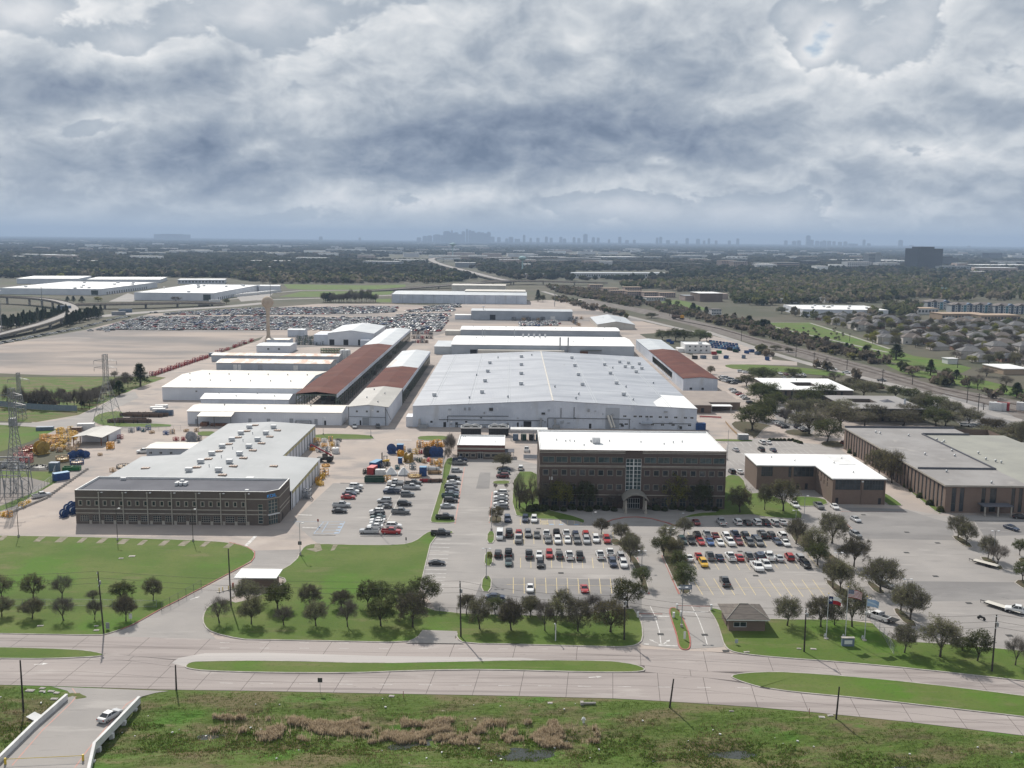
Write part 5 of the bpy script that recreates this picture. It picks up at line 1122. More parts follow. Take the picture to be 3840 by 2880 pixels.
row(C,[((B,2175),1150,'pickup','white'),(98,1155,'pickup','grey'),(345,1158,'sedan','grey'),(422,1162,'suv','white'),(505,1157,'sedan','white'),(583,1162,'suv','grey'),(662,1162,'suv','silver'),(740,1152,'suv','white'),(830,1157,'suv','red')],-90,'{o} from the grass island in the near half of the double row',GC)
row(C,[((B,2008),1275,'suv','black'),((B,2095),1268,'pickup','black'),(15,1272,'pickup','black'),(185,1280,'pickup','dark grey'),(270,1280,'sedan','white'),(353,1280,'suv','red'),(437,1285,'suv','dark grey'),(520,1290,'pickup','white'),(605,1290,'pickup','dark grey'),(775,1286,'pickup','white'),(858,1268,'pickup','white'),(945,1288,'suv','silver')],{'d':90,4:-90,5:-90},'{o} from the small tree island in the third row',GC)
row(C,[((B,2097),1340,'sedan','dark grey'),(15,1342,'sedan','teal'),(280,1356,'suv','black'),(880,1350,'suv','navy'),(970,1357,'suv','white')],-90,'{o} from the grass islands in the sparse fourth row',GC)
row(C,[(195,1557,'sedan','white'),(645,1560,'coupe','red')],-90,'{o} from the left in the almost empty front row',GC)
row(F,[(1985,237,'sedan','navy')],0,'half hidden by trees at the corner of the lot',GC)
row(C,[(1570,1010,'sedan','dark red'),(1780,1010,'pickup','silver'),(1915,1010,'suv','white'),(1995,1012,'sedan','black'),(2075,1012,'suv','white'),(2150,1015,'sedan','navy'),(2210,1010,'sedan','silver'),((D,65),1015,'suv','black'),((D,140),1015,'suv','silver'),((D,205),1010,'sedan','silver')],95,'{o} from the portico in the shaded row under the office',GD)
row(C,[(1578,1118,'suv','black'),(1660,1116,'pickup','silver'),(1730,1120,'sedan','dark red'),(1815,1122,'suv','white'),(1895,1116,'pickup','navy'),(1975,1118,'suv','black'),(2062,1138,'sedan','navy'),(2122,1118,'suv','dark grey'),(2190,1118,'suv','grey'),((D,40),1115,'pickup','black'),((D,112),1118,'suv','brown'),((D,205),1120,'suv','white')],90,'{o} from the drive in the far half of the double row right',GD)
row(C,[(1457,1165,'suv','teal'),(1530,1167,'suv','black'),(1610,1172,'sedan','red'),(1687,1175,'sedan','blue'),(1770,1178,'sedan','white'),(1850,1176,'pickup','white'),(1925,1172,'sedan','dark red'),(2015,1180,'suv','dark grey'),(2092,1180,'suv','grey'),((D,15),1175,'suv','dark grey'),((D,165),1170,'sedan','navy'),((D,235),1182,'sedan','white')],-88,'{o} from the drive in the near half of the double row right',GD)
row(C,[(1452,1310,'sedan','silver'),(1512,1305,'sedan','white'),(1592,1290,'sedan','red'),(1687,1296,'pickup','grey'),(1765,1302,'sedan','navy'),(1855,1300,'pickup','white'),(1930,1302,'sedan','red'),(2010,1300,'pickup','grey'),(2090,1296,'suv','navy'),(2180,1292,'pickup','white'),((D,30),1290,'suv','navy'),((D,98),1300,'pickup','white'),((D,180),1307,'sedan','silver'),((D,265),1300,'suv','red'),((D,350),1305,'suv','silver')],90,'{o} from the drive in the third row right',GD)
row(C,[(1632,1352,'suv','yellow'),(2070,1378,'pickup','white'),(2150,1366,'pickup','white'),((D,5),1382,'pickup','white'),((D,66),1362,'pickup','white'),((D,400),1362,'suv','black')],-88,'{o} from the drive in the fourth row right',GD)
row(C,[(1810,1506,'pickup','dark grey')],88,'alone in the empty front bays right of the drive',GD)
row(D,[(312,870,'suv','white'),(510,876,'pickup','grey'),(642,882,'sedan','white')],-88,'{o} from the left in front of the L-shaped brick building',GE)
row(D,[(815,986,'sedan','silver')],-80,'crossing the dark asphalt before the L-shaped building',GE)
row(D,[(815,1116,'suv','grey')],-75,'waiting beside the tree islands on the asphalt',GE)
row(D,[(2108,1057,'sedan','navy'),(2185,967,'sedan','black')],{'d':-70,1:-10},'{o} before the porch of the long brick building',GE)
row(C,[((D,40),350,'suv','white'),((D,92),350,'sedan','white'),((D,32),408,'suv','black'),((D,130),412,'sedan','navy'),(1900,410,'sedan','silver'),(1868,592,'suv','black'),(1932,592,'sedan','white')],95,'{o} of the few cars in the lot behind the L-shaped building',GE)
row(D,[(715,357,'suv','dark red')],90,'tucked against the far corner of the long brick building',GE)
row(C,[(117,562,'suv','white')],88,'driving past the lawn beside the four-storey office',GC)
row(H,[(1058,130,'sedan','grey')],-60,'under a tree beside a long planter',GE)
row(H,[(2165,350,'pickup','white')],150,'parked beside the flatbed trailer at the edge',GE)
row(E,[(912,1218,'sedan','silver')],68,'driving up the bridge between the white walls',None)
row(D,[(160,178,'sedan','white'),(180,196,'sedan','silver'),(200,205,'sedan','dark grey'),(228,220,'sedan','black'),(345,222,'suv','navy'),(378,236,'sedan','silver'),(400,250,'sedan','black')],20,'{o} from the left in the oak-shaded row',GF)
row(D,[(75,100,'sedan','white'),(110,80,'suv','navy'),(140,95,'sedan','silver'),(180,108,'sedan','grey'),(215,125,'sedan','dark grey'),(250,140,'suv','black'),(300,150,'sedan','white'),(490,170,'sedan','white')],15,'{o} from the left in the shaded lot below the white courtyard roof',GF)
row(K,[(1872,1325,'sedan','silver'),(1893,1345,'sedan','white'),(1915,1352,'sedan','dark grey'),(1935,1366,'sedan','red'),(1962,1382,'sedan','white'),(1985,1400,'sedan','silver'),(2022,1436,'suv','black')],15,'{o} from the far end beside the red-brown hall',GF,small=True)
row(K,[(1785+(k%9)*17,1222+(k//9)*22+(k%9)*5,('sedan','suv','pickup')[k*7%3],('grey','silver','black','white','navy')[k*3%5])for k in range(16)],20,'{o} in the cluster beyond the red-brown hall',GF,small=True)
row(L,[(190,1195,'sedan','white'),(240,1200,'sedan','dark red'),(295,1202,'suv','dark grey'),(340,1206,'sedan','white'),(386,1209,'suv','silver'),(222,1230,'sedan','grey'),(300,1236,'sedan','silver')],-85,'{o} from the left behind the white courtyard building',GF,small=True)
row(K,[(1942,1178,'suv','white'),(1985,1185,'sedan','white'),(2030,1187,'sedan','grey')],0,'{o} from the left on the lane by the grass mound',GF,small=True)
row(L,[(625,1160,'pickup','white'),(740,1187,'pickup','white'),(1032,1252,'pickup','grey'),(1025,1312,'sedan','red')],{'d':-25,3:20},'{o} along the side road by the rail line','vehicles on the side road',small=True)
row(D,[(1722,1205-1000,'suv','white'),(1762,207,'sedan','silver'),(1805,208,'sedan','grey'),(1855,206,'sedan','white'),(1895,180,'suv','black'),(1660,117,'suv','grey'),(1600,72,'sedan','white')],-20,'{o} in the small asphalt lot near the rail line',GF,small=True)
row(B,[(818,218,'pickup','silver'),(1012,218,'suv','dark grey')],-80,'{o} before the narrow white gable-fronted hall',GE)
row(A,[(1445,-85,'suv','black'),(1570,-80,'sedan','dark grey'),(1630,-80,'suv','black')],-70,'{o} from the left before the wide pale warehouse',GE,small=True)
row(A,[(345,790,'pickup','silver')],40,'on the grass beside the line of concrete blocks',GE,small=False)
row(A,[(1195,425,'pickup','white')],200,'beside the small pale store behind the workshop',GE)

# salvage lot: the nearest rows as individual cars, the rest as one mass
def small_mesh_data(kind):
 me=VK[kind]['small'];return[tuple(v.co)for v in me.vertices],[tuple(p.vertices)for p in me.polygons],[p.material_index for p in me.polygons]
rs=random.Random(5);PAL=['white','silver','grey','black','navy','white','white','silver','blue','red','dark grey','silver','white','silver']
salv=[m_ for m_ in()]
SM={c:mat('salvage_paint_'+c.replace(' ','_'),COLS[c],rough=.35)for c in set(PAL)}
mb_s=MB();mats_s=[SM[c]for c in sorted(SM)]+[M['car_glass'],M['tyre']];mi_s={c:k for k,c in enumerate(sorted(SM))};gi,ti=len(mi_s),len(mi_s)+1
def in_poly(p,poly):
 c=False;n=len(poly);j=n-1
 for i in range(n):
  if(poly[i][1]>p[1])!=(poly[j][1]>p[1])and p[0]<(poly[j][0]-poly[i][0])*(p[1]-poly[i][1])/(poly[j][1]-poly[i][1])+poly[i][0]:c=not c
  j=i
 return c
SD={k:small_mesh_data(k)for k in('sedan','suv','pickup','van','hatchback')}
lots=[poly_pts(I,[(800,838),(1150,735),(2212,725),(2212,838)]),poly_pts(J,[(0,660),(560,650),(1180,645),(1150,690),(900,700),(300,710),(0,712)]),poly_pts(I,[(1330,712),(1500,690),(2212,655),(2212,712)]),
  poly_pts(J,[(0,838),(0,728),(700,735),(1600,735),(1540,850),(1080,850),(300,838)]),poly_pts(J,[(1160,712),(1610,700),(1610,722),(1180,724)]),poly_pts(J,[(1230,675),(1640,655),(1640,680),(1260,690)]),poly_pts(J,[(1390,645),(1680,622),(1700,650),(1400,658)]),poly_pts(K,[(90,772),(430,760),(440,800),(100,806)])]
n_ind=0
for li,poly in enumerate(lots):
 ys=[p[1]for p in poly];xs_=[p[0]for p in poly];y=min(ys)+2.0;rw_=0
 while y<max(ys):
  x=min(xs_)
  while x<max(xs_):
   if in_poly((x,y),poly)and rs.random()<.93:
    kind=rs.choice(['sedan','sedan','suv','pickup','hatchback','suv','van' if rs.random()<.3 else 'sedan']);col=rs.choice(PAL);rz=R(rs.choice([55,235])+rs.uniform(-4,4));px,py=x+rs.uniform(-.25,.25),y+rs.uniform(-.4,.4)
    if li in(0,3)and rw_==0 and n_ind<48:
     n_ind+=1
     vehicle(kind,col,Vector((px,py,0)),rz,'%s %s, %s from the left in the front row of the salvage lot'%(col,{'suv':'SUV'}.get(kind,kind),ORD[n_ind-1]),'front row of the salvage lot',small=True)
    else:
     vs,fs,ms=SD[kind];i=len(mb_s.v);ca,sa=math.cos(rz),math.sin(rz)
     mb_s.v+=[(px+a*ca-b_*sa,py+a*sa+b_*ca,c_+.05)for a,b_,c_ in vs];mb_s.f+=[tuple(i+k for k in f_)for f_ in fs];mb_s.m+=[(mi_s[col],gi,ti)[m_]for m_ in ms]
   x+=3.05
  y+=(6.6 if rw_%2==0 else 8.6)if li in(0,3,1,2)else 6.0;rw_+=1
tag(mb_s.build('salvage_cars',mats_s),'hundreds of close-parked cars filling the salvage lot','cars',kind='stuff')
# the single file along the lot's far kerb
pts_=[(5,942),(40,935),(85,928),(120,915),(160,915),(205,905),(250,893),(285,887),(320,883),(357,875),(390,868),(420,862),(455,857),(490,850),(518,845),(548,840),(580,833),(612,828),(640,822),(668,817),(715,802),(745,795),(770,790),(800,780),(835,772),(870,762),(905,752),(940,745),(975,738),(1005,732),(1035,727),(1065,722),(1255,690),(1295,690),(750,838),(825,825),(890,842),(935,832)]
row(I,[(x,y,('sedan','suv','pickup','sedan')[k%4],('white','white','silver','dark grey','white','black')[k*5%6])for k,(x,y)in enumerate(pts_)],30,'{o} of the file along the ramp edge of the gravel lot','single file of vehicles along the gravel lot',small=True)
print('individual salvage',n_ind,'mass tris',len(mb_s.f))
# ------------------------------------------------------------------ trees
def leafm(name,c1,c2,var=.28,trans=.55):
 m=bpy.data.materials.new(name);m.use_nodes=True;n=NT(m.node_tree);n.n.clear()
 out=n.node('ShaderNodeOutputMaterial');di=n.node('ShaderNodeBsdfDiffuse');tr=n.node('ShaderNodeBsdfTranslucent');mx=n.node('ShaderNodeMixShader');mx.inputs[0].default_value=trans
 vec=n.node('ShaderNodeTexCoord').outputs['Object'];oi=n.node('ShaderNodeObjectInfo')
 col=n.mix(n.maprange(n.noise(vec,1.1,4,.65),.38,.62),c1,c2)
 hs=n.node('ShaderNodeHueSaturation');n.put(hs.inputs['Value'],n.maprange(oi.outputs['Random'],0,1,1-var,1+var,smooth=False));n.put(hs.inputs['Hue'],n.maprange(oi.outputs['Random'],0,1,.485,.52,smooth=False));n.put(hs.inputs['Color'],col)
 n.put(di.inputs[0],hs.outputs[0]);n.put(tr.inputs[0],hs.outputs[0]);n.l.new(di.outputs[0],mx.inputs[1]);n.l.new(tr.outputs[0],mx.inputs[2]);n.l.new(mx.outputs[0],out.inputs[0])
 return m
M['leaf_dark']=leafm('dark_oak_leaf',(0.072,0.084,0.036),(0.115,0.124,0.060));M['leaf_grey']=leafm('grey_green_leaf',(0.150,0.150,0.078),(0.215,0.210,0.112));M['leaf_lime']=leafm('spring_leaf',(0.19,0.19,0.04),(0.26,0.24,0.07))
M['leaf_pine']=leafm('pine_needle',(0.028,0.044,0.022),(0.045,0.062,0.030));M['twig']=leafm('bare_twig',(0.150,0.130,0.112),(0.20,0.175,0.152),trans=.0);M['bark']=mat('tree_bark',(0.055,0.046,0.038),(0.085,0.072,0.060),2.0,coords='obj')
M['leaf_brown']=leafm('brown_green_leaf',(0.150,0.135,0.058),(0.200,0.180,0.080))
def make_tree(seed,kind):
 """about 6 m tall, 5.6 m across; trunk at the origin"""
 r_=random.Random(seed);tk=MB();cr=MB()
 H_,R_=6.0,2.8
 cz,rz_,leaf,per,lm,ncl={'dense':(3.6,2.4,.42,34,'leaf_dark',125),'oak':(3.5,2.4,.36,26,'leaf_grey',125),'lime':(3.3,2.6,.40,30,'leaf_lime',125),'brown':(3.5,2.4,.36,24,'leaf_brown',125),'bare':(3.7,2.2,.30,34,'twig',120),'pine':(3.4,2.5,.40,36,'leaf_pine',110),'poplar':(3.5,2.5,.25,16,'twig',50)}[kind]
 tb=1.15 if kind!='pine' else 5.4
 lean=Vector((r_.uniform(-.18,.18),r_.uniform(-.18,.18),0))
 top=Vector((0,0,tb))+lean
 tk.tube((0,0,-.05),top*.5+Vector((0,0,0)),.20,.15,7);tk.tube(top*.5,top,.15,.12,7)
 limbs=[]
 if kind=='pine':
  for k in range(ncl):
   z=1.0+4.9*(k/ncl);rr=1.9*(1-(z-1.0)/5.2)**.8*r_.uniform(.45,1.05);a=r_.uniform(0,6.283)
   c=Vector((rr*math.cos(a),rr*math.sin(a),z));limbs.append(c)
   if k%3==0:tk.tube((0,0,z+.1),c,.04,.015,3)
 else:
  nl=r_.randint(5,7);mains=[]
  for k in range(nl):
   a=6.283*k/nl+r_.uniform(-.35,.35);rr=R_*r_.uniform(.35,.55);z=cz+r_.uniform(-.7,.9);e_=top+Vector((rr*math.cos(a),rr*math.sin(a),z-tb));mid=top.lerp(e_,.5)+Vector((r_.uniform(-.15,.15),r_.uniform(-.15,.15),.25))
   tk.tube(top,mid,.09,.065,5);tk.tube(mid,e_,.065,.035,4);mains.append((mid,e_))
  so_=r_.uniform(0,50)
  for k in range(ncl):
   a=r_.uniform(0,6.283);u=r_.uniform(-.75,1);s_=math.sqrt(max(0,1-u*u));rad=r_.uniform(.25,1.0)**.5*(1.0+.42*mnoise.noise(Vector((1.6*s_*math.cos(a)+so_,1.6*s_*math.sin(a),1.6*u))))
   if kind=='poplar':c=Vector((R_*.42*rad*s_*math.cos(a),R_*.42*rad*s_*math.sin(a),cz+rz_*u*rad))
   else:c=Vector((R_*rad*s_*math.cos(a),R_*rad*s_*math.sin(a),cz+rz_*u*rad*.95))
   limbs.append(c);m0,e0=min(mains,key=lambda q_:(q_[1]-c).length)
   st=m0.lerp(e0,r_.uniform(.3,1));tk.tube(st,c,.03,.012,3)
 up_=Vector((0,0,1))
 for c in limbs:
  rc=r_.uniform(.48,.82)*(1.0 if kind!='pine' else .75)
  for _ in range(per):
   dv=Vector((r_.gauss(0,1),r_.gauss(0,1),r_.gauss(0,.8)));dv.normalize();p=c+dv*rc*r_.random()**.45
   if kind in('bare','poplar'):
    ax=(p-Vector((0,0,tb)))*.6+Vector((r_.gauss(0,.6),r_.gauss(0,.6),r_.gauss(.2,.5)));ax.normalize();sd=ax.cross(Vector((r_.gauss(0,1),r_.gauss(0,1),r_.gauss(0,1))));sd.normalize()
    l_,w_=r_.uniform(.35,.75),.022
   else:
    ax=Vector((r_.gauss(0,1),r_.gauss(0,1),r_.gauss(0,.6)));ax.normalize();sd=ax.cross(Vector((r_.gauss(0,1),r_.gauss(0,1),r_.gauss(0,1))));sd.normalize()
    l_=leaf*r_.uniform(.35,.75);w_=l_*r_.uniform(.3,.55)
   cr.quad(p-ax*l_/2-sd*w_/2,p+ax*l_/2-sd*w_/2*.5,p+ax*l_/2+sd*w_/2*.5,p-ax*l_/2+sd*w_/2)
   if kind in('oak','brown')and _%3:
    ax=(p-Vector((0,0,tb)))*.5+Vector((r_.gauss(0,.7),r_.gauss(0,.7),r_.gauss(.3,.5)));ax.normalize();sd=ax.orthogonal().normalized();l_=r_.uniform(.4,.9);cr.quad(p-ax*l_/2-sd*.02,p+ax*l_/2-sd*.009,p+ax*l_/2+sd*.009,p-ax*l_/2+sd*.02,1)
 if kind in('oak','brown','lime'): # fine twigs show through the thin foliage
  for c in limbs:
   for _ in range(5):
    ax=Vector((r_.gauss(0,1),r_.gauss(0,1),r_.gauss(.3,.7)));ax.normalize();sd=ax.orthogonal().normalized();p=c+ax*.1
    tk.quad(p-sd*.015,p+sd*.015,p+ax*.8+sd*.006,p+ax*.8-sd*.006)
 return tk.mesh('trunk',M['bark']),cr.mesh('crown',[M[lm],M['twig']])
TREES={}
for kind,n_ in(('dense',3),('oak',7),('lime',2),('brown',3),('bare',4),('pine',2),('poplar',2)):TREES[kind]=[make_tree(100+7*k+len(kind)*31,kind)for k in range(n_)]
TNAME={'dense':'live_oak_tree','oak':'oak_tree','lime':'spring_green_tree','brown':'oak_tree','bare':'bare_tree','pine':'pine_tree','poplar':'bare_tree'}
TADJ={'dense':'dense dark green oak','oak':'thin grey-green oak','lime':'yellow-green leafing tree','brown':'brownish green oak','bare':'bare twiggy tree','pine':'dark conical evergreen','poplar':'tall bare narrow tree'}
rt_=random.Random(21);tcount=[0]
def tree(p,kind,h,wd,label,group=None,z=0.0):
 tcount[0]+=1;v=TREES[kind][(tcount[0]*5+int(p.x*3))%len(TREES[kind])]
 t=thing(TNAME[kind],label,'tree',(p.x,p.y,z),rt_.uniform(0,6.28),group)
 sx=wd/(5.8 if kind not in('pine','poplar')else(4.0 if kind=='pine' else 2.9));t.scale=(sx,sx,h/6.1)
 place('trunk',v[0],t);place('crown',v[1],t);return t
def trees(fn,lst,text,group,z=0.0):
 for k,(x,yb,yt,w_,kind)in enumerate(lst):
  p=fn(x,yb);t2=fn(x,yt) # same column, row of the crown's top
  top_row=proj(t2)[1];h=ht(p,top_row);sc_=proj(p)[2]/FPX*0.4521
  tree(p,kind,max(h,1.2),w_*sc_,'%s, %s'%(TADJ[kind],text.format(o=ORD[k])),group,z)
T1='trees along the front lawns'
trees(E,[(15,262,60,190,'oak'),(275,262,52,200,'oak'),(515,262,55,190,'bare'),(772,290,185,130,'bare'),(1020,275,112,215,'dense'),(1270,275,85,155,'oak')],'{o} from the left in the back row on the left lawn',T1,.16)
trees(E,[(15,405,240,190,'oak'),(268,422,255,200,'oak'),(527,440,245,200,'bare'),(785,432,260,140,'bare'),(1045,442,230,180,'oak')],'{o} from the left in the front row on the left lawn',T1,.16)
trees(E,[(1820,460,245,215,'bare'),(2085,468,240,200,'oak'),(2060,300,110,270,'oak')],'{o} of three by the left gate booth',T1,.16)
trees(F,[(230,478,320,185,'bare'),(497,485,270,200,'oak'),(760,492,260,180,'bare'),(1035,485,240,265,'dense'),(1300,495,190,260,'oak'),(1855,510,250,220,'oak'),(2115,520,275,210,'oak'),((2480),520,260,200,'oak')],'{o} of the roadside row right of the left drive',T1,.16)
trees(F,[(180,345,130,245,'dense'),(450,335,140,195,'oak'),(710,335,195,190,'oak'),(930,330,110,210,'dense'),(1045,325,115,180,'dense'),(1205,390,135,230,'dense'),(1395,290,85,290,'dense'),(1745,390,215,160,'oak'),(1985,385,240,180,'dense'),(2280,390,230,160,'oak')],'{o} in the second row behind the roadside trees',T1,.16)
trees(K7,[(37,520,270,250,'oak'),(317,525,270,180,'bare'),(590,530,260,240,'oak'),(860,535,265,320,'brown')],'{o} of the roadside trees left of the entrance lanes',T1,.16)
trees(K7,[(195,412,245,150,'oak'),(460,412,175,195,'oak'),(725,395,215,190,'bare'),(1000,330,100,300,'dense')],'{o} along the lot edge left of the entrance lanes',T1,.16)
T2='trees of the central drive'
trees(C,[(785,1112,985,130,'oak'),(945,1172,1018,165,'oak'),(1030,1345,1110,180,'oak'),(1030,1240,1110,160,'brown'),(1120,1550,1385,165,'dense')],'{o} down the left side of the central drive',T2,.16)
trees(C,[(1470,1122,980,140,'oak'),(1335,1180,1040,180,'oak'),(1300,1300,1130,190,'dense'),(1400,1330,1140,170,'oak'),(1420,1450,1250,180,'dense'),(1465,1600,1340,200,'dense')],'{o} down the right side of the central drive',T2,.16)
T3='trees in front of the four-storey office'
trees(C,[(105,885,600,130,'poplar'),(215,870,600,110,'poplar'),(165,905,745,150,'brown'),(310,900,680,150,'oak'),(450,905,655,230,'lime'),(655,905,680,220,'dense'),(1395,905,600,240,'lime'),(1615,905,660,230,'dense'),(1560,905,720,180,'brown'),(1935,935,720,220,'brown')],'{o} from the left among the trees against the office front',T3,.16)
trees(C,[(860,900,775,120,'bare'),(920,900,760,120,'bare'),(1220,900,790,120,'bare'),(1260,900,800,110,'bare')],'{o} of the small bare trees flanking the portico',T3,.16)
T4='trees around the brick buildings'
trees(D,[(60,915,690,130,'oak'),(215,925,650,260,'oak'),((-375),815,610,190,'oak')],'{o} on the lawn left of the L-shaped building',T4,.16)
trees(D,[(1115,690,405,230,'brown'),(1010,640,395,230,'oak'),(905,480,400,130,'oak')],'{o} of three between the two brick buildings',T4)
trees(D,[(580,352,160,250,'dense'),(430,285,75,330,'oak'),(690,235,30,340,'oak'),(230,190,60,120,'bare'),((-40),255,30,330,'dense'),(60,165,-20,230,'dense'),(890,215,90,210,'oak'),(1210,215,80,290,'oak'),(1480,215,60,250,'dense'),(1560,215,90,240,'oak'),(1340,180,40,160,'dense')],'{o} among the big oaks around the courtyard offices',T4,.1)
trees(L,[(60,1430,1260,260,'dense'),(420,1475,1310,260,'dense'),(560,1420,1270,230,'dense'),(880,1390,1245,240,'oak'),(700,1350,1260,220,'oak'),(1150,1400,1290,160,'dense'),(1280,1430,1310,180,'dense'),(1400,1470,1340,180,'oak'),(60,1260,1140,230,'dense'),(640,1260,1180,120,'bare'),(790,1300,1230,150,'oak'),(980,1340,1270,170,'oak')],'{o} of the oaks between courtyard roofs and side road',T4)
trees(K,[(2090,1240,1140,180,'dense'),(1990,1300,1200,170,'dense'),(2110,1440,1270,260,'dense'),(1690,1200,1130,70,'oak')],'{o} of the oaks left of the white courtyard roof',T4)
trees(D,[(1900,385,215,300,'oak'),(2080,330,220,220,'brown'),(2190,395,180,130,'oak'),(2000,395,260,180,'oak')],'{o} of the trees behind the long brick building',T4)
T5='trees in the planters of the right lot'
trees(D,[(320,1195,985,180,'oak'),(470,1315,1055,230,'oak'),(500,1370,1180,210,'dense'),(620,1190,945,260,'oak'),(800,1385,1140,240,'oak'),(625,1562,1310,200,'oak'),(690,1592,1330,230,'oak'),(1022,1592,1320,330,'oak'),(1665,1148,955,170,'oak'),(1735,1205,1010,170,'oak'),(1912,1322,1130,150,'oak'),(1990,1375,1190,180,'bare'),(2175,1290,1150,120,'dense'),(2200,1505,1330,170,'dense')],'{o} of the planter trees in the right lot',T5,.16)
trees(H,[(785,492,130,270,'oak'),(1265,435,130,270,'oak'),(1190,355,150,200,'oak')],'{o} of the thin planter trees behind the flags',T5,.16)
trees(H,[(247,482,235,240,'oak'),(525,492,235,240,'oak'),(640,480,300,170,'dense')],'{o} from the gatehouse on the flag lawn',T1,.16)
trees(H,[(1220,708,470,220,'oak'),(1515,742,400,340,'oak'),(1825,775,510,230,'dense'),(2140,812,565,200,'bare'),(1700,690,590,200,'dense')],'{o} of the roadside trees right of the flags',T1,.16)
trees(B,[(2045,560,440,180,'oak'),(1990,1005,880,135,'brown'),(1985,745,690,40,'bare'),(2075,745,690,40,'bare'),(1940,1345,1255,50,'lime')],'{o} of the lot island trees left of the office lawn',T2,.16)
trees(B,[(1600,470,280,110,'bare'),(1620,440,275,90,'bare'),(1590,510,380,70,'bare'),(2185,905,600,80,'poplar'),(2160,900,640,60,'poplar')],'{o} of the bare trees by the small brick office',T2,.1)
trees(I,[(1165,1300,1112,165,'pine'),(990,1375,1255,120,'pine'),(920,1370,1265,70,'dense')],'{o} of the dark evergreens beside the left pylon',T4)
trees(I,[(60+k*62,1475+(k%3)*8,1285+(k*37%60),90,'bare')for k in range(13)],'{o} of the leafless thicket behind the blue-grey fence','leafless thicket left of the pylon')
trees(I,[(700+k*45,1470-(k*20),1330-(k*20)+(k*37%30),100,'bare')for k in range(9)],'{o} of the leafless thicket around the pylon foot','leafless thicket left of the pylon')
trees(I,[(950,1240,1170,70,'bare'),(1040,1250,1180,70,'bare')],'{o} of the pinkish bare trees beside the tall evergreen','leafless thicket left of the pylon')
trees(L,[(150,1500,1350,220,'dense'),(330,1560,1400,230,'oak'),(30,1580,1430,240,'dense'),(480,1560,1400,260,'oak'),(700,1560,1400,260,'oak'),(980,1600,1450,230,'oak'),(1240,1590,1440,240,'oak'),(1480,1520,1370,220,'dense'),(1600,1560,1420,220,'oak'),(1760,1620,1480,220,'oak'),(1950,1700,1560,230,'brown'),(2150,1720,1590,200,'oak'),(560,1310,1220,170,'oak'),(300,1220,1150,150,'dense'),(1350,1500,1380,180,'oak')],'{o} of the shade trees filling the courtyard grounds',T4)
# clipped bushes
def bush(p,r_,label,group,z=.1):
 key='bush'
 if key not in CACHE:
  q_=random.Random(3);mb=MB()
  for _ in range(900):
   d_=Vector((q_.gauss(0,1),q_.gauss(0,1),abs(q_.gauss(0,1))));d_.normalize();pp=Vector((d_.x,d_.y,d_.z*1.1))*q_.uniform(.8,1.02)
   ax=Vector((q_.gauss(0,1),q_.gauss(0,1),q_.gauss(0,1)));ax.normalize();sd=ax.orthogonal().normalized();mb.quad(pp-ax*.09-sd*.05,pp+ax*.09-sd*.05,pp+ax*.09+sd*.05,pp-ax*.09+sd*.05)
  mb.lathe([(.75,0),(.8,.4),(.6,.8),(.1,.98)],10)
  CACHE[key]=mb.mesh('bush',M['leaf_dark'])
 return tag(place('bush',CACHE[key],None,(p.x,p.y,z),rt_.uniform(0,6),(r_,r_,r_*1.05)),label,'bush',group)
for k,(x,y)in enumerate([(1520,900),(1430,845),(1350,785),(1290,735),(1240,700),(770,415),(820,440)]):bush(D(x+4,y+26),1.5,'rounded clipped bush, %s from the front corner along the long brick wall'%ORD[k],'clipped bushes along the long brick building')
for k,(x,y)in enumerate([(105,337),(135,337),(165,338),(195,338),(225,338),(262,338),(292,338),(315,348),(330,350),(345,358),(362,362)]):bush(D(x,y),.9,'low dark hedge bush, %s from the white cars in the planted kerb'%ORD[k],'hedge bushes behind the L-shaped building')
for k,x in enumerate(range(330,1800,70)):
 if not 930<x<1170:bush(C(x,905+(k%3)*8),1.1+.3*(k%2),'shaded foundation bush, %s from the left under the office windows'%ORD[k],'foundation bushes of the four-storey office',.16)
for k,(x,y)in enumerate([(245,915),(200,925),(290,920)]):bush(C(x,y),1.7,'spreading low shrub, %s from the lawn at the office corner'%ORD[k],'foundation bushes of the four-storey office',.16)
# ------------------------------------------------------------------ bridge over the ditch, lower left
def on_plane_y(fn,x,y,Y):
 """the point of the sight line through a photograph pixel that lies at depth Y"""
 g=fn(x,y,0.0);o=Vector((0,0,CAM_H));t=Y/g.y;return o+(g-o)*t
bl=[xy(p)for p in(E(590,1062),E(560,1075),E(0,1610),E(-250,1850))];br_=[xy(p)for p in(E(1170,1078),E(1140,1100),E(800,1490),E(745,1640),E(700,1850))]
deck_pts=bl+br_[::-1]
deck_full=[(p[0],p[1])for p in[xy(E(430,985)),xy(E(560,1020)),xy(E(600,1065))]+bl[1:]+br_[::-1][:-1]+[xy(E(1175,1068)),xy(E(1290,1036)),xy(E(1400,1022))]]
MB().prism(deck_full,-.55,.045).build('bridge_deck',M['lot'],None).__setitem__('kind','structure')
def parapet(pts,label,posts):
 t=thing('bridge_parapet',label,'wall',(pts[0][0],pts[0][1],0));o_=pts[0];rel=[(p[0]-o_[0],p[1]-o_[1])for p in pts]
 strip_mesh(MB(),rel,.38,-.25,1.05).build('wall',M['white_wall'],t);strip_mesh(MB(),rel,.52,1.05,1.17).build('coping',M['white_wall'],t)
 if posts:
  for k in range(posts):
   q_=lerp_poly(rel,(k+.45)/posts);MB().box(q_[0]-.3,q_[0]+.45,q_[1]-.3,q_[1]+.3,-1.9,-.25).build('pier',M['white_wall'],t)
 return t
parapet([xy(p)for p in(E(556,1092),E(280,1335),E(0,1612),E(-250,1860))],'low white parapet wall on the left side of the bridge',0)
parapet([xy(p)for p in(E(1158,1112),E(1000,1280),E(785,1500),E(745,1680),E(705,1900))],'white parapet wall with piers on the right side of the bridge',7)
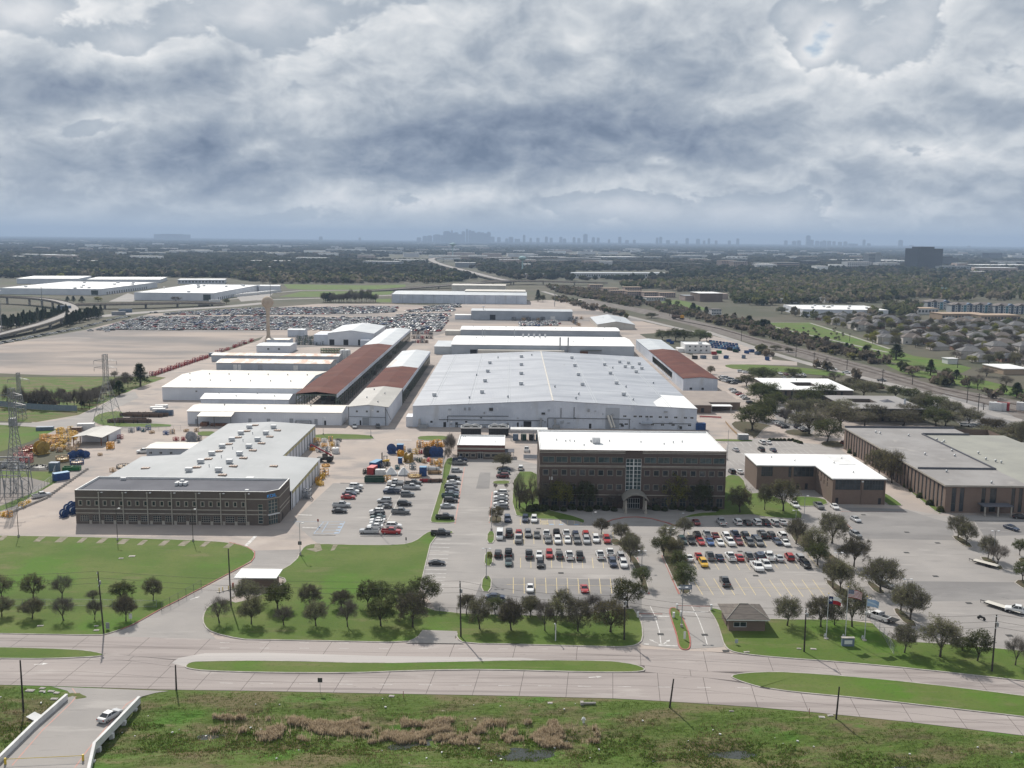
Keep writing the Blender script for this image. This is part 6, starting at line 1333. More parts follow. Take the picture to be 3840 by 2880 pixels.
for pts in([(600,1000),(640,1060),(590,1120),(350,1350),(100,1640)],[(1150,1070),(1050,1130),(900,1300),(720,1520),(620,1660)]):
 struct(strip_mesh(MB(),[xy(E(*p))for p in pts],.22,.052,.052).build('bridge_edge_line',M['paint_r']))
# bridge gate: yellow posts with a drop bar
g0,g1=E(45,1630),E(690,1600)
t=thing('drop_gate','yellow drop-bar gate across the bridge deck','gate',(g0.x,g0.y,.045));M['gate_y']=mat('gate_yellow',(.62,.46,.06),rough=.5)
for p in(g0,g1):MB().box(p.x-g0.x-.14,p.x-g0.x+.14,p.y-g0.y-.14,p.y-g0.y+.14,0,1.1).build('post',M['gate_y'],t)
MB().tube((.1,0,.9),((g1-g0).x-.1,(g1-g0).y,.9),.05,n=6).build('bar',M['gate_y'],t)

# ------------------------------------------------------------------ ditch vegetation
def tufts(name,label,n,region,hgt,wid,mats,seed,dens,lean=.35):
 q_=random.Random(seed);mb=MB();c=0;tries=0
 while c<n and tries<n*30:
  tries+=1;x=q_.uniform(*region[0]);s_=q_.uniform(*region[1]);y=float(np.interp(x,_sx,_sy))-s_
  if q_.random()>dens(x,y,s_):continue
  z=tz(x,y)
  if-100<x<-55 and in_poly((x,y),deck_full):continue
  c+=1
  for _ in range(5):
   a=q_.uniform(0,6.283);hh=hgt*q_.uniform(.5,1.15);ln=q_.uniform(0,lean)*hh;p0=Vector((x+q_.gauss(0,.18),y+q_.gauss(0,.18),z-.08));p1=p0+Vector((math.cos(a)*ln,math.sin(a)*ln,hh));sd=Vector((-math.sin(a),math.cos(a),0))*wid*q_.uniform(.6,1.3)
   mb.quad(p0-sd,p0+sd,p1+sd*.25,p1-sd*.25,q_.randrange(len(mats)))
 return tag(mb.build(name,mats),label,'plants',kind='stuff')
M['reed']=leafm('dry_reed',(.58,.49,.32),(.70,.60,.42),trans=.5);M['reed2']=leafm('brown_reed',(.27,.20,.12),(.34,.26,.16),trans=.4);M['gblade']=leafm('green_blade',(.085,.145,.018),(.115,.175,.03),trans=.4);M['gblade2']=leafm('olive_blade',(.105,.115,.03),(.15,.135,.055),trans=.4)
nz=lambda x,y,s_,o:mnoise.noise(Vector((x*s_,y*s_*1.6,o)))
tufts('reeds','dry straw-coloured reed bed standing in the ditch',9000,((-54,16),(8.5,16)),.9,.05,[M['reed']]*5+[M['reed2']],1,lambda x,y,s_:1.0 if nz(x,y,.20,2)+.35*nz(x,y,.7,3)>-.05+.03*abs(s_-12)**1.3+.00012*(x+15)**2 and nz(x,y,.33,21)>-.25 else .01)
tufts('weeds','brown weed patches on the ditch bank',4200,((-110,115),(6,24)),.38,.05,[M['reed2'],M['gblade2']],2,lambda x,y,s_:1.0 if nz(x,y,.07,11)>.12 else .04)
tufts('grass','rough green grass on the ditch banks',30000,((-115,118),(.8,26)),.24,.045,[M['gblade'],M['gblade2'],M['gblade']],3,lambda x,y,s_:.8 if nz(x,y,.10,5)>-.15 else .25)
tufts('weeds','lush floating weeds over the wet ditch bottom',9000,((-112,116),(11,21)),.30,.11,[M['gblade'],M['gblade2']],4,lambda x,y,s_:1.0 if nz(x,y,.16,9)>-.12 else 0,lean=.9)
rngd=random.Random(4)
for k,(fn,x,y,sx,sy)in enumerate([(E,250,1018,1.6,.9),(E,352,1000,1.0,.7),(E,352,1025,1.1,.6),(E,425,1025,1.2,.6),(E,470,1037,1.0,.7),(E,450,1082,1.3,.7),(E,335,487,1.3,.5),(E,800,488,.9,.5),(E,800,525,1.1,.7),(F,1125,1065,1.0,.7),(K7,360,1123,.9,.6),(K7,1865,1190,.8,.3),(H,345,677,.9,.5),(H,465,680,1.2,.6),(H,535,1240,1.1,.7),(H,605,1225,1.1,.5),(A,1005,1320,1.2,.8),(A,1095,1302,1.6,1.0),(K7,1990,705,1.2,.5)]):
 p=fn(x,y);zz=tz(p.x,p.y)if p.y<182 and fn not in(A,)and not(fn is E and y<600)and not(fn is H and y<900)and not(fn is K7 and y<800)else .16
 tag(MB().box(-sx/2,sx/2,-sy/2,sy/2,-.25,.10).box(-sx*.3,sx*.3,-sy*.3,sy*.3,.10,.14).build('utility_slab',M['kerb'],None,(p.x,p.y,zz+.03),rngd.uniform(-.2,.2)),'pale concrete utility cover slab in the grass, %s from the bridge'%ORD[k],'slab','utility covers in the grass')
p=E(290,1197);o_=MB().box(-1.3,1.3,-.9,.9,0,.08).build('dumped_board',M['white_wall'],None,(p.x,p.y,tz(p.x,p.y)+.25),.5);o_.rotation_euler=(.10,.12,-.45);tag(o_,'white board dumped on the bank left of the bridge','board')
p=K7(695,1133);tag(MB().tube((-1.6,0,.2),(1.0,.1,.2),.22,n=8).box(-1.9,-1.3,-.4,.4,0,.5).build('culvert_pipe',M['kerb'],None,(p.x,p.y,tz(p.x,p.y)+.05)),'short concrete pipe end lying in the verge','pipe')
p=K7(638,1250);tag(MB().lathe([(.22,0),(.22,.75),(.3,.78),(.3,.95),(.1,1.15),(.01,1.2)],10).box(-.4,.4,-.1,.1,.55,.75).build('hydrant',M['white_wall'],None,(p.x,p.y,tz(p.x,p.y))),'white hydrant on the ditch bank','hydrant')

lt_=MB();ql=random.Random(6)
for _ in range(90):
 x=ql.uniform(-100,110);y=float(np.interp(x,_sx,_sy))-ql.uniform(2,24);s_=ql.uniform(.06,.2)
 if not in_poly((x,y),deck_full):lt_.box(x-s_,x+s_,y-s_*.6,y+s_*.6,tz(x,y)+.05,tz(x,y)+.05+s_,rz=ql.uniform(0,3))
tag(lt_.build('litter',M['white_wall']),'scraps of white litter along the ditch','litter',kind='stuff')
# ------------------------------------------------------------------ painted markings
def line(pts,w_,m,z,name='painted_line',parent=None):return struct(strip_mesh(MB(),[xy(p)for p in pts],w_,z,z).build(name,M[m]))
mk=MB()
for x in np.arange(55,1010,89.3):strip_mesh(mk,[xy(C(x,1473+.01*(x-55))),xy(C(x+(x-55)*.018,1607))],.14,.046,.046)
for x in np.arange(30,1000,85):strip_mesh(mk,[xy(C(x,1310)),xy(C(x+(x-30)*.012,1395))],.14,.046,.046)
for x in np.arange(60,900,82):strip_mesh(mk,[xy(C(x,1095)),xy(C(x+(x-30)*.012,1195))],.14,.046,.046)
for x in np.arange(1560,2060,88):strip_mesh(mk,[xy(C(x-20,1480)),xy(C(x+68,1620))],.14,.046,.046)
for x in np.arange(10,520,90):strip_mesh(mk,[xy(D(x,1492)),xy(D(x+100,1632))],.14,.046,.046)
for x in np.arange(1500,2212,84):strip_mesh(mk,[xy(C(x,1095)),xy(C(x+70,1215))],.14,.046,.046)
for x in np.arange(1500,2070,86):strip_mesh(mk,[xy(C(x,1275)),xy(C(x+90,1410))],.14,.046,.046)
for x in np.arange(10,440,85):strip_mesh(mk,[xy(D(x-20,1275)),xy(D(x+80,1400))],.14,.046,.046)
strip_mesh(mk,[xy(C(0,1532)),xy(C(1000,1545))],.12,.046,.046);strip_mesh(mk,[xy(C(1560,1552)),xy(D(560,1565))],.12,.046,.046)
for x in np.arange(112,640,56):strip_mesh(mk,[xy(C(x,985)),xy(C(x+2,1035))],.13,.046,.046)
for k in range(6):strip_mesh(mk,[xy(C(275+10*k,1000)),xy(C(300+10*k,1035))],.12,.046,.046)
struct(mk.build('parking_markings',M['paint_y']))
mk=MB()
for y in np.arange(1128,1580,31):strip_mesh(mk,[xy(B(1460+(1580-y)*.02-(y-1128)*.22,y)),xy(B(1618-(y-1128)*.14,y+3))],.24,.046,.046)
for y in(860,890,920):strip_mesh(mk,[xy(B(1530,y)),xy(B(1680,y+3))],.24,.046,.046)
strip_mesh(mk,[xy(B(1225,690)),xy(B(1200,790)),xy(B(1145,900)),xy(B(1090,1000)),xy(B(1050,1080))],.18,.046,.046)
for y in range(350,560,1000):pass
for k in range(9):strip_mesh(mk,[xy(C(1755+k*60,350)),xy(C(1790+k*60,385))],.13,.046,.046);strip_mesh(mk,[xy(C(1830+k*62,405)),xy(C(1905+k*66,455))],.13,.046,.046);strip_mesh(mk,[xy(C(1830+k*45,500)),xy(C(1880+k*48,545))],.13,.046,.046)if k<4 else None
for k in range(10):strip_mesh(mk,[xy(D(20+k*45,355)),xy(D(50+k*48,385))],.12,.046,.046);strip_mesh(mk,[xy(D(0+k*48,415)),xy(D(40+k*50,455))],.12,.046,.046)
struct(mk.build('parking_markings',M['paint_w']))
mk=MB()
for(a,b_)in(((330,1010),(740,1010)),((480,1110),(690,1110)),((560,1012),(480,1108)),((735,1012),(685,1108)),((520,1055),(715,1055)),((500,1080),(700,1082)),((600,1012),(545,1100)),((530,1040),(720,1032))):strip_mesh(mk,[xy(B(*a)),xy(B(*b_))],.22,.05,.05)
for(x,y)in((710,1030),(695,1055),(680,1080),(665,1103)):p=B(x,y);mk.quad((p.x-.6,p.y-.6,.052),(p.x+.6,p.y-.6,.052),(p.x+.6,p.y+.6,.052),(p.x-.6,p.y+.6,.052))
for(x,y)in((372,1033),(452,1033),(578,1033)):p=C(x,y);mk.quad((p.x-.7,p.y-.4,.054),(p.x+.7,p.y-.4,.054),(p.x+.7,p.y+.4,.054),(p.x-.7,p.y+.4,.054))
struct(mk.build('accessible_bay_markings',M['paint_b']))
for pts,w_,m_ in(([K7(1190,318),K7(1230,400),K7(1265,520),K7(1280,630)],.2,'paint_w'),([K7(1535,318),K7(1590,420),K7(1640,550),K7(1665,640)],.2,'paint_w'),([K7(1110,402),K7(1350,402)],.5,'paint_w'),([K7(1440,366),K7(1670,366)],.5,'paint_w'),([K7(1260,640),K7(1415,648)],.5,'paint_w'),([K7(1140,632),K7(1180,634)],.4,'paint_w'),([A(2035,1215),A(2120,1130)],1.0,'paint_w'),([B(350,953),B(465,957)],.7,'paint_w'),([B(385,1058),B(505,1063)],.7,'paint_w'),([B(1160,332),B(1290,334)],.9,'paint_w'),([B(1650,1030),B(1690,790),B(1730,560)],.3,'paint_r'),([B(1935,1020),B(1960,760)],.3,'paint_r'),([D(690,980),D(800,1085)],.3,'paint_r'),([C(1290,1290),C(1360,1450),C(1430,1610)],.45,'kerb_red'),([C(1080,1310),C(1140,1480),C(1180,1610)],.45,'kerb_red'),([D(690,925),D(1230,930)],.2,'paint_r')):
 line(pts,w_,m_,.056)
def arrow(fn,x,y,ang,s_=1.0,left=True,z=.052):
 p=fn(x,y);a=MB().poly([(-1.4*s_,-.12,0),(.2*s_,-.12,0),(.2*s_,-.45,0),(1.3*s_,0,0),(.2*s_,.45,0),(.2*s_,.12,0),(-1.4*s_,.12,0)]).build('painted_arrow',M['paint_w'],None,(p.x,p.y,z),ang);return struct(a)
for(fn,x,y,an)in((E,1618,250,.85),(E,1975,50,.85),(E,2140,70,-2.3),(E,1805,275,.85),(E,345,798,.25),(K7,737,905,.2),(K7,1215,608,2.2),(K7,1330,612,.9)):arrow(fn,x,y,an)
mk=MB()
for k in range(14):
 for yy in(620,665):
  a,b_=F(-300+k*330,yy+k*1.0),F(-220+k*330,yy+k*1.0);strip_mesh(mk,[xy(a),xy(b_)],.11,.053,.053)
 a,b_=F(-300+k*330,955+k*3.0),F(-190+k*330,957+k*3.0)
 strip_mesh(mk,[xy(a),xy(b_)],.11,.053,.053)
struct(mk.build('lane_markings',M['paint_w']))
for k,(fn,x,y)in enumerate([(C,450,1436),(C,1935,1257),(C,430,1240),(C,2065,1458),(C,265,1068),(D,1237,1267),(D,1495,1187),(D,1478,1463),(D,880,953),(D,1240,1098),(H,1755,293),(H,2090,562),(K7,1277,551),(K7,1643,556),(K7,1818,690)]):
 p=fn(x,y);struct(MB().box(-.7,.7,-.55,.55,0,.02).build('storm_drain',M['iron'],None,(p.x,p.y,.046)))
for pl in([B(1858,600),(B(1945,600)),B(1935,735),B(1825,735)],):
 sheet('pavement_patch',pl,.050,M['lot_dark'])
for pts in([B(700,690),B(930,692)],[B(470,1120),B(660,1122)],[B(865,1130),B(1195,1132)],[B(1040,1080),B(1090,1000)]):struct(strip_mesh(MB(),[xy(p)for p in pts],.35,0,.17).build('kerb',M['kerb']))
struct(MB().prism([xy(p)for p in(C(760,985),C(850,960),C(950,945),C(1160,945),C(1300,965),C(1400,1000),C(1330,1020),C(1200,985),C(1080,972),C(980,975),C(880,995),C(840,1012))],0,.15).build('entrance_pavement',M['lot']))
struct(strip_mesh(MB(),[xy(p)for p in(C(835,1012),C(880,995),C(980,975),C(1080,972),C(1200,985),C(1330,1020),C(1400,1045))],.5,0,.17).build('kerb',M['kerb_red']))

# ------------------------------------------------------------------ poles, lights, signs, flags
M['wood']=mat('pole_wood',(.035,.030,.026),(.055,.048,.042),2,coords='obj');M['galv']=mat('lamp_pole_paint',(.30,.31,.32),(.25,.26,.27),1,coords='obj',rough=.5);M['bronze']=mat('bronze_pole',(.06,.055,.05),rough=.5)
def upole(fn,x,y,fn2,x2,y2,label,arms=0,z=.1):
 b=fn(x,y);tp=on_plane_y(fn2,x2,y2,b.y);t=thing('utility_pole',label,'utility pole',(b.x,b.y,z),0,'wooden utility poles along the road');d_=tp-Vector((b.x,b.y,z))
 MB().tube((0,0,-.5),d_,.19,.13,8).build('shaft',M['wood'],t)
 for k in range(arms):
  c=d_*(.97-.10*k);MB().tube(c+Vector((-.25,0,0)),c+Vector((.0,-.55,.12)),.05,n=5).tube(c+Vector((0,-.45,.12)),c+Vector((0,-.45,.42)),.07,.05,n=6).build('insulator',M['unit'],t)
 if arms:MB().lathe([(.01,0),(.2,.02),(.2,.8),(.01,.85)],8).build('transformer',M['galv'],t,tuple(d_*.80+Vector((.3,-.2,0))))
 return tp
tops=[upole(E,862,548,E,812,30,'leaning dark utility pole with insulators by the left drive',3),upole(E,1917,320,A,1893,1235,'slim utility pole beside the left gate booth',0),upole(F,1700,575,F,1692,110,'dark utility pole at the short concrete apron',3),upole(K7,975,600,K7,980,230,'dark utility pole left of the entrance lanes',3),upole(H,388,700,H,405,330,'utility pole between the gatehouse and the flags',2),upole(H,1945,862,H,1985,388,'utility pole right of the flags near the edge',3)]
b0=upole(E,193,1160,E,167,765,'bare utility pole on the bank left of the bridge',0,-.5);upole(E,1463,1015,E,1455,805,'short bare pole on the verge right of the bridge',0,-.1);upole(K7,1348,1160,K7,1385,920,'tilted bare pole on the verge across from the entrance',0,-.5);upole(H,652,1255,H,680,985,'bare pole on the verge across from the flags',0,-.4)
chain=[Vector((tops[0].x-55,tops[0].y-1,tops[0].z)),tops[0],tops[2],tops[3],tops[4],tops[5],Vector((tops[5].x+50,tops[5].y-14,tops[5].z))]
for a,c in zip(chain,chain[1:]):
 for wi,dz in enumerate((.25,-1.2,-2.4)):
  mb=MB();prev=None
  for k in range(9):
   f_=k/8;q_=a.lerp(c,f_)+Vector((0,-.45,dz-1.1*4*f_*(1-f_)))
   if prev:mb.tube(prev,q_,.028,n=3,cap=False)
   prev=q_
  tag(mb.build('power_cable',M['wood']),'%s black power cable in the %s pole span counted from the left'%(('topmost','middle','lowest')[wi],ORD[chain.index(a)]),'cable','cables between the roadside poles')
nl_=[0]
def lamp_post(fn,x,y,yt,text,heads=1,m='galv',z=.1,x2=None):
 b=fn(x,y);tp=on_plane_y(fn,x if x2 is None else x2,yt,b.y);h_=tp.z-z;t=thing('lamp_post',text,'lamp post',(b.x,b.y,z),0,'parking lot lamp posts')
 MB().lathe([(.32,0),(.32,.7),(.01,.72)],8).build('footing',M['kerb'],t);MB().tube((0,0,.6),(0,0,h_),.10,.07,6).build('pole',M[m],t)
 for s_ in((1,)if heads==1 else(-1,1)):
  MB().box(min(0,s_*.75),max(0,s_*.75),-.04,.04,h_-.08,h_).build('arm',M[m],t);MB().box(min(s_*.55,s_*1.15),max(s_*.55,s_*1.15),-.22,.22,h_-.10,h_+.06).build('lamp_head',M['unit'],t)
LP=[(A,155,1140,890,1,'by the yard entrance at the left edge'),(A,975,1165,898,1,'on the lawn edge before the taupe office windows'),(A,1602,1175,905,1,'on the lawn edge near the blue-lettered corner'),(B,367,1290,1020,1,'with a round box on the lawn tip by the left drive'),(B,1035,1125,880,1,'at the end of the middle car column'),(B,1235,692,545,1,'beside the equipment yard'),(B,953,305,85,1,'before the narrow white hall'),(B,558,290,148,1,'on the far lawn behind the workshop'),(B,1605,330,180,1,'before the left end of the big plant'),(B,1910,1480,1232,2,'on the lower green parking island'),(B,1953,1085,890,1,'on the upper green parking island'),(C,712,1035,930,1,'left of the entrance turning circle'),(C,1440,1000,938,1,'right of the entrance turning circle'),(C,1120,1400,1250,2,'beside the left planter of the central drive'),(C,1358,1200,1065,2,'among the right planter trees of the central drive'),(C,1830,500,248,1,'in the lot between the office and the L-shaped building'),(D,385,1010,795,1,'on the lawn tip before the L-shaped building'),(D,318,1010,915,2,'at the planter left of the dark asphalt'),(D,665,1450,1265,2,'over the planter near the black SUV'),(D,783,1180,1088,2,'beside the dark asphalt planter'),(D,1955,1335,1085,2,'in the planter with the trailer'),(H,1237,260,92,2,'over the planter behind the flags'),(K7,1450,495,160,2,'tall, on the entrance median with a blue sign near')]
for(fn,x,y,yt,n_,tx)in LP:lamp_post(fn,x,y,yt,'slim grey lamp post '+tx,n_,'bronze' if fn in(A,)else 'galv')
# flags
def flag_image(kind):
 m=bpy.data.materials.new(kind+'_flag');m.use_nodes=True;n=NT(m.node_tree);b=[x for x in n.n if x.type=='BSDF_PRINCIPLED'][0]
 sp=n.node('ShaderNodeSeparateXYZ');n.put(sp.inputs[0],n.node('ShaderNodeUVMap').outputs[0]);u,v=sp.outputs[0],sp.outputs[1]
 red,white,blue=(.34,.012,.022,1),(.72,.72,.72,1),(.012,.025,.11,1)
 if kind=='national':
  st=n.math('GREATER_THAN',n.math('FRACT',n.math('MULTIPLY',v,6.5)),.5)
  col=n.mix(st,red,white)
  canton=n.math('MULTIPLY',n.math('LESS_THAN',u,.40),n.math('GREATER_THAN',v,.4615))
  du=n.math('SUBTRACT',n.math('FRACT',n.math('MULTIPLY',u,15.0)),.5);dv=n.math('SUBTRACT',n.math('FRACT',n.math('MULTIPLY',v,16.7)),.5)
  star=n.math('LESS_THAN',n.math('ADD',n.math('MULTIPLY',du,du),n.math('MULTIPLY',dv,dv)),.06)
  col=n.mix(canton,col,n.mix(star,blue,white))
 elif kind=='state':
  col=n.mix(n.math('GREATER_THAN',v,.5),red,white)
  a_=n.math('MULTIPLY',n.math('SUBTRACT',u,.167),1.5);b2=n.math('SUBTRACT',v,.5);ang=n.math('ARCTAN2',a_,b2);r_=n.math('SQRT',n.math('ADD',n.math('MULTIPLY',a_,a_),n.math('MULTIPLY',b2,b2)))
  tri=n.math('PINGPONG',n.math('MULTIPLY',ang,5/math.pi),1.0)
  star=n.math('LESS_THAN',r_,n.math('MULTIPLY_ADD',tri,-.155,.25))
  col=n.mix(n.math('LESS_THAN',u,.3333),col,n.mix(star,blue,white))
 else:
  col=n.mix(n.maprange(n.math('ABSOLUTE',n.math('SUBTRACT',n.math('ADD',v,n.math('MULTIPLY',u,.35)),.65)),.05,.16),(.55,.62,.72,1),(.30,.42,.62,1))
 n.put(b.inputs['Base Color'],col);b.inputs['Roughness'].default_value=.8;return m
def flagpole(fn,x,y,x2,y2,kind,label,w_,h_):
 b=fn(x,y);tp=on_plane_y(fn,x2,y2,b.y);t=thing('flagpole',label,'flagpole',(b.x,b.y,.16));H_=tp.z-.16
 MB().tube((0,0,0),(0,0,H_),.11,.06,8).build('pole',M['unit'],t);MB().lathe([(.01,0),(.13,.06),(.13,.16),(.01,.24)],8).build('finial',M['gate_y'],t,(0,0,H_));MB().lathe([(.5,0),(.5,.12),(.01,.13)],10).build('base',M['kerb'],t)
 f=thing('flag',{'national':'striped red and white flag with blue canton on the tallest pole','state':'blue, white and red lone-star flag on the left pole','pale':'pale blue company flag on the right pole'}[kind],'flag',(b.x+.09,b.y,tp.z-.5-h_))
 nx2,nz2=18,8;mb=MB()
 for j in range(nz2+1):
  for i in range(nx2+1):
   u,v=i/nx2,j/nz2;mb.v.append((u*w_*.96,.28*u*math.sin(u*9+v*1.4),v*h_-.22*w_*u*u-.05*math.sin(u*8)*u))
 for j in range(nz2):
  for i in range(nx2):a=j*(nx2+1)+i;mb.f.append((a,a+1,a+nx2+2,a+nx2+1));mb.m.append(0)
 me=mb.mesh('cloth',flag_image(kind),True);uv=me.uv_layers.new(name='UVMap')
 for lp in me.loops:vi=lp.vertex_index;uv.data[lp.index].uv=((vi%(nx2+1))/nx2,(vi//(nx2+1))/nz2)
 place('cloth',me,f)
flagpole(H,570,592,600,215,'state','flagpole left of the monument sign',2.8,1.7);flagpole(H,728,590,765,160,'national','tallest flagpole behind the monument sign',3.1,1.8);flagpole(H,888,605,935,240,'pale','flagpole right of the monument sign',2.6,1.6)
for k,(x,y)in enumerate(((562,575),(712,580),(873,590))):
 p=H(x,y);tag(MB().box(-.25,.25,-.2,.2,0,.35).tube((0,0,.35),(0,.15,.7),.16,.2,8).build('flood_light',M['unit'],None,(p.x,p.y,.16)),'small ground floodlight at the foot of the %s flagpole'%('left','tallest','right')[k],'floodlight')
p=H(748,650);t=thing('monument_sign','blue-grey monument sign with pale panel below the flags','sign',(p.x,p.y,.16));M['sign_blue']=mat('sign_stone_blue',(.12,.16,.22),(.16,.20,.26),1.5)
MB().box(-1.3,1.3,-.35,.35,0,1.75).build('body',M['sign_blue'],t);MB().box(-.85,.85,-.39,-.35,.5,1.35).build('panel',M['trim_white'],t);MB().box(-1.4,1.4,-.42,.42,1.75,1.9).build('cap',M['kerb'],t)
p=C(1480,1612);t=thing('lot_sign','broad blue-grey information board at the end of the right planter','sign',(p.x,p.y,.16))
for x in(-1.1,1.1):MB().box(x-.07,x+.07,-.07,.07,0,1.2).build('post',M['galv'],t)
MB().box(-1.6,1.6,-.08,.08,1.1,2.3).build('board',M['sign_blue'],t);MB().box(-1.35,1.35,-.10,-.08,1.3,2.1).build('panel',M['metal_grey'],t)
def post_sign(fn,x,y,hh,w_,h2,m,label,z=.16):
 p=fn(x,y);t=thing('post_sign',label,'sign',(p.x,p.y,z));MB().tube((0,0,0),(0,0,hh),.04,n=5).build('post',M['galv'],t);MB().box(-w_/2,w_/2,-.05,-.02,hh-h2,hh).build('board',M[m],t)
post_sign(E,1085,450,1.9,.7,1.2,'trim_white','white post sign on the lawn corner by the left drive');post_sign(F,533,1032,3.0,.9,.9,'dark_steel','square dark road sign seen from behind on the verge',-.05);post_sign(F,1222,1075,1.5,.12,1.2,'kerb_red','red-topped marker post on the verge',-.2);post_sign(H,430,1215,1.4,.12,1.1,'kerb_red','thin red marker post on the verge across from the flags',-.2);post_sign(K7,1475,600,1.9,.5,1.7,'trim_white','white sign panel on the entrance median');post_sign(K7,1905,640,1.2,.7,.9,'metal_grey','small grey sign on the lawn before the gatehouse');post_sign(B,515,1045,2.0,.5,.8,'kerb_red','red sign by the accessible bays');post_sign(B,1245,1205,2.2,.35,.9,'dark_steel','dark post sign on the lawn edge of the left lot');post_sign(B,365,1270,3.2,1.0,1.0,'dark_steel','round dark back of a sign at the lawn tip');post_sign(E,895,515,1.6,.8,1.4,'galv','grey utility cabinet post beside the leaning pole')
p=K7(405,610);t=thing('siren_post','short white pipe post with hooked top on the roadside lawn','post',(p.x,p.y,.16));MB().tube((0,0,0),(0,0,3.6),.13,.11,8).build('shaft',M['unit'],t);MB().tube((0,0,3.6),(-.25,0,3.95),.14,.16,8).build('hood',M['unit'],t)
# barrier gates at the entrance
for k,(x,y,dx)in enumerate(((1088,412,5.6),(1385,415,-.0),(1695,350,-4.6),(1412,345,3.4),(1445,405,0))):
 p=K7(x,y);t=thing('barrier_gate','white barrier gate cabinet, %s from the left at the entrance lanes'%ORD[(0,1,4,2,3)[k]],'barrier',(p.x,p.y,.16),0,'entrance barrier gates')
 MB().box(-.22,.22,-.22,.22,0,1.15).build('cabinet',M['trim_white'],t);MB().box(-.26,.26,-.26,.26,1.15,1.22).build('lid',M['unit'],t)
 if dx:
  MB().box(min(.2*(1 if dx>0 else-1),dx),max(.2*(1 if dx>0 else-1),dx),-.3,-.22,.85,.97).build('boom',M['kerb_red'],t)
p=E(1880,185);t=thing('gate_island','card-reader island with yellow bollards on the left drive','kerb island',(p.x,p.y,.04));MB().prism([(-2,-1.6),(-1.5,-2),(2.2,1.4),(1.8,1.9)],0,.16).build('kerb',M['kerb'],t)
for x,y in((-1.4,-1.4),(-.7,-.8),(.4,.2)):MB().tube((x,y,.1),(x,y,1.1),.1,n=7).build('bollard',M['gate_y'],t)
MB().box(1.1,1.5,.8,1.2,.1,1.5).build('reader',M['kerb_red'],t)
# fences
def fence(pts,h_,label,m='galv',step=3.0,z=.1,solid=None):
 o_=Vector((pts[0].x,pts[0].y,0));t=thing('fence',label,'fence',(o_.x,o_.y,z));rel=[(p.x-o_.x,p.y-o_.y)for p in pts];L_=sum(math.dist(rel[k],rel[k+1])for k in range(len(rel)-1));n_=max(1,int(L_/step))
 pm=CACHE.setdefault(('fp',h_,m),MB().tube((0,0,0),(0,0,h_),.05,n=5).mesh('post',M[m]))
 for k in range(n_+1):q_=lerp_poly(rel,k/n_);place('post',pm,t,(q_[0],q_[1],0))
 if solid:strip_mesh(MB(),rel,.06,.1,h_-.05).build('panel',M[solid],t)
 else:
  for zz in(h_,.1):strip_mesh(MB(),rel,.04,zz-.02,zz+.02).build('rail',M[m],t)
  wires=MB()
  for zz in np.arange(.3,h_,.22):strip_mesh(wires,rel,.012,zz,zz+.012)
  wires.build('wire',M[m],t)
 return t
M['fence_blue']=mat('blue_grey_fence',(.16,.21,.25),(.20,.24,.28),.8,coords='obj')
fence([I(-60,1445+20),I(180,1490),I(420,1505),I(640,1512)],3.0,'solid blue-grey panel fence before the leafless thicket',solid='fence_blue',step=6)
fence([E(1340,360),E(1450,300),E(1670,175)],2.2,'green chain-link fence on the left lawn by the drive',m='green_steel');fence([H(935,440),H(1040,560),H(1130,720)],2.0,'chain-link fence running down the right end of the flag lawn')
fence([F(1380,400),F(1540,385),F(2212,402),K7(600,410)],1.6,'dark fence and shrub line along the lot edge behind the trees',m='green_steel',step=4);fence([E(0,320),E(700,320),E(1300,330)],1.7,'thin fence between the two tree rows on the left lawn',step=5)
fence([A(430,690),A(460,600),A(470,560)],2.4,'short chain-link fence beside the blue container');fence([A(0,930),A(230,830),A(420,690)],2.2,'chain-link fence around the substation gravel');fence([B(1545,700),B(1550,560),B(1590,330)],2.2,'chain-link fence on the far edge of the equipment yard')
fence([A(950,260),A(1200,255),A(1500,250)],2.0,'chain-link fence across the top of the left yard');fence([K(1500,1060),K(1700,1000),K(1560,1040)],1.8,'fence beside the white block office')
# line of concrete blocks
for k in range(34):
 f_=k/33;a=A(100,935).lerp(A(380,820),min(1,f_*2.2))if f_<.4545 else A(380,820).lerp(A(720,580),(f_-.4545)/.5455)
 tag(MB().box(-.6,.6,-.28,.28,0,.5).box(-.45,.45,-.18,.18,.5,.62).build('concrete_block',M['kerb'],None,(a.x,a.y,.05),math.atan2(1.6,1.0)+rngd.uniform(-.1,.1)),'concrete block, %s from the yard entrance in the barrier line'%ORD[k],'concrete block','concrete blocks lining the left yard')
# ------------------------------------------------------------------ yard equipment
for nm,c1,c2 in(('eq_orange',(.66,.34,.03),(.54,.26,.03)),('eq_yellow',(.68,.44,.04),(.58,.34,.05)),('eq_gold',(.40,.27,.06),(.30,.20,.05)),('eq_blue',(.025,.08,.24),(.02,.055,.16)),('eq_lblue',(.14,.30,.46),(.10,.24,.40)),('eq_red',(.36,.035,.04),(.26,.03,.035)),('eq_green',(.02,.19,.06),(.03,.14,.05)),('eq_dgreen',(.012,.045,.03),(.02,.06,.04)),('eq_white',(.68,.68,.67),(.58,.58,.58)),('eq_black',(.02,.02,.021),(.04,.04,.04)),('eq_tan',(.44,.30,.17),(.36,.24,.13)),('eq_teal',(.02,.10,.13),(.03,.07,.10)),('eq_pink',(.62,.12,.13),(.55,.14,.14)),('eq_grey',(.30,.31,.33),(.22,.23,.25)),('eq_pipe',(.12,.085,.07),(.20,.13,.09)),('eq_slate',(.14,.19,.26),(.11,.15,.21))):
 M[nm]=mat(nm[3:]+'_equipment_paint',c1,c2,1.2,coords='obj',rough=.5)
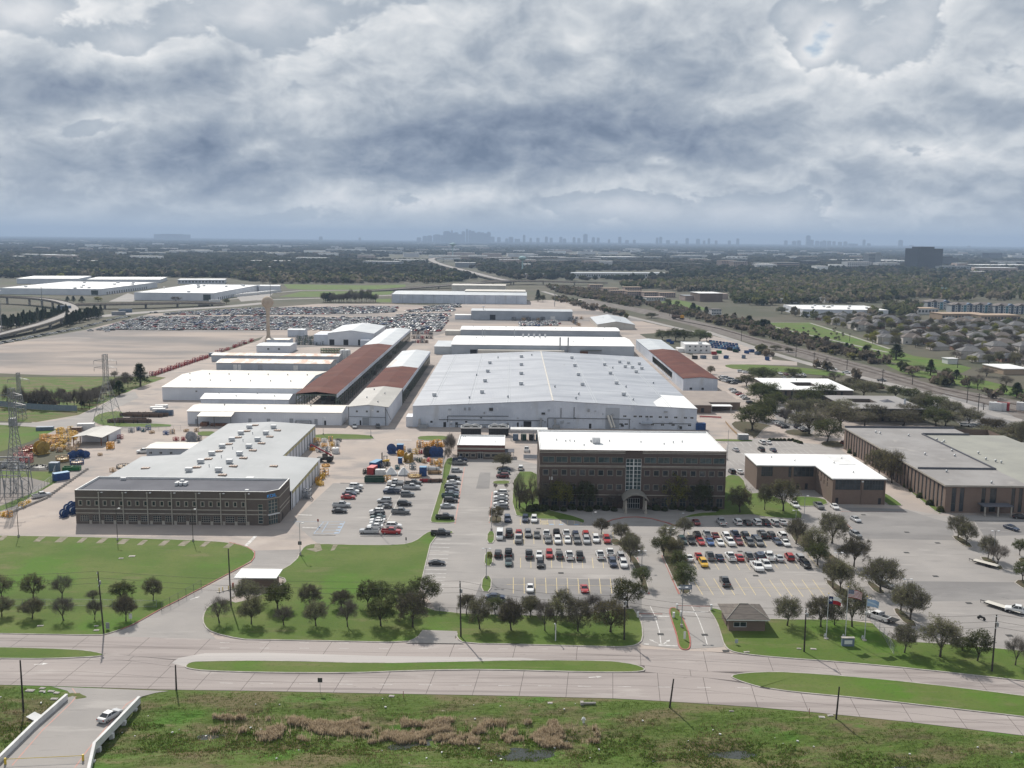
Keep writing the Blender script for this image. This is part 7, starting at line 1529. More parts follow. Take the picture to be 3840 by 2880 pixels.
ew={'eq_orange':'orange','eq_yellow':'yellow','eq_gold':'gold','eq_blue':'dark blue','eq_lblue':'light blue','eq_red':'red','eq_green':'green','eq_dgreen':'dark green','eq_white':'white','eq_black':'black','eq_tan':'tan','eq_teal':'teal','eq_pink':'pink','eq_grey':'grey','eq_pipe':'rusty','eq_slate':'slate blue'}
def cached_parts(key,fn_):
 if key not in CACHE:CACHE[key]=fn_()
 return CACHE[key]
def put(name,cat,label,p,rz,parts,group=None,sc_=1.0,z=.05):
 t=thing(name,label,cat,(p.x,p.y,z),rz,group)
 if sc_!=1.0:t.scale=(sc_,)*3
 for nm,me in parts:place(nm,me,t)
 return t
def reel_parts(m1,m2):
 def f():
  out=[]
  for s_ in(-1,1):
   fl=MB().tube((0,s_*.9,1.6),(0,s_*1.02,1.6),1.6,n=20)
   for k in range(6):a=k*math.pi/3;fl.tube((0,s_*1.05,1.6),(1.45*math.cos(a),s_*1.05,1.6+1.45*math.sin(a)),.07,n=4)
   out.append(('flange',fl.mesh('flange',M[m1])))
  out.append(('drum',MB().tube((0,-.9,1.6),(0,.9,1.6),.95,n=16).mesh('drum',M[m2])))
  cr=MB()
  for s_ in(-1,1):cr.box(-1.5,1.5,s_*1.25-.1,s_*1.25+.1,0,.25);cr.tube((-1.3,s_*1.25,.2),(0,s_*1.25,1.6),.1,n=4);cr.tube((1.3,s_*1.25,.2),(0,s_*1.25,1.6),.1,n=4)
  cr.box(-1.4,-1.2,-1.3,1.3,0,.2).box(1.2,1.4,-1.3,1.3,0,.2);out.append(('cradle',cr.mesh('cradle',M[m1])));return out
 return cached_parts(('reel',m1,m2),f)
def frame_parts(m,v):
 def f():
  q_=random.Random(v*13+5);fr=MB();X,Y,Z=q_.uniform(.8,1.3),q_.uniform(.8,1.5),q_.uniform(1.2,2.6);r_=.09
  for x in(-X,X):
   for y in(-Y,Y):fr.box(x-r_,x+r_,y-r_,y+r_,0,Z)
  for z in(r_,Z*.5,Z):
   for x in(-X,X):fr.box(x-r_,x+r_,-Y+r_,Y-r_,z-r_,z+r_)
   for y in(-Y,Y):fr.box(-X+r_,X-r_,y-r_*.9,y+r_*.9,z-r_*.9,z+r_*.9)
  for x in(-X,X):fr.tube((x,-Y,.1),(x,Y,Z),.06,n=4)
  core=MB().lathe([(.5,.15),(.5,Z*.55),(.22,Z*.7),(.22,Z*1.12),(.01,Z*1.14)],8).box(-.7,.1,-.3,.5,.1,Z*.4).tube((-X,-.3,Z*.7),(X,.4,Z*.8),.1,n=5)
  return[('frame',fr.mesh('frame',M[m])),('core',core.mesh('core',M[m if v%3 else 'eq_grey']))]
 return cached_parts(('frame',m,v),f)
def box_parts(l,w_,h,m,lid=None):
 def f():
  b_=MB();n_=max(4,int(l/.45))
  b_.box(-l/2,l/2,-w_/2,w_/2,.12,h)
  for k in range(n_):
   x=-l/2+l*(k+.5)/n_;b_.box(x-.09,x+.09,-w_/2-.04,w_/2+.04,.2,h-.12)
  b_.box(-l/2-.04,l/2+.04,-w_/2-.05,w_/2+.05,0,.12)
  return[('body',b_.mesh('body',M[m])),('roof',MB().box(-l/2-.03,l/2+.03,-w_/2-.05,w_/2+.05,h,h+.07).mesh('roof',M[lid or m])),('door',MB().box(-l/2-.08,-l/2-.04,-w_/2+.1,w_/2-.1,.2,h-.15).mesh('door',M[m]))]
 return cached_parts(('box',l,w_,h,m,lid),f)
def bin_parts(l,w_,h,m):
 def f():
  b_=MB().box(-l/2,l/2,-w_/2,-w_/2+.08,.1,h).box(-l/2,l/2,w_/2-.08,w_/2,.1,h).box(-l/2,-l/2+.08,-w_/2+.08,w_/2-.08,.1,h).box(l/2-.08,l/2,-w_/2+.08,w_/2-.08,.1,h).box(-l/2+.08,l/2-.08,-w_/2+.08,w_/2-.08,.1,.3)
  rb=MB()
  for k in range(8):x=-l/2+l*(k+.5)/8;rb.box(x-.06,x+.06,-w_/2-.07,-w_/2,.1,h);rb.box(x-.06,x+.06,w_/2,w_/2+.07,.1,h)
  rb.box(-l/2-.06,l/2+.06,-w_/2-.08,-w_/2+.1,h,h+.1).box(-l/2-.06,l/2+.06,w_/2-.1,w_/2+.08,h,h+.1)
  return[('shell',b_.mesh('shell',M[m])),('rib',rb.mesh('rib',M[m])),('fill',MB().box(-l/2+.1,l/2-.1,-w_/2+.1,w_/2-.1,.3,h*.7).mesh('fill',M['eq_black']))]
 return cached_parts(('bin',l,w_,h,m),f)
def basket_parts(m,r_=2.4,h=1.8):
 def f():
  b_=MB()
  for z in(.1,h*.5,h):b_.lathe([(r_-.08,z-.08),(r_+.06,z-.08),(r_+.06,z+.08),(r_-.08,z+.08),(r_-.08,z-.08)],22)
  for k in range(18):a=k*6.2832/18;b_.box(r_*math.cos(a)-.06,r_*math.cos(a)+.06,r_*math.sin(a)-.06,r_*math.sin(a)+.06,0,h)
  return[('cage',b_.mesh('cage',M[m])),('coil',MB().lathe([(.8,.1),(r_-.3,.1),(r_-.3,h*.55),(.8,h*.65),(.8,.1)],20).mesh('coil',M['eq_tan' if m!='eq_tan' else 'eq_gold'])),('hub',MB().lathe([(.45,0),(.45,h*.95),(.01,h)],10).mesh('hub',M[m]))]
 return cached_parts(('bask',m,r_,h),f)
def rack_parts(m,v):
 def f():
  q_=random.Random(v);b_=MB();l=3.0
  for i in range(4):
   for j in range(3):b_.tube((-l,(i-1.5)*.45,.35+j*.38),(l+q_.uniform(-.3,.3),(i-1.5)*.45,.35+j*.38),.17,n=6)
  s_=MB()
  for x in(-l*.6,l*.6):s_.box(x-.1,x+.1,-1.05,1.05,0,.18).box(x-.08,x+.08,-1.05,-.9,.18,1.5).box(x-.08,x+.08,.9,1.05,.18,1.5)
  return[('pipe',b_.mesh('pipe',M[m])),('stand',s_.mesh('stand',M['eq_black']))]
 return cached_parts(('rack',m,v),f)
def pyramid_parts():
 def f():
  b_=MB();s_,t_,h=2.7,.8,3.0
  A_=[(-s_,-s_,.5),(s_,-s_,.5),(s_,s_,.5),(-s_,s_,.5)];B_=[(-t_,-t_,h),(t_,-t_,h),(t_,t_,h),(-t_,t_,h)]
  for k in range(4):b_.quad(A_[k],A_[(k+1)%4],B_[(k+1)%4],B_[k])
  b_.quad(*B_);b_.box(-t_*.7,t_*.7,-t_*.7,t_*.7,h,h+.5)
  return[('hood',b_.mesh('hood',M['eq_white'])),('skirt',MB().box(-s_,s_,-s_,s_,0,.5).mesh('skirt',M['eq_grey']))]
 return cached_parts('pyr',f)
Z3=lambda x,y,z=0:G(1340+x*.1808,1620+y*.1808,z);Z5=lambda x,y,z=0:G(x*.217,1580+y*.217,z);Z1=lambda x,y,z=0:G(860+x*.1808,1660+y*.1808,z)
YM,YL='equipment stored in the middle yard','equipment stored in the left yard'
put('cable_reel','reel','dark blue reel stand with raised arms at the yard corner',Z3(715,440),.3,reel_parts('eq_blue','eq_blue'),YM,1.15)
put('storage_container','container','small dark blue container behind the reel stand',Z3(890,385),0,box_parts(2.6,2.4,2.6,'eq_blue','eq_lblue'),YM)
put('storage_container','container','light-blue-roofed shipping container at the left of the middle yard',Z3(385,745),1.25,box_parts(6.1,2.44,2.6,'eq_blue','eq_lblue'),YM);put('storage_container','container','dark red shipping container next to the white tanks',Z3(310,860),1.35,box_parts(4.6,2.44,2.6,'eq_red','eq_pink'),YM)
put('welding_set','machine','black machine left of the dark red container',Z3(170,860),0,frame_parts('eq_black',1),YM,.9)
for k,x in enumerate((430,525)):put('white_tank','tank','boxy white tank, %s from the dark red container'%ORD[k],Z3(x,880),.1,box_parts(2.0,1.9,1.8,'eq_white'),YM)
for k,(x,y)in enumerate(((700,880),(960,885))):put('white_hood','hood','white pyramid-shaped hood, %s from the dumpster'%ORD[k],Z3(x,y),.15,pyramid_parts(),YM,.78)
put('dumpster','dumpster','long dark green dumpster with a white mark',Z3(360,1035),0,bin_parts(7.0,2.4,1.9,'eq_dgreen'),YM)
put('cable_reel','reel','large gold cable reel in the middle yard',Z3(1060,620),1.2,reel_parts('eq_gold','eq_gold'),YM,1.15);put('cable_reel','reel','yellow-orange reel behind the small blue box',Z3(900,500),.9,reel_parts('eq_orange','eq_yellow'),YM,.8)
put('tool_box','box','bright blue upright box before the gold reel',Z3(890,650),0,box_parts(1.5,1.5,2.2,'eq_blue','eq_lblue'),YM)
for k,(x,y)in enumerate(((1300,320),(1440,325),(1560,290),(1660,300),(1740,300))):put('orange_stand','stand','orange equipment stand, %s from the left along the yard top'%ORD[k],Z3(x,y),.2*k,frame_parts('eq_orange',k),YM,1.1)
put('cable_reel','reel','black cable reel at the right end of the middle yard',Z3(1465,500),.05,reel_parts('eq_black','eq_black'),YM,1.2);put('cable_reel','reel','yellow-drummed reel beside the black reel',Z3(1590,500),.05,reel_parts('eq_blue','eq_yellow'),YM,1.2);put('cable_reel','reel','dark blue reel against the yard fence',Z3(1695,500),.05,reel_parts('eq_blue','eq_blue'),YM,1.1)
put('cover_tent','tarpaulin','pink tarpaulin-covered heap below the black reel',Z3(1485,610),.5,[('cover',MB().lathe([(1.1,0),(1.0,.7),(.6,1.3),(.05,1.6)],7).mesh('cover',M['eq_pink']))],YM)
put('cable_basket','basket','round tan coil basket in front of the blue container',Z3(1190,930),0,basket_parts('eq_tan',2.5,1.0),YM);put('storage_container','container','upright blue container with light blue top right of the tan basket',Z3(1365,905),0,box_parts(2.5,2.5,3.3,'eq_blue','eq_lblue'),YM)
for k,(x,y,m_)in enumerate(((1560,790,'eq_white'),(1600,870,'eq_tan'),(1440,1040,'eq_red'),(1610,1040,'eq_pipe'))):put('pipe_rack','rack','%s pipe rack, %s from the back at the right of the yard'%(ew[m_],ORD[k]),Z3(x,y),.03*k,rack_parts(m_,k),YM,.85)
for k,(x,y,m_)in enumerate(((530,750,'eq_black'),(620,700,'eq_black'),(830,770,'eq_teal'),(1150,770,'eq_teal'),(1200,580,'eq_grey'),(1290,620,'eq_dgreen'),(1220,450,'eq_yellow'),(1330,450,'eq_red'),(1390,640,'eq_tan'),(1550,670,'eq_orange'),(1650,660,'eq_gold'),(1720,640,'eq_orange'),(1700,730,'eq_orange'),(940,370,'eq_orange'),(1080,420,'eq_grey'),(620,1020,'eq_orange'))):
 put('machine_frame','machine','%s machine frame, %s counted from the left among the mixed equipment'%(ew[m_],ORD[k]),Z3(x,y),k*.7,frame_parts(m_,k%6),YM,.8)
# forklift
def forklift():
 b_=MB();loft(b_,[(-1.2,.55,.35,1.0,1.15,.5),(-.5,.6,.3,1.0,1.1,.55),(.6,.6,.3,.7,.75,.55),(.9,.5,.3,.6,.65,.45)])
 cg=MB()
 for x in(-.55,.5):
  for y in(-.5,.5):cg.box(x-.05,x+.05,y-.05,y+.05,.7,2.1)
 cg.box(-.6,.55,-.55,.55,2.1,2.18)
 ms=MB()
 for y in(-.3,.3):ms.box(.95,1.1,y-.06,y+.06,.1,3.2);ms.box(1.1,2.2,y-.07,y+.07,.1,.17)
 ms.box(.95,1.1,-.3,.3,1.6,1.75).box(.95,1.1,-.3,.3,3.0,3.15)
 wh=MB()
 for x in(-.8,.6):
  for y in(-.55,.55):wh.tube((x,y-.12,.32),(x,y+.12,.32),.32,n=10)
 return[('body',b_.mesh('body',M['eq_yellow'])),('cage',cg.mesh('cage',M['eq_black'])),('mast',ms.mesh('mast',M['eq_black'])),('wheel',wh.mesh('wheel',M['tyre']))]
put('forklift','forklift','yellow forklift with raised black mast in the middle yard',Z3(580,640),3.0,forklift(),YM,1.25)
# telehandler
def telehandler():
 b_=MB().box(-2.4,2.2,-.9,.9,.7,1.5).box(1.2,2.4,-.95,.95,.9,1.9);c=MB().box(-.6,.9,-.95,-.1,1.5,2.7);bm=MB().tube((2.0,.35,2.0),(-4.6,.35,5.2),.26,.2,6).tube((-4.6,.35,5.2),(-5.0,.35,4.4),.2,n=5)
 fk=MB().box(-5.5,-4.9,-.2,.9,4.2,4.4)
 wh=MB()
 for x in(-1.6,1.5):
  for y in(-1.05,1.05):wh.tube((x,y-.22,.65),(x,y+.22,.65),.65,n=12)
 return[('chassis',b_.mesh('chassis',M['eq_black'])),('cab',c.mesh('cab',M['car_glass'])),('boom',bm.mesh('boom',M['eq_red'])),('fork',fk.mesh('fork',M['eq_black'])),('wheel',wh.mesh('wheel',M['tyre']))]
put('telehandler','telehandler','telehandler with its long red boom raised beside the workshop',Z1(1990,400),-.15,telehandler(),YM,1.25)
for k,(x,y,m_,v)in enumerate(((1850,820,'eq_orange',1),(1930,740,'eq_yellow',2),(1880,880,'eq_yellow',4),(1970,670,'eq_orange',3))):put('orange_stand','stand','%s frame, %s from the wall cage beside the workshop side'%(ew[m_],ORD[k]),Z1(x,y),.4*k,frame_parts(m_,v),YM,.95)
put('cable_basket','basket','flat yellow ring lying near the telehandler',Z1(2000,490),0,basket_parts('eq_orange',1.5,.6),YM);put('wall_cage','cage','grey steel cage with a tank against the workshop side',Z1(1610,1150),0,frame_parts('eq_grey',3),YM,1.2)
for k in range(15):
 x=470+(k%5)*52+rngd.uniform(-15,15);y=345+(k//5)*40+rngd.uniform(-8,8);m_=('eq_orange','eq_yellow','eq_white','eq_orange','eq_black','eq_grey','eq_tan')[k%7]
 if y>420 and x<560:m_='eq_grey'
 put('machine_frame','machine','%s crate frame, %s in the jumble behind the telehandler'%(ew[m_],ORD[k]),B(x,y),k*1.1,frame_parts(m_,k%6),YM,.8)
put('storage_tank','tank','squat pale round tank in the jumble behind the telehandler',B(660,440),0,[('shell',MB().lathe([(1.5,0),(1.5,2.0),(1.2,2.2),(.01,2.25)],16).mesh('shell',M['eq_white'])),('hatch',MB().lathe([(.3,2.2),(.3,2.4),(.01,2.42)],8).mesh('hatch',M['eq_grey']))],YM)
# left yard
k=0
for(x0_,x1_,y0_,y1_,n_,m_)in((1000,1330,130,330,30,'eq_yellow'),(720,1020,250,420,24,'eq_orange'),(830,1380,370,520,26,'eq_tan'),(860,1100,320,470,16,'eq_yellow'),(620,820,400,520,8,'eq_yellow'),(100,560,590,700,12,'eq_red'),(60,400,700,800,10,'eq_grey')):
 for _ in range(n_):
  p=Z5(rngd.uniform(x0_,x1_),rngd.uniform(y0_,y1_)+20);put('orange_stand' if m_!='eq_tan' else 'pallet_frame','stand','%s frame, %s in the packed field left of the yard shed'%(ew[m_],ORD[k]),p,rngd.uniform(0,1.5),frame_parts(m_,k%6),YL,.75 if m_!='eq_tan' else .6);k+=1
put('cable_reel','reel','huge gold drum reel in the left yard',Z5(720,560),.9,reel_parts('eq_gold','eq_yellow'),YL,1.6)
for k,(x,y)in enumerate(((420,540),(540,500),(330,600),(470,610))):put('cable_basket','basket','dark red round basket, %s of four by the substation'%ORD[k],Z5(x,y),0,basket_parts('eq_red',2.0,1.9 if k<2 else 1.0),YL)
put('cable_basket','basket','tan coil basket in the centre of the left yard',Z5(1080,690),0,basket_parts('eq_tan',2.3,2.0),YL);put('cable_basket','basket','blue and yellow carousel with white rim in the left yard',Z5(1330,740),0,basket_parts('eq_blue',2.4,1.7),YL)
for k,(x,y)in enumerate(((1490,620),(1400,600),(1280,620),(1230,650))):put('cable_reel','reel','dark blue reel, %s from the right beside the carousel'%ORD[k],Z5(x,y),.8,reel_parts('eq_blue','eq_grey'),YL,.8)
for k,(x,y)in enumerate(((1170,850),(1315,845))):put('green_bin','bin','bright green open bin, %s of the pair'%ORD[k],Z5(x,y),.1,bin_parts(3.1,2.4,1.4,'eq_green'),YL)
put('storage_container','container','slate blue square tank box beside the dark netting heap',Z5(945,850),.1,box_parts(3.2,2.6,3.0,'eq_slate'),YL);put('storage_container','container','blue shipping container inside the block line',Z5(1060,1010),.75,box_parts(5.2,2.44,2.6,'eq_blue','eq_lblue'),YL)
def heap(p,label,n_,rx,ry,h,m_):
 q_=random.Random(9);mb=MB()
 for _ in range(n_):
  a=q_.uniform(0,6.28);r_=math.sqrt(q_.random());x,y=rx*r_*math.cos(a),ry*r_*math.sin(a);z=h*(1-r_)*q_.uniform(.5,1);d_=Vector((q_.gauss(0,1),q_.gauss(0,1),q_.gauss(0,.4)));d_.normalize();mb.tube(Vector((x,y,z))-d_*.7,Vector((x,y,z))+d_*.7,.11,n=4)
 mb.lathe([(rx*.75,0),(rx*.5,h*.45),(.05,h*.75)],10)
 tag(mb.build('netting_heap',M[m_],None,(p.x,p.y,.05)),label,'heap')
heap(Z5(700,810),'heap of dark netting and hoses in the left yard',220,5.5,2.2,1.6,'eq_black');heap(Z5(330,800),'tangle of grey hoses beside the substation',150,3.5,2.0,1.1,'eq_grey')
put('machine_frame','machine','orange bundle frame right of the yard shed',Z5(1910,470),.1,frame_parts('eq_orange',2),YL,1.4)
for k,(x,y,m_)in enumerate(((390,1490,'eq_yellow'),(500,1430,'eq_yellow'),(60,1640,'eq_yellow'),(150,1650,'eq_orange'),(1730,590,'eq_tan'),(1950,870,'eq_tan'),(2080,300,'eq_red'),(2050,370,'eq_grey'))):put('pallet_frame','stand','%s loose frame, %s scattered on the left yard edges'%(ew[m_],ORD[k]),Z5(x,y),k*.5,frame_parts(m_,k%6),YL,.7)
for k,(x,y)in enumerate(((1110,1650),(1180,1560),(1250,1510),(1260,1600))):put('cable_reel','reel','blue cable reel with rusty flange, %s at the taupe office corner'%ORD[k],Z5(x,y),1.0,reel_parts('eq_blue','eq_white'),YL,.75)
for k,(x,y,m_)in enumerate(((1090,265,'eq_grey'),(1150,250,'eq_blue'),(1190,262,'eq_teal'),(1230,245,'eq_blue'),(1260,275,'eq_tan'),(1378,285,'eq_blue'),(1430,278,'eq_tan'),(1460,335,'eq_red'),(1520,335,'eq_red'),(1650,335,'eq_black'),(1545,262,'eq_tan'),(1630,262,'eq_tan'))):put('machine_frame','machine','%s machine, %s from the left along the top of the left yard'%(ew[m_],ORD[k]),A(x,y),k*.6,frame_parts(m_,k%6),YL,.8)
put('cable_reel','reel','big silver ribbed drum behind the workshop roof',A(1588,345),.6,reel_parts('eq_grey','eq_white'),YL,1.3);put('cable_basket','basket','black ring basket against the workshop roof edge',A(1028,560),0,basket_parts('eq_black',2.6,1.0),YL)
put('storage_container','container','white trailer box behind the yard shed',A(715,245),.2,box_parts(7,2.5,2.7,'eq_white'),YL);put('storage_container','container','long brown box beside the white trailer box',A(640,260),.2,box_parts(4,2.4,1.8,'eq_pipe'),YL);put('storage_container','container','dark low trailer on the grass left of the yard',A(375,250),.2,box_parts(7,2.4,1.5,'eq_slate'),YL);put('storage_container','container','blue open-top container in the pipe rack plot',A(1365,125),.05,bin_parts(8,2.6,2.2,'eq_slate'),YL);put('utility_hut','hut','small grey utility hut by the left path',A(108,210),0,box_parts(2.6,2.6,3.2,'eq_grey','eq_white'),YL)
for k in range(14):put('pipe_rack','rack','rusty pipe rack, %s in the pipe plot beside the pylon'%ORD[k],A((960+k*38,1060+(k-7)*45)[k>6],(188,140)[k>6]-(k%3)*6),.03,rack_parts('eq_pipe',k%4),'pipe racks beside the pylon',1.2)
for k,(x,y)in enumerate(((1300,80),(1340,65),(1320,95))):put('storage_container','container','pale flatbed load, %s near the pipe plot'%ORD[k],A(x,y),.2,box_parts(6,2.4,1.4,'eq_white'),YL)
# rows beside the gravel lot
for k in range(26):
 f_=k/25;p=I(1265,1215).lerp(I(1720,1065),f_*1.25)if f_<.8 else I(1720,1065).lerp(I(2090,925),(f_-.8)*5)
 put('red_skid','skid','red pump skid, %s from the pylon end along the gravel lot edge'%ORD[k],p,.9,frame_parts('eq_red',k%6),'red skids along the gravel lot',1.1)
for k in range(6):put('red_skid','skid','far red pump skid, %s beyond the blue tank'%ORD[k],I(1840,1015).lerp(I(2080,935),k/5),.9,frame_parts('eq_red',k%6),'red skids along the gravel lot',1.0)
put('storage_tank','tank','dark blue horizontal tank among the red skids',I(1785,1050),.9,box_parts(9,2.6,2.4,'eq_slate'),YL)
for k in range(40):
 x,y=340+(k%10)*24+rngd.uniform(-5,5),905+(k//10)*17;put('machine_frame','machine','stored machine, %s of the ranks before the grey gabled hall'%ORD[k],J(x,y),.7,frame_parts(('eq_grey','eq_dgreen')[k%2],k%6),'ranks of stored machines',1.1)
for k in range(16):put('cable_basket','basket','dark green coil, %s in the rows beside the long shed'%ORD[k],J(560+(k%8)*22,1005+(k//8)*22),0,basket_parts('eq_dgreen' if k%3 else 'eq_green',2.2,1.6),'green coils')
for k,x in enumerate((720,760)):put('storage_tank','tank','tall white tank, %s of two beside the long shed'%ORD[k],J(x,1075),0,[('shell',MB().lathe([(2.2,0),(2.2,6),(1.6,6.6),(.01,6.9)],14).mesh('shell',M['eq_white'])),('ladder',MB().box(-.25,.25,-2.35,-2.25,0,6.2).mesh('ladder',M['eq_grey']))],None)
for k in range(36):put('blue_skip','skip','blue skip, %s of the ranks behind the white block office'%ORD[k],K(1690+(k%9)*27+(k//9)*6,932+(k//9)*17+(k%9)*3.4),.35+.2*(k*7%5),bin_parts(2.3,1.5,1.3,'eq_lblue' if k%4==1 else 'eq_blue'),'ranks of blue skips')
for k,(x,y,m_)in enumerate(((1560,1075,'eq_black'),(1630,1072,'eq_slate'),(1730,1075,'eq_grey'),(1820,1072,'eq_blue'),(1965,1070,'eq_slate'),(2160,1085,'eq_blue'),(1990,1030,'eq_blue'),(1850,1005,'eq_black'),(1900,1020,'eq_dgreen'),(1760,1030,'eq_green'),(1720,1040,'eq_red'),(2030,1020,'eq_blue'),(2080,1040,'eq_slate'),(1345,935,'eq_blue'),(1370,950,'eq_blue'))):put('blue_skip','skip','%s skip, %s scattered around the white block office'%(ew[m_],ORD[k]),K(x,y),.3*k,bin_parts(5.5 if k==5 else 4,2.3,2.2,m_),'skips around the white block office')
for k in range(30):put('machine_frame','machine','dark machine, %s of the ranks behind the second white-roofed hall'%ORD[k],(K(60+(k%15)*40,745+(k//15)*12)if k<22 else K(500+(k-22)*14,745+(k-22)*8)),k*.5,frame_parts(('eq_black','eq_grey','eq_tan')[k%3],k%6),'ranks of stored machines',1.5)
for k in range(14):put('machine_frame','machine','scrap machine, %s between the long shed and the white hall'%ORD[k],J(1310+(k%5)*35,870+(k//5)*36),k*.5,frame_parts(('eq_black','eq_pipe','eq_grey','eq_red')[k%4],k%6),'ranks of stored machines',1.3)
# cooling towers and pipe yard behind the small office
for k,x in enumerate((1700,1930)):
 p=B(x,300);b_=thing('cooling_tower','dark louvred cooling tower with white crossed top pipes, %s behind the small office'%ORD[k],'cooling tower',(p.x,p.y,.05));w_=(B(x+165,300)-p).x
 MB().box(0,w_,0,5,.4,3.41).build('casing',M['dark_steel'],b_)
 for j in range(12):MB().box(w_*j/12+.1,w_*(j+1)/12-.1,-.1,0,.5,3.2).build('louvre',M['eq_black'],b_)
 rim=MB().box(-.1,w_+.1,-.15,.1,3.4,3.9).box(-.1,w_+.1,4.9,5.15,3.4,3.9).box(-.1,.1,.1,4.9,3.4,3.9).box(w_-.1,w_+.1,.1,4.9,3.4,3.9);rim.build('rim',M['white_wall'],b_)
 ar=MB()
 for(xa,ya,xb,yb)in((.5,.5,w_/2,2.5),(w_-.5,.5,w_/2,2.5),(.5,4.5,w_/2,2.5),(w_-.5,4.5,w_/2,2.5)):ar.tube((xa,ya,3.9),((xa+xb)/2,(ya+yb)/2,5.0),.26,n=6);ar.tube(((xa+xb)/2,(ya+yb)/2,5.0),(xb,yb,4.5),.26,n=6)
 ar.build('pipe_arm',M['white_wall'],b_)
 for j in(.28,.72):MB().lathe([(1.5,3.4),(1.5,3.75),(1.3,3.75),(1.3,3.5)],16,c=(w_*j,2.5)).build('fan_ring',M['dark_steel'],b_)
p=B(2110,340);b_=thing('pipe_canopy','long white canopy over dark pump sets left of the four-storey office','canopy',(p.x,p.y,.05))
MB().box(0,16,0,5,4.6,5.1).build('roof',M['white_wall'],b_)
for x in(.3,5,10,15.5):MB().box(x-.12,x+.12,.1,.35,0,4.6).build('post',M['galv'],b_)
for x,m_ in((1,'eq_slate'),(4.5,'eq_dgreen'),(8,'eq_black'),(11,'eq_teal')):MB().box(x,x+2.4,1,4,0,2.4).tube((x+1.2,.6,1.4),(x+1.2,4.4,1.4),1.0,n=10).build('pump_set',M[m_],b_)
p=C(165,425);vehicle('pickup','white',p,R(88),'small white utility cart in the service court left of the office',None,small=True);rr_=fence([C(140,490),C(255,492)],1.8,'wooden screen fence in the service court left of the office',solid='metal_grey')
p=C(1960,330);put('storage_container','container','small white-roofed grey container at the corner of the tan yard',p,0,box_parts(4.4,2.4,2.4,'eq_grey','eq_white'));put('dumpster','dumpster','dark blue compactor at the right corner of the big plant',C(1605,245),.1,box_parts(4.5,2.6,3.0,'eq_blue'))
fence([C(1815,190),C(1860,245),C(1910,290)],1.0,'low orange and white barricade line on the tan yard',solid='eq_tan',step=2);fence([C(1600,143),C(1780,152)],.8,'low red and white barrier before the tan annex',solid='eq_pink',step=2)
# trailers and flatbed truck, right lot
def trailer(p,rz,label,l=6.5):
 t=thing('flatbed_trailer',label,'trailer',(p.x,p.y,.04),rz);MB().box(-l/2,l/2,-1.05,1.05,.62,.78).build('deck',M['roof_pale'],t);MB().box(l/2,l/2+1.4,-.08,.08,.55,.7).tube((l/2+1.3,0,0),(l/2+1.3,0,.6),.05,n=5).build('drawbar',M['eq_black'],t)
 for x in(-.9,.0):
  for y in(-1.15,1.15):MB().tube((x-.6,y-.1,.36),(x-.6,y+.1,.36),.36,n=10).build('wheel',M['tyre'],t)
 MB().box(-l/2,l/2,-1.09,-1.05,.5,.8).box(-l/2,l/2,1.05,1.09,.5,.8).build('side_rail',M['eq_black'],t)
trailer(D(1895,1372),2.25,'tan-decked flatbed trailer beside a planter in the right lot');trailer(H(2040,345),2.2,'long pale flatbed trailer next to the white pickup',8.5)
p=H(1000,400,.7);vehicle('pickup','white',p,R(128),'white flatbed crew truck behind the flags',None)
p=H(1085,448);t=thing('flatbed_trailer','dark flat load deck at the tail of the white crew truck','trailer',(p.x,p.y,.05),R(128));MB().box(-2.2,1.6,-1.05,1.05,.85,1.02).build('deck',M['eq_black'],t);MB().box(1.55,1.65,-1.0,1.0,1.02,1.8).build('headboard',M['eq_grey'],t)
for y in(-.85,.85):MB().tube((-.6,y-.12,.4),(-.6,y+.12,.4),.4,n=10).build('wheel',M['tyre'],t)
p=H(1858,430);t=thing('motorcycle','parked motorcycle alone in the right lot','motorcycle',(p.x,p.y,.04),2.2)
for x in(-.7,.7):MB().tube((x,-.07,.32),(x,.07,.32),.32,n=12).build('wheel',M['tyre'],t)
b_=MB();loft(b_,[(-.75,.14,.6,.75,.85,.1),(-.2,.17,.4,.75,.82,.14),(.3,.17,.4,.85,.98,.14),(.6,.1,.5,.8,.95,.07)]);b_.build('body',M['eq_black'],t);MB().tube((.62,0,.35),(.4,0,1.05),.05,n=5).tube((.4,-.38,1.08),(.4,.38,1.08),.03,n=5).build('fork',M['galv'],t)
# ------------------------------------------------------------------ water tower, pylons, substation
M['tank_tan']=mat('tan_tank_paint',(.42,.33,.25),(.50,.42,.34),.12,coords='obj',layers=[((.36,.24,.16),.2,.55,.7,.5,None)]);M['tank_teal']=mat('teal_tank_paint',(.38,.52,.52),(.33,.47,.48),.1,coords='obj')
def water_tower(base,hn,ht_,r_,label,m,stem_r=1.6):
 t=thing('water_tower',label,'water tower',(base.x,base.y,0));cz=(hn+ht_)/2;hz=(ht_-hn)/2;prof=[]
 for k in range(13):a=-math.pi/2+math.pi*k/12;prof.append((max(.02,r_*math.cos(a)),cz+hz*math.sin(a)))
 MB().lathe(prof,24).build('tank',M[m],t,smooth=True);MB().lathe([(stem_r*2.2,0),(stem_r*1.9,2),(stem_r,6),(stem_r*.9,hn*.85),(stem_r*1.5,hn+hz*.15)],16).build('stem',M[m],t,smooth=True);MB().lathe([(r_*1.02,cz-.15),(r_*1.06,cz-.15),(r_*1.06,cz+.15),(r_*1.02,cz+.15)],24).build('rail',M[m],t)
water_tower(Vector((-199.4,792,0)),28.0,38.0,4.8,'tan spheroid water tower standing over the factory','tank_tan',1.5)
M['pylon']=mat('pylon_steel',(.26,.265,.27),(.20,.205,.21),1,coords='obj',rough=.5)
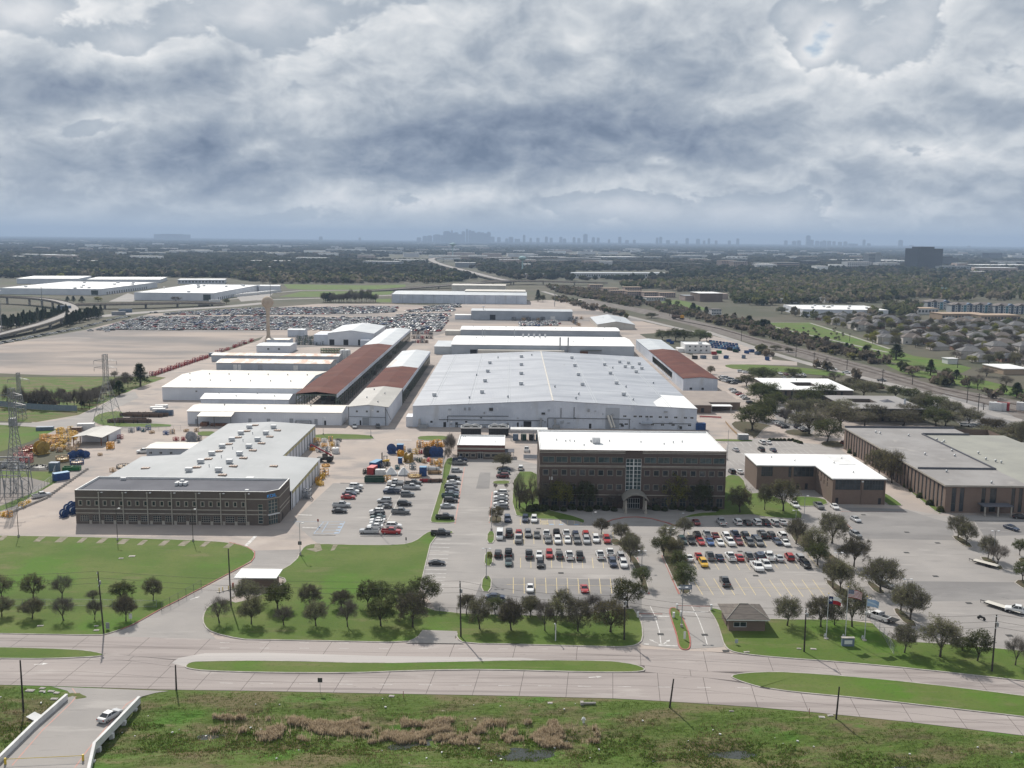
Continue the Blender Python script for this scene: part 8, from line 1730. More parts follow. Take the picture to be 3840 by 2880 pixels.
def pylon(base,h,label,wb=3.6,wt=.8,arms=((.80,5.2),(.90,5.2))):
 t=thing('lattice_pylon',label,'pylon',(base.x,base.y,0));half=lambda z:wb+(wt-wb)*min(1,z/(h*.62))if z<h*.62 else wt
 lg=MB();br=MB();zs=[0]
 while zs[-1]<h:zs.append(min(h,zs[-1]+max(1.6,half(zs[-1])*1.25)))
 for sx in(-1,1):
  for sy in(-1,1):
   lg=MB()
   for a,c in zip(zs,zs[1:]):lg.tube((sx*half(a),sy*half(a),a),(sx*half(c),sy*half(c),c),.13,.11,4,cap=False)
   lg.build('leg',M['pylon'],t)
 for a,c in zip(zs,zs[1:]):
  for s_ in(-1,1):
   br.tube((-half(a),s_*half(a),a),(half(c),s_*half(c),c),.06,n=3,cap=False);br.tube((half(a),s_*half(a),a),(-half(c),s_*half(c),c),.06,n=3,cap=False);br.tube((s_*half(a),-half(a),a),(s_*half(c),half(c),c),.06,n=3,cap=False);br.tube((s_*half(a),half(a),a),(s_*half(c),-half(c),c),.06,n=3,cap=False);br.tube((-half(c),s_*half(c),c),(half(c),s_*half(c),c),.05,n=3,cap=False)
 br.build('bracing',M['pylon'],t)
 for f_,l_ in arms:
  z=h*f_;am=MB()
  for s_ in(-1,1):
   for y in(-.5,.5):am.tube((s_*.5,y,z),(s_*l_,0,z+.2),.08,n=3);am.tube((s_*.5,y,z+1.1),(s_*l_,0,z+.25),.07,n=3)
   am.tube((s_*l_,0,z+.2),(s_*l_,0,z-1.5),.09,n=5)
  am.build('crossarm',M['pylon'],t)
pylon(Vector((-186,441,0)),32,'tall lattice pylon beside the pipe plot',5.2,.9)
pylon(A(150,790),36,'lattice pylon in the substation at the left edge',3.0,.8,((.84,4.5),(.93,3.5)))
pylon(V(45,905),22,'smaller lattice pylon before the blue-grey fence',2.0,.6,((.84,5),))
t=thing('substation_gantry','steel substation gantry with beams and insulators at the left edge','gantry',(A(20,780).x,A(20,780).y,0))
for x in(-6,0,6):
 for y in(0,7):MB().tube((x-.8,y,0),(x,y,11),.16,n=5).tube((x+.8,y,0),(x,y,11),.16,n=5).build('post',M['pylon'],t)
for y in(0,7):MB().box(-6.3,6.3,y-.2,y+.2,10.8,11.2).box(-6.3,6.3,y-.15,y+.15,6.2,6.5).build('beam',M['pylon'],t)
for k in range(6):MB().tube((-5+2*k,3.5,0),(-5+2*k,3.5,3.2),.2,.14,6).lathe([(.01,3.2),(.3,3.25),(.14,3.5),(.3,3.6),(.14,3.85),(.01,4.2)],8,c=(-5+2*k,3.5)).build('switch_post',M['galv'],t)
# ------------------------------------------------------------------ far and middle distance
M['brick_far']=mat('far_brick',(.20,.15,.125),(.16,.12,.10),.1,coords='obj');M['dark_tower']=mat('dark_tower_glass',(.020,.024,.030),(.03,.035,.042),.05,coords='obj',rough=.25,spec=.6);M['far_white']=mat('far_white_wall',(.60,.60,.60),(.52,.52,.53),.05,coords='obj');M['far_pink']=mat('far_pinkish_wall',(.42,.33,.29),(.36,.29,.26),.05,coords='obj');M['far_grey']=mat('far_grey_wall',(.30,.32,.34),(.26,.28,.30),.05,coords='obj');M['far_tan']=mat('far_tan_wall',(.38,.29,.21),(.33,.25,.19),.05,coords='obj');M['far_teal']=mat('far_teal_wall',(.13,.26,.30),(.11,.22,.27),.05,coords='obj')
def farbox(fn,x0,x1,yt,yb,depth,wm,rm,label,name='distant_building',rows=0,cols=0,group=None,step=0.0,hmin=4.0):
 a,c=fn(x0,yb),fn(x1,yb);tp=on_plane_y(fn,(x0+x1)/2,yt,(a.y+c.y)/2);h=max(hmin,tp.z);W_=c.x-a.x
 t=thing(name,label,'building',(a.x,a.y,0),math.atan2(c.y-a.y,c.x-a.x),group);W_=(c-a).length
 MB().box(0,W_,0,depth,0,h-.4).build('wall',M[wm],t);MB().box(-.4,W_+.4,-.4,depth+.4,h-.4,h).build('roof',M[rm],t)
 if step:MB().box(W_*.16,W_*.75,depth*.2,depth*.8,h,h+step).build('penthouse',M[wm],t)
 for r_ in range(rows):
  z0_=h*(r_+.45)/(rows+.35);z1_=z0_+h/(rows+.35)*.5
  if cols:
   for k in range(cols):MB().box(W_*(k+.2)/cols,W_*(k+.8)/cols,-.25,0,z0_,z1_).build('window',M['glass_far'],t)
  else:MB().box(W_*.02,W_*.98,-.25,0,z0_,z1_).build('window_band',M['glass_far'],t)
 return t
farbox(L,1325,1530,160,333,62,'dark_tower','dark_tower','massive black glass office tower on the right horizon',rows=0,step=6)
tw=[o for o in COL.objects if o.get('label')=='massive black glass office tower on the right horizon'][0];ww_=[c for c in tw.children if c.name.startswith('wall')][0].dimensions.x
for k in range(22):MB().box(ww_*(k+.42)/22,ww_*(k+.58)/22,-.5,0,2,66).build('mullion',M['glass_far'],tw)
farbox(L,1530,1662,235,308,45,'dark_tower','dark_tower','lower black office block attached right of the black tower',rows=6,step=5)
farbox(L,1915,2030,195,250,40,'dark_tower','dark_tower','distant dark office block near the right edge',rows=4)
farbox(L,920,975,198,298,30,'far_grey','far_white','grey mid-rise tower left of the black tower',rows=8);farbox(L,975,1022,192,298,30,'far_grey','far_grey','plain grey tower wing left of the black tower')
farbox(L,745,950,270,332,30,'far_white','far_white','white office slab before the grey mid-rise',rows=4,cols=12);farbox(L,400,522,262,308,35,'dark_tower','far_grey','dark low office block among far trees');farbox(L,360,705,314,332,30,'far_white','roof_white','long low white building before the dark block');farbox(L,5,152,282,342,40,'dark_tower','roof_white','white-framed dark glass building in the far woods',rows=3);farbox(L,155,345,275,340,30,'far_pink','far_grey','pale pink slab building in the far woods',rows=4)
farbox(L,625,870,252,272,60,'far_grey','roof_white','distant long grey warehouse behind the white slab');farbox(L,1025,1260,260,285,60,'far_grey','roof_white','distant white-roofed warehouse beside the black tower');farbox(L,1020,1220,328,345,40,'far_grey','roof_white','low white strip roof below the black tower');farbox(L,1840,2300,295,322,90,'far_grey','roof_white','bright distant warehouses at the right edge');farbox(L,1530,1780,305,345,30,'far_grey','far_grey','grey deck building at the foot of the black tower',rows=2,cols=10)
farbox(K,1780,1905,258,322,30,'far_pink','far_pink','pinkish hospital-like slab in the far woods',rows=5,cols=9);farbox(K,1880,2000,266,330,30,'far_pink','far_grey','second pinkish slab beside the first',rows=5,cols=8)
farbox(K,560,1340,362,405,55,'far_white','roof_light','long white strip of warehouses beyond the rail woods',rows=1,cols=40);farbox(K,805,1120,228,258,90,'far_grey','roof_white','distant dome-like white hall on the plain');farbox(K,660,800,222,248,60,'far_grey','far_grey','distant flat grey hall beside the white hall');farbox(K,195,340,226,250,40,'far_grey','roof_white','distant white roof behind the teal water tower');farbox(K,650,765,262,312,30,'far_pink','far_pink','distant tan block beyond the strip of warehouses',rows=3);farbox(K,1560,1700,252,275,50,'far_grey','roof_white','distant pale warehouse left of the pinkish slabs');farbox(K,280,590,255,285,40,'far_pink','far_grey','distant pinkish block row behind the teal water tower',rows=2,cols=16);farbox(K,100,360,370,405,30,'far_pink','far_grey','low brown apartments below the teal water tower',rows=1,cols=12)
for k,(xa,xb,yb)in enumerate(((690,800,500),(800,930,530),(860,1000,548),(1000,1130,556),(1140,1260,562),(1270,1400,566),(980,1120,520))):farbox(K,xa,xb,yb-42,yb,16,'far_pink','far_tan','pinkish two-storey apartment block, %s from the left beyond the rail woods'%ORD[k],'apartment_block',rows=2,cols=7,group='pinkish apartment blocks')
farbox(K,1600,1790,530,600,40,'brick_far','roof_white','brown windowless hall with white roof edge',rows=0);farbox(K,1785,1835,535,580,30,'far_pink','far_pink','pinkish tower wing of the brown hall');farbox(K,1480,1600,550,590,25,'far_pink','far_grey','low pinkish wing left of the brown hall');farbox(K,1160,1320,562,592,20,'far_white','far_pink','low pale school-like block on the green',rows=1,cols=8);farbox(K,1700,1780,660,712,14,'far_white','shingle','white townhouse block above the rail woods',rows=2,cols=6)
for k,(xa,xb,yt)in enumerate(((-140,135,565),(200,330,575),(560,680,570))):farbox(L,xa,xb,yt,yt+38,18,'far_white','far_white','white arcade-front building, %s from the left above the big white warehouse'%ORD[k],rows=1,cols=9)
farbox(L,1330,1500,655,705,22,'far_white','far_tan','low pale school building before the blue apartments',rows=1,cols=6);farbox(L,1530,1900,700,752,26,'far_tan','far_tan','tan shopping strip in front of the blue apartments',rows=1,cols=14);farbox(L,1850,2180,712,765,26,'far_tan','far_tan','second tan shopping strip at the right',rows=1,cols=12);farbox(L,1400,1600,490,530,25,'far_teal','far_teal','teal-blue building among far roofs',rows=1,cols=8);farbox(L,1555,1665,535,572,20,'far_tan','far_tan','orange-tan house group among far roofs',rows=2,cols=5);farbox(L,1578,1665,1075,1118,8,'far_white','far_white','boxy white utility building beside the verge');farbox(L,2040,2260,1170,1205,25,'far_tan','roof_white','white-roofed building at the right edge beyond the verge');farbox(D,2080,2300,410,470,9,'far_tan','roof_gravel','small tan outbuilding behind the long brick building',rows=1,cols=3);farbox(D,2175,2300,425,520,8,'far_white','far_white','white container hut at the right edge')
b=Bld('warehouse','broad white-roofed warehouse in front of the houses','building',340,440,1141,1225,8.0);[b.facade(s_)for s_ in 'flrb'];b.done(M['metal_pale']);rf=b.flat_roof('roof_white',.4)
for x,y in((20,30),(40,50),(60,20),(75,60),(85,30),(35,70),(55,65)):roof_unit(rf,x,y,7.6,3,2.4,1.8)
for(x0,x1,y0,y1,h,lab,un)in((-738,-590,1397,1620,9,'wide white-roofed distribution warehouse near the flyover',11),(-505,-399,1300,1540,10.4,'white-roofed distribution warehouse with glazed corner left of the water tower',8)):
 b=Bld('warehouse',lab,'building',x0,x1,y0,y1,h);b.facade('f',[(b.W-14,b.W-4,.5,h-2)]);b.facade('r',[(20+9*k,23+9*k,.2,3.8)for k in range(18)]);b.facade('l');b.facade('b');b.done(M['metal_pale']);rf=b.flat_roof('roof_white',.5)
 b.window('f',b.W-14,b.W-4,.5,h-2,gm='glass_teal',fm='dark_steel',bars=(4,3));rq=random.Random(x0)
 for k in range(18):b.door('r',20+9*k,23+9*k,3.8,'door_dark',z0=.2)
 for k in range(un):roof_unit(rf,rq.uniform(10,b.W-10),rq.uniform(10,b.D-10),h-.5,4,3,2)
farbox(I,140,650,408,452,120,'metal_pale','roof_white','far white-roofed warehouse at the left edge');farbox(I,720,1330,415,445,110,'metal_pale','roof_white','far white-roofed warehouse behind the distribution warehouses');farbox(I,1475,1865,418,452,50,'metal_pale','roof_light','far grey warehouse with small windows',rows=1,cols=14);farbox(I,2145,2320,470,520,40,'metal_pale','roof_light','grey hall left of the green field')
farbox(J,20,560,233,250,60,'far_white','roof_white','long bright white warehouse strip in the far woods');farbox(J,85,235,218,235,50,'far_white','roof_white','short white warehouse behind the bright strip');farbox(J,560,690,240,255,40,'far_pink','far_white','pale warehouse right of the bright strip')
# blue and white apartments
M['apt_blue']=mat('apartment_blue',(.10,.14,.20),(.12,.16,.22),.2,coords='obj');M['apt_cyan']=mat('apartment_cyan',(.16,.34,.42),rough=.8);M['roof_taupe']=mat('taupe_shingle',(.175,.155,.145),(.14,.125,.12),.3,coords='obj')
for k,(xa,xb,yb)in enumerate(((1410,1600,662),(1610,1790,690),(1795,1960,690),(1970,2130,698),(2140,2300,700))):
 a,c=L(xa,yb),L(xb,yb);t=thing('apartment_block','three-storey blue and white apartment block, %s from the left'%ORD[k],'building',(a.x,a.y,0),0,'blue and white apartment blocks');W_=c.x-a.x
 MB().box(0,W_,0,16,0,9.6).build('wall',M['far_grey'],t)
 n_=8
 for j in range(n_):
  u0,u1=W_*j/n_,W_*(j+1)/n_;MB().box(u0+.2,u1-.2,-.9 if j%2 else-.3,0,0,9.5).build('bay',M[('apt_blue','far_white','apt_blue','far_white','apt_cyan','far_white')[j%6]],t)
  for r_ in range(3):MB().box(u0+(u1-u0)*.3,u0+(u1-u0)*.7,-1.0 if j%2 else-.4,-.9 if j%2 else-.3,.9+3.1*r_,2.6+3.1*r_).build('window',M['glass_far'],t)
 hip(MB(),0,W_,0,16,9.6,3.4,.8).build('roof',M['roof_taupe'],t)
 for j in range(2):MB().poly([(W_*(.25+.5*j)-5,-1.2,9.6),(W_*(.25+.5*j)+5,-1.2,9.6),(W_*(.25+.5*j),-1.2,12.4)]).quad((W_*(.25+.5*j)-5,-1.2,9.6),(W_*(.25+.5*j),-1.2,12.4),(W_*(.25+.5*j),7,12.4),(W_*(.25+.5*j)-5,7,9.6)).quad((W_*(.25+.5*j),-1.2,12.4),(W_*(.25+.5*j)+5,-1.2,9.6),(W_*(.25+.5*j)+5,7,9.6),(W_*(.25+.5*j),7,12.4)).build('gable',M['apt_blue' if j else 'roof_taupe'],t)
# houses
HR=[('grey',(.150,.147,.146)),('charcoal',(.100,.100,.104)),('brown',(.140,.122,.110)),('taupe',(.180,.168,.160))];HW=[(.50,.46,.42),(.26,.16,.12),(.58,.56,.53),(.36,.27,.21)]
for nm,c in HR:M['hr_'+nm]=mat(nm+'_house_roof',c,tuple(x*1.35 for x in c),1.0,coords='obj',rough=1.0,spec=.1)
for k,c in enumerate(HW):M['hw_%d'%k]=mat('house_wall_%d'%k,c,tuple(x*.85 for x in c),.8,coords='obj')
HV=[]
for v in range(10):
 q_=random.Random(v);W_,D_,h=q_.uniform(13,17),q_.uniform(9,12),q_.choice([3.0,3.0,3.0,5.8]);gx_=q_.uniform(0,W_-6.5)
 wl=MB().box(0,W_,0,D_,0,h).box(gx_,gx_+6,-3.5,0,0,h)
 rf_=hip(MB(),0,W_,0,D_,h,D_*.30,.5);hip(rf_,gx_,gx_+6,-3.5,D_*.5,h+.02,2.2,.45)
 gd=MB().box(gx_+.8,gx_+5.2,-3.56,-3.5,0,2.2);wn=[MB().box(x,x+1.5,-.06,0,1.0,2.3)for x in(W_*.15,W_*.45,W_*.8)if not gx_-1.6<x<gx_+6.1]
 HV.append((wl.mesh('wall',M['hw_%d'%(v%4)]),rf_.mesh('roof',M['hr_'+HR[v%4][0]]),gd.mesh('garage_door',M['far_white']),[x.mesh('window',M['glass_far'])for x in wn],HR[v%4][0],D_,h))
neigh=poly_pts(L,[(470,735),(760,725),(960,735),(1380,770),(2330,790),(2400,1210),(2100,1150),(1760,1130),(1520,1050),(1250,985),(1000,950),(760,850),(560,790)])
rh=random.Random(31);houses=[];hc=0
nx0,nx1,ny0,ny1=min(p[0]for p in neigh),max(p[0]for p in neigh),min(p[1]for p in neigh),max(p[1]for p in neigh)
y=ny0+8;ri=0
while y<ny1:
 x=nx0+rh.uniform(0,8);hi_=0
 while x<nx1:
  if in_poly((x,y),neigh)and rh.random()<.9 and hc<270:
   v=HV[rh.randrange(len(HV))];flip=ri%2==1
   t=thing('house','%s-roofed house, %s from the left in the %s suburb row'%(v[4],ORD[hi_],ORD[ri]),'house',(x+(15 if flip else 0),y+rh.uniform(-2,2),0),(math.pi if flip else 0)+rh.uniform(-.22,.22)-.12,'suburban houses');place('wall',v[0],t);place('roof',v[1],t);place('garage_door',v[2],t);[place('window',m_,t)for m_ in v[3]];houses.append((x+7,y,hi_,ri));hc+=1;hi_+=1
  x+=rh.uniform(18.5,22)
 y+=26 if ri%2==0 else 36;ri+=1
# ------------------------------------------------------------------ roads on stilts
def flyover(pts3,wdt,label,pier_step=28,m='lot'):
 t=thing('flyover',label,'flyover',(pts3[0][0],pts3[0][1],0));o_=Vector((pts3[0][0],pts3[0][1],0));P3=[Vector(p)-o_ for p in pts3]
 for _ in range(2):
  out=[P3[0]]
  for a,c in zip(P3,P3[1:]):out+=[a.lerp(c,.25),a.lerp(c,.75)]
  P3=out+[P3[-1]]
 dk,rl=MB(),MB();Ls,Rs=[],[]
 for k,p in enumerate(P3):
  a,c=P3[max(0,k-1)],P3[min(len(P3)-1,k+1)];d_=(c-a);d_.z=0;d_.normalize();n_=Vector((-d_.y,d_.x,0));Ls.append(p+n_*wdt/2);Rs.append(p-n_*wdt/2)
 zz=Vector((0,0,1))
 for k in range(len(P3)-1):
  dk.quad(Rs[k],Rs[k+1],Ls[k+1],Ls[k]);dk.quad(Ls[k]-zz*1.6,Ls[k+1]-zz*1.6,Rs[k+1]-zz*1.6,Rs[k]-zz*1.6)
  for S_ in(Ls,Rs):rl.quad(S_[k]-zz*1.6,S_[k+1]-zz*1.6,S_[k+1]+zz*.95,S_[k]+zz*.95);rl.quad(S_[k+1]-zz*1.6,S_[k]-zz*1.6,S_[k]+zz*.95,S_[k+1]+zz*.95)
 dk.build('deck',M[m],t);rl.build('parapet',M['kerb'],t);acc=0
 for k in range(1,len(P3)):
  acc+=(P3[k]-P3[k-1]).length
  if acc>pier_step and P3[k].z>3:acc=0;MB().box(P3[k].x-1,P3[k].x+1,P3[k].y-1,P3[k].y+1,0,P3[k].z-1.6).build('pier',M['kerb'],t)
 return t
flyover([I(x,y,z)for x,y,z in((-500,985,2),(-100,895,3),(150,835,4.5),(360,780,6),(500,728,7.5),(580,692,8),(612,662,8.5),(590,632,8.5),(500,598,9),(330,572,9),(100,557,9),(-200,550,9))],11,'curved concrete flyover ramp at the left edge')
flyover([I(x,y,z)for x,y,z in((610,622,5),(900,618,6),(1250,612,6),(1600,606,5),(1850,612,3))],14,'straight elevated road before the distribution warehouses',35)
flyover([J(x,y,z)for x,y,z in((2300,425,7),(2000,432,7),(1700,455,6),(1400,478,4),(1100,500,2),(900,512,1))],16,'elevated motorway crossing behind the long grey warehouse',45)
flyover([J(x,y,z)for x,y,z in((2090,428,4),(1950,400,4),(1800,358,5),(1620,315,7),(1500,280,10),(1445,252,14),(1470,238,16),(1600,230,16),(1850,226,16),(2212,232,16))]+[K(x,y,16)for x,y in((300,240),(800,255),(1200,268),(1600,285))],22,'sweeping curved motorway flyover in the far distance',90)
flyover([K(x,y,z)for x,y,z in((-200,428,7),(100,428,7),(330,430,7),(600,437,6),(820,442,4))],16,'elevated motorway continuing beyond the rail woods',45)
struct(strip_mesh(MB(),poly_pts(I,[(-400,880),(0,800),(300,760),(700,735),(1000,705),(1500,665),(1900,640),(2212,610)]),22,.08,.08).build('motorway',M['lot']));struct(strip_mesh(MB(),poly_pts(J,[(0,588),(300,578),(560,570),(1000,552),(1140,545)]),14,.08,.08).build('motorway',M['lot']));struct(strip_mesh(MB(),poly_pts(J,[(100,530),(380,508),(800,506),(1200,500)]),10,.09,.09).build('motorway',M['lot']));struct(strip_mesh(MB(),poly_pts(I,[(1050,580),(1400,586),(1800,590),(2100,560)]),10,.09,.09).build('service_road',M['lot']))
sheet('truck_court',[I(1950,545),I(2212,500),J(150,520),J(100,580),I(2000,600)],.06,M['lot']);sheet('truck_court',[I(900,600),I(1060,530),I(1180,560),I(1100,600)],.06,M['lot'])
for k in range(18):put('box_trailer','trailer','white box trailer, %s from the left in the truck court'%ORD[k],I(1960,560).lerp(J(140,530),k/17)+Vector((0,(k%3)*16,0)),1.1,box_parts(13,2.6,3.6,'eq_white'),'trailers in the truck court')
for k,(x,y)in enumerate(((1040,690),(1690,632),(985,712),(535,722),(1780,610))):put('lorry','lorry','lorry on the motorway, %s from the camera side'%ORD[k],I(x,y),.5,box_parts(14,2.6,3.8,('eq_slate','eq_white','eq_grey')[k%3]),'lorries on the motorway',z=.1 if k!=3 else 7.6)
# small traffic and towers
water_tower(J(1632,232),52,66,14,'white water tower far behind the motorway curve','tank_teal',2.5);water_tower(K(130,365),32,44,9.5,'teal water tower on a pedestal beyond the long halls','tank_teal',2.0)
# mast lights and poles along the rail line
for k,(fn,x,y,yt)in enumerate([(L,320,1060,960),(L,468,1130,1020),(L,572,1170,1060),(L,742,1165,1075),(L,1035,1300,1160),(L,1285,1290,1190),(L,1738,1440,1290),(L,1828,1540,1360),(L,1660,1150,1055),(L,1875,1500,1440),(K,1945,930,830),(K,1520,750,690),(K,1350,720,660),(L,765,930,860)]):
 b0=fn(x,y);tp=on_plane_y(fn,x,yt,b0.y);t=thing('utility_pole','wooden pole, %s along the rail corridor'%ORD[k],'utility pole',(b0.x,b0.y,0),0,'poles of the rail corridor');MB().tube((0,0,0),(0,0,tp.z),.22,.15,6).build('shaft',M['wood'],t);MB().box(-1.2,1.2,-.08,.08,tp.z-.8,tp.z-.6).box(-1.2,1.2,-.08,.08,tp.z-1.8,tp.z-1.6).build('crossarm',M['wood'],t)
for k,(fn,x,y,yt)in enumerate([(I,352,660,480),(I,1365,560,480),(J,120,560,310),(J,1530,430,330),(K,398,640,480),(I,15,850,510),(J,1885,745,640)]):
 b0=fn(x,y);tp=on_plane_y(fn,x,yt,b0.y);t=thing('mast_light','tall slim floodlight mast, %s across the middle distance'%ORD[k],'lamp post',(b0.x,b0.y,0),0,'floodlight masts');MB().tube((0,0,0),(0,0,tp.z),.45,.25,6).build('mast',M['pylon'],t);MB().lathe([(.3,tp.z-.3),(1.6,tp.z-.2),(1.6,tp.z+.4),(.3,tp.z+.6)],10).build('lamp_ring',M['unit'],t)
p=K(1420,745);t=thing('locomotive','orange and dark locomotive on the rail line among bare trees','locomotive',(p.x,p.y,.3),-.95);MB().box(-9,9,-1.5,1.5,.9,1.5).build('frame',M['eq_black'],t);MB().box(-8.5,5,-1.1,1.1,1.5,4.0).build('hood',M['eq_pipe'],t);MB().box(5,8,-1.5,1.5,1.5,4.5).build('cab',M['eq_orange'],t)
for x in(-6,6):MB().box(x-2,x+2,-1.2,1.2,.0,.9).build('bogie',M['eq_black'],t)
for k,(x,m_)in enumerate(((1972,'eq_white'),(2012,'eq_white'),(2036,'eq_red'),(2200,'eq_white'))):p=L(x,1500);put('rail_wagon','wagon','%s covered load, %s beside the rail tracks at the right'%(ew[m_],ORD[k]),p,-.5,box_parts(6,2.6,4.0,m_),'loads beside the tracks')
# ------------------------------------------------------------------ middle-distance trees, one by one
TG='trees of the rail corridor';rm_=random.Random(77)
trees(L,[(490,960,880,110,'pine'),(40,830,745,110,'pine'),(90,835,755,80,'pine'),(740,1000,940,70,'pine'),(780,1015,950,80,'pine'),(895,1050,965,100,'pine'),(1150,1080,955,150,'pine'),(1435,1210,1080,100,'pine'),(1650,1240,1165,100,'pine'),(1000,1060,1005,60,'pine'),(2150,1400,1270,130,'pine'),(310,905,850,90,'dense'),(185,900,835,130,'bare'),(600,1010,915,150,'bare'),(670,1020,930,120,'bare'),(910,1010,950,70,'dense'),(590,700,640,110,'pine'),(200,700,640,100,'dense'),(1900,1220,1140,160,'bare'),(2060,1300,1210,130,'bare'),(1760,1300,1210,120,'bare'),(1830,1330,1200,110,'bare'),(1570,1230,1150,90,'dense'),(1340,1190,1120,120,'bare'),(150,1000,960,110,'oak'),(260,1020,980,80,'oak')],'{o} on the rail corridor beside the park strip',TG)
trees(K,[(1080,620,550,90,'pine'),(1115,615,555,70,'pine'),(1340,625,575,60,'dense'),(1415,640,590,50,'dense'),(1355,660,600,50,'pine'),(1545,690,610,90,'pine'),(1590,700,640,70,'pine'),(1655,710,640,60,'pine'),(1890,760,690,60,'pine'),(2010,790,715,110,'pine'),(2080,800,760,80,'pine'),(2140,830,745,110,'pine'),(1200,735,690,110,'dense'),(1290,920,830,140,'dense'),(1400,925,820,160,'dense'),(1470,930,830,140,'dense'),(1600,930,830,170,'dense'),(1660,925,850,100,'dense'),(260,600,500,60,'pine'),(300,600,540,50,'dense')],'{o} around the side road and rail woods',TG)
trees(I,[(560,600,555,45,'pine'),(610,600,552,45,'pine'),(680,605,555,60,'pine'),(815,600,555,70,'lime'),(505,402,360,60,'lime'),(1460,600,555,90,'bare'),(1880,620,570,60,'dense')],'{o} among the small trees before the distribution warehouses',TG)
for k in range(34):x=20+k*16.5+rm_.uniform(-6,6);yb=830-k*1.0-(k*3.6 if k>17 else 0)*.35;tree(I(x,yb+rm_.uniform(-30,5)),'pine',rm_.uniform(10,15),rm_.uniform(5,7),'tall dark pine, %s from the left inside the flyover loop'%ORD[k],'pines inside the flyover loop')
for k in range(18):x=560+k*16+rm_.uniform(-6,6);tree(I(x,800-k*4.2+rm_.uniform(-12,8)),'pine',rm_.uniform(9,14),rm_.uniform(6,8),'dark pine, %s from the left right of the flyover bend'%ORD[k],'pines right of the flyover bend')
for k in range(26):x=560+k*17+rm_.uniform(-8,8);tree(J(x,605+rm_.uniform(-4,2)),'pine' if k in(2,3)else('bare' if k%3 else 'dense'),rm_.uniform(9,15)*(1.25 if 12<k<24 else 1),rm_.uniform(8,12),'thicket tree, %s from the left before the green field'%ORD[k],'thicket before the green field')
for k,(x,y,hi_,ri)in enumerate(houses):
 for sd_ in(-1,1,-2):kind=rm_.choice(['oak','oak','bare','lime','dense','brown','bare']);tree(Vector((x+(rm_.uniform(-9,9)if abs(sd_)<2 else sd_*5.6),y+(sd_*rm_.uniform(9,15)if abs(sd_)<2 else rm_.uniform(-6,8)),0)),kind,rm_.uniform(5,9.5),rm_.uniform(6,10.5),'%s %s house %s in the %s suburb row'%(TADJ[kind],{-1:'before',1:'behind',-2:'left of',2:'right of'}[sd_],ORD[hi_],ORD[ri]),'garden trees of the suburb')
for k in range(26):f_=k/25;tree(L(140+600*rm_.random(),790+40+120*rm_.random()*0+f_*100),'bare',rm_.uniform(2.5,4),2.6,'young sapling, %s down the long park strip'%ORD[k],'saplings of the park strip')if in_poly(xy(L(140+24*k,800+k*5)),poly_pts(L,[(105,775),(440,772),(1100,985),(1300,1050),(1050,1090),(400,880),(100,825)]))else None
# ------------------------------------------------------------------ woods and far plain, as one mass each
FM=[leafm('wood_%d'%k,c,tuple(x*1.35 for x in c),var=.1,trans=.0)for k,c in enumerate([(.020,.026,.016),(.028,.034,.021),(.040,.043,.027),(.070,.062,.050),(.046,.044,.036),(.070,.070,.034)])]  # leaf colours lowered to stand for cloud shadow over the far woods
FC=[leafm('brush_%d'%k,c,tuple(x*1.4 for x in c),var=.1,trans=.5)for k,c in enumerate([(.048,.058,.028),(.062,.072,.036),(.080,.084,.046),(.150,.128,.098),(.105,.094,.070),(.120,.120,.050)])]
def ico():
 t_=(1+5**.5)/2;v=[(-1,t_,0),(1,t_,0),(-1,-t_,0),(1,-t_,0),(0,-1,t_),(0,1,t_),(0,-1,-t_),(0,1,-t_),(t_,0,-1),(t_,0,1),(-t_,0,-1),(-t_,0,1)]
 f=[(0,11,5),(0,5,1),(0,1,7),(0,7,10),(0,10,11),(1,5,9),(5,11,4),(11,10,2),(10,7,6),(7,1,8),(3,9,4),(3,4,2),(3,2,6),(3,6,8),(3,8,9),(4,9,5),(2,4,11),(6,2,10),(8,6,7),(9,8,1)]
 v=np.array(v);return v/np.linalg.norm(v[0]),np.array(f)
IV,IF=ico();rn=np.random.default_rng(3)
def blobs(name,label,pts,rad,hgt,mats,mi):
 n=len(pts);k=len(IV)
 jit=1+.45*(rn.random((n,k,1))-.5)*2*.9
 V_=IV[None]*jit*np.stack([rad,rad,hgt*.5],1)[:,None,:];V_[:,:,2]+=(hgt*.5)[:,None];V_[:,:,:2]+=pts[:,None,:];V_[:,:,2]=np.maximum(V_[:,:,2],0)
 F_=(IF[None]+(np.arange(n)*k)[:,None,None]).reshape(-1);me=bpy.data.meshes.new(name);me.vertices.add(n*k);me.vertices.foreach_set('co',V_.astype(np.float32).ravel());nf=n*len(IF)
 me.loops.add(nf*3);me.loops.foreach_set('vertex_index',F_.astype(np.int32));me.polygons.add(nf);me.polygons.foreach_set('loop_start',np.arange(0,nf*3,3,dtype=np.int32));me.polygons.foreach_set('loop_total',np.full(nf,3,dtype=np.int32))
 for m_ in mats:me.materials.append(m_)
 me.polygons.foreach_set('material_index',np.repeat(mi,len(IF)).astype(np.int32));me.update(calc_edges=True);me.validate()
 return tag(place(name,me),label,'woods',kind='stuff')
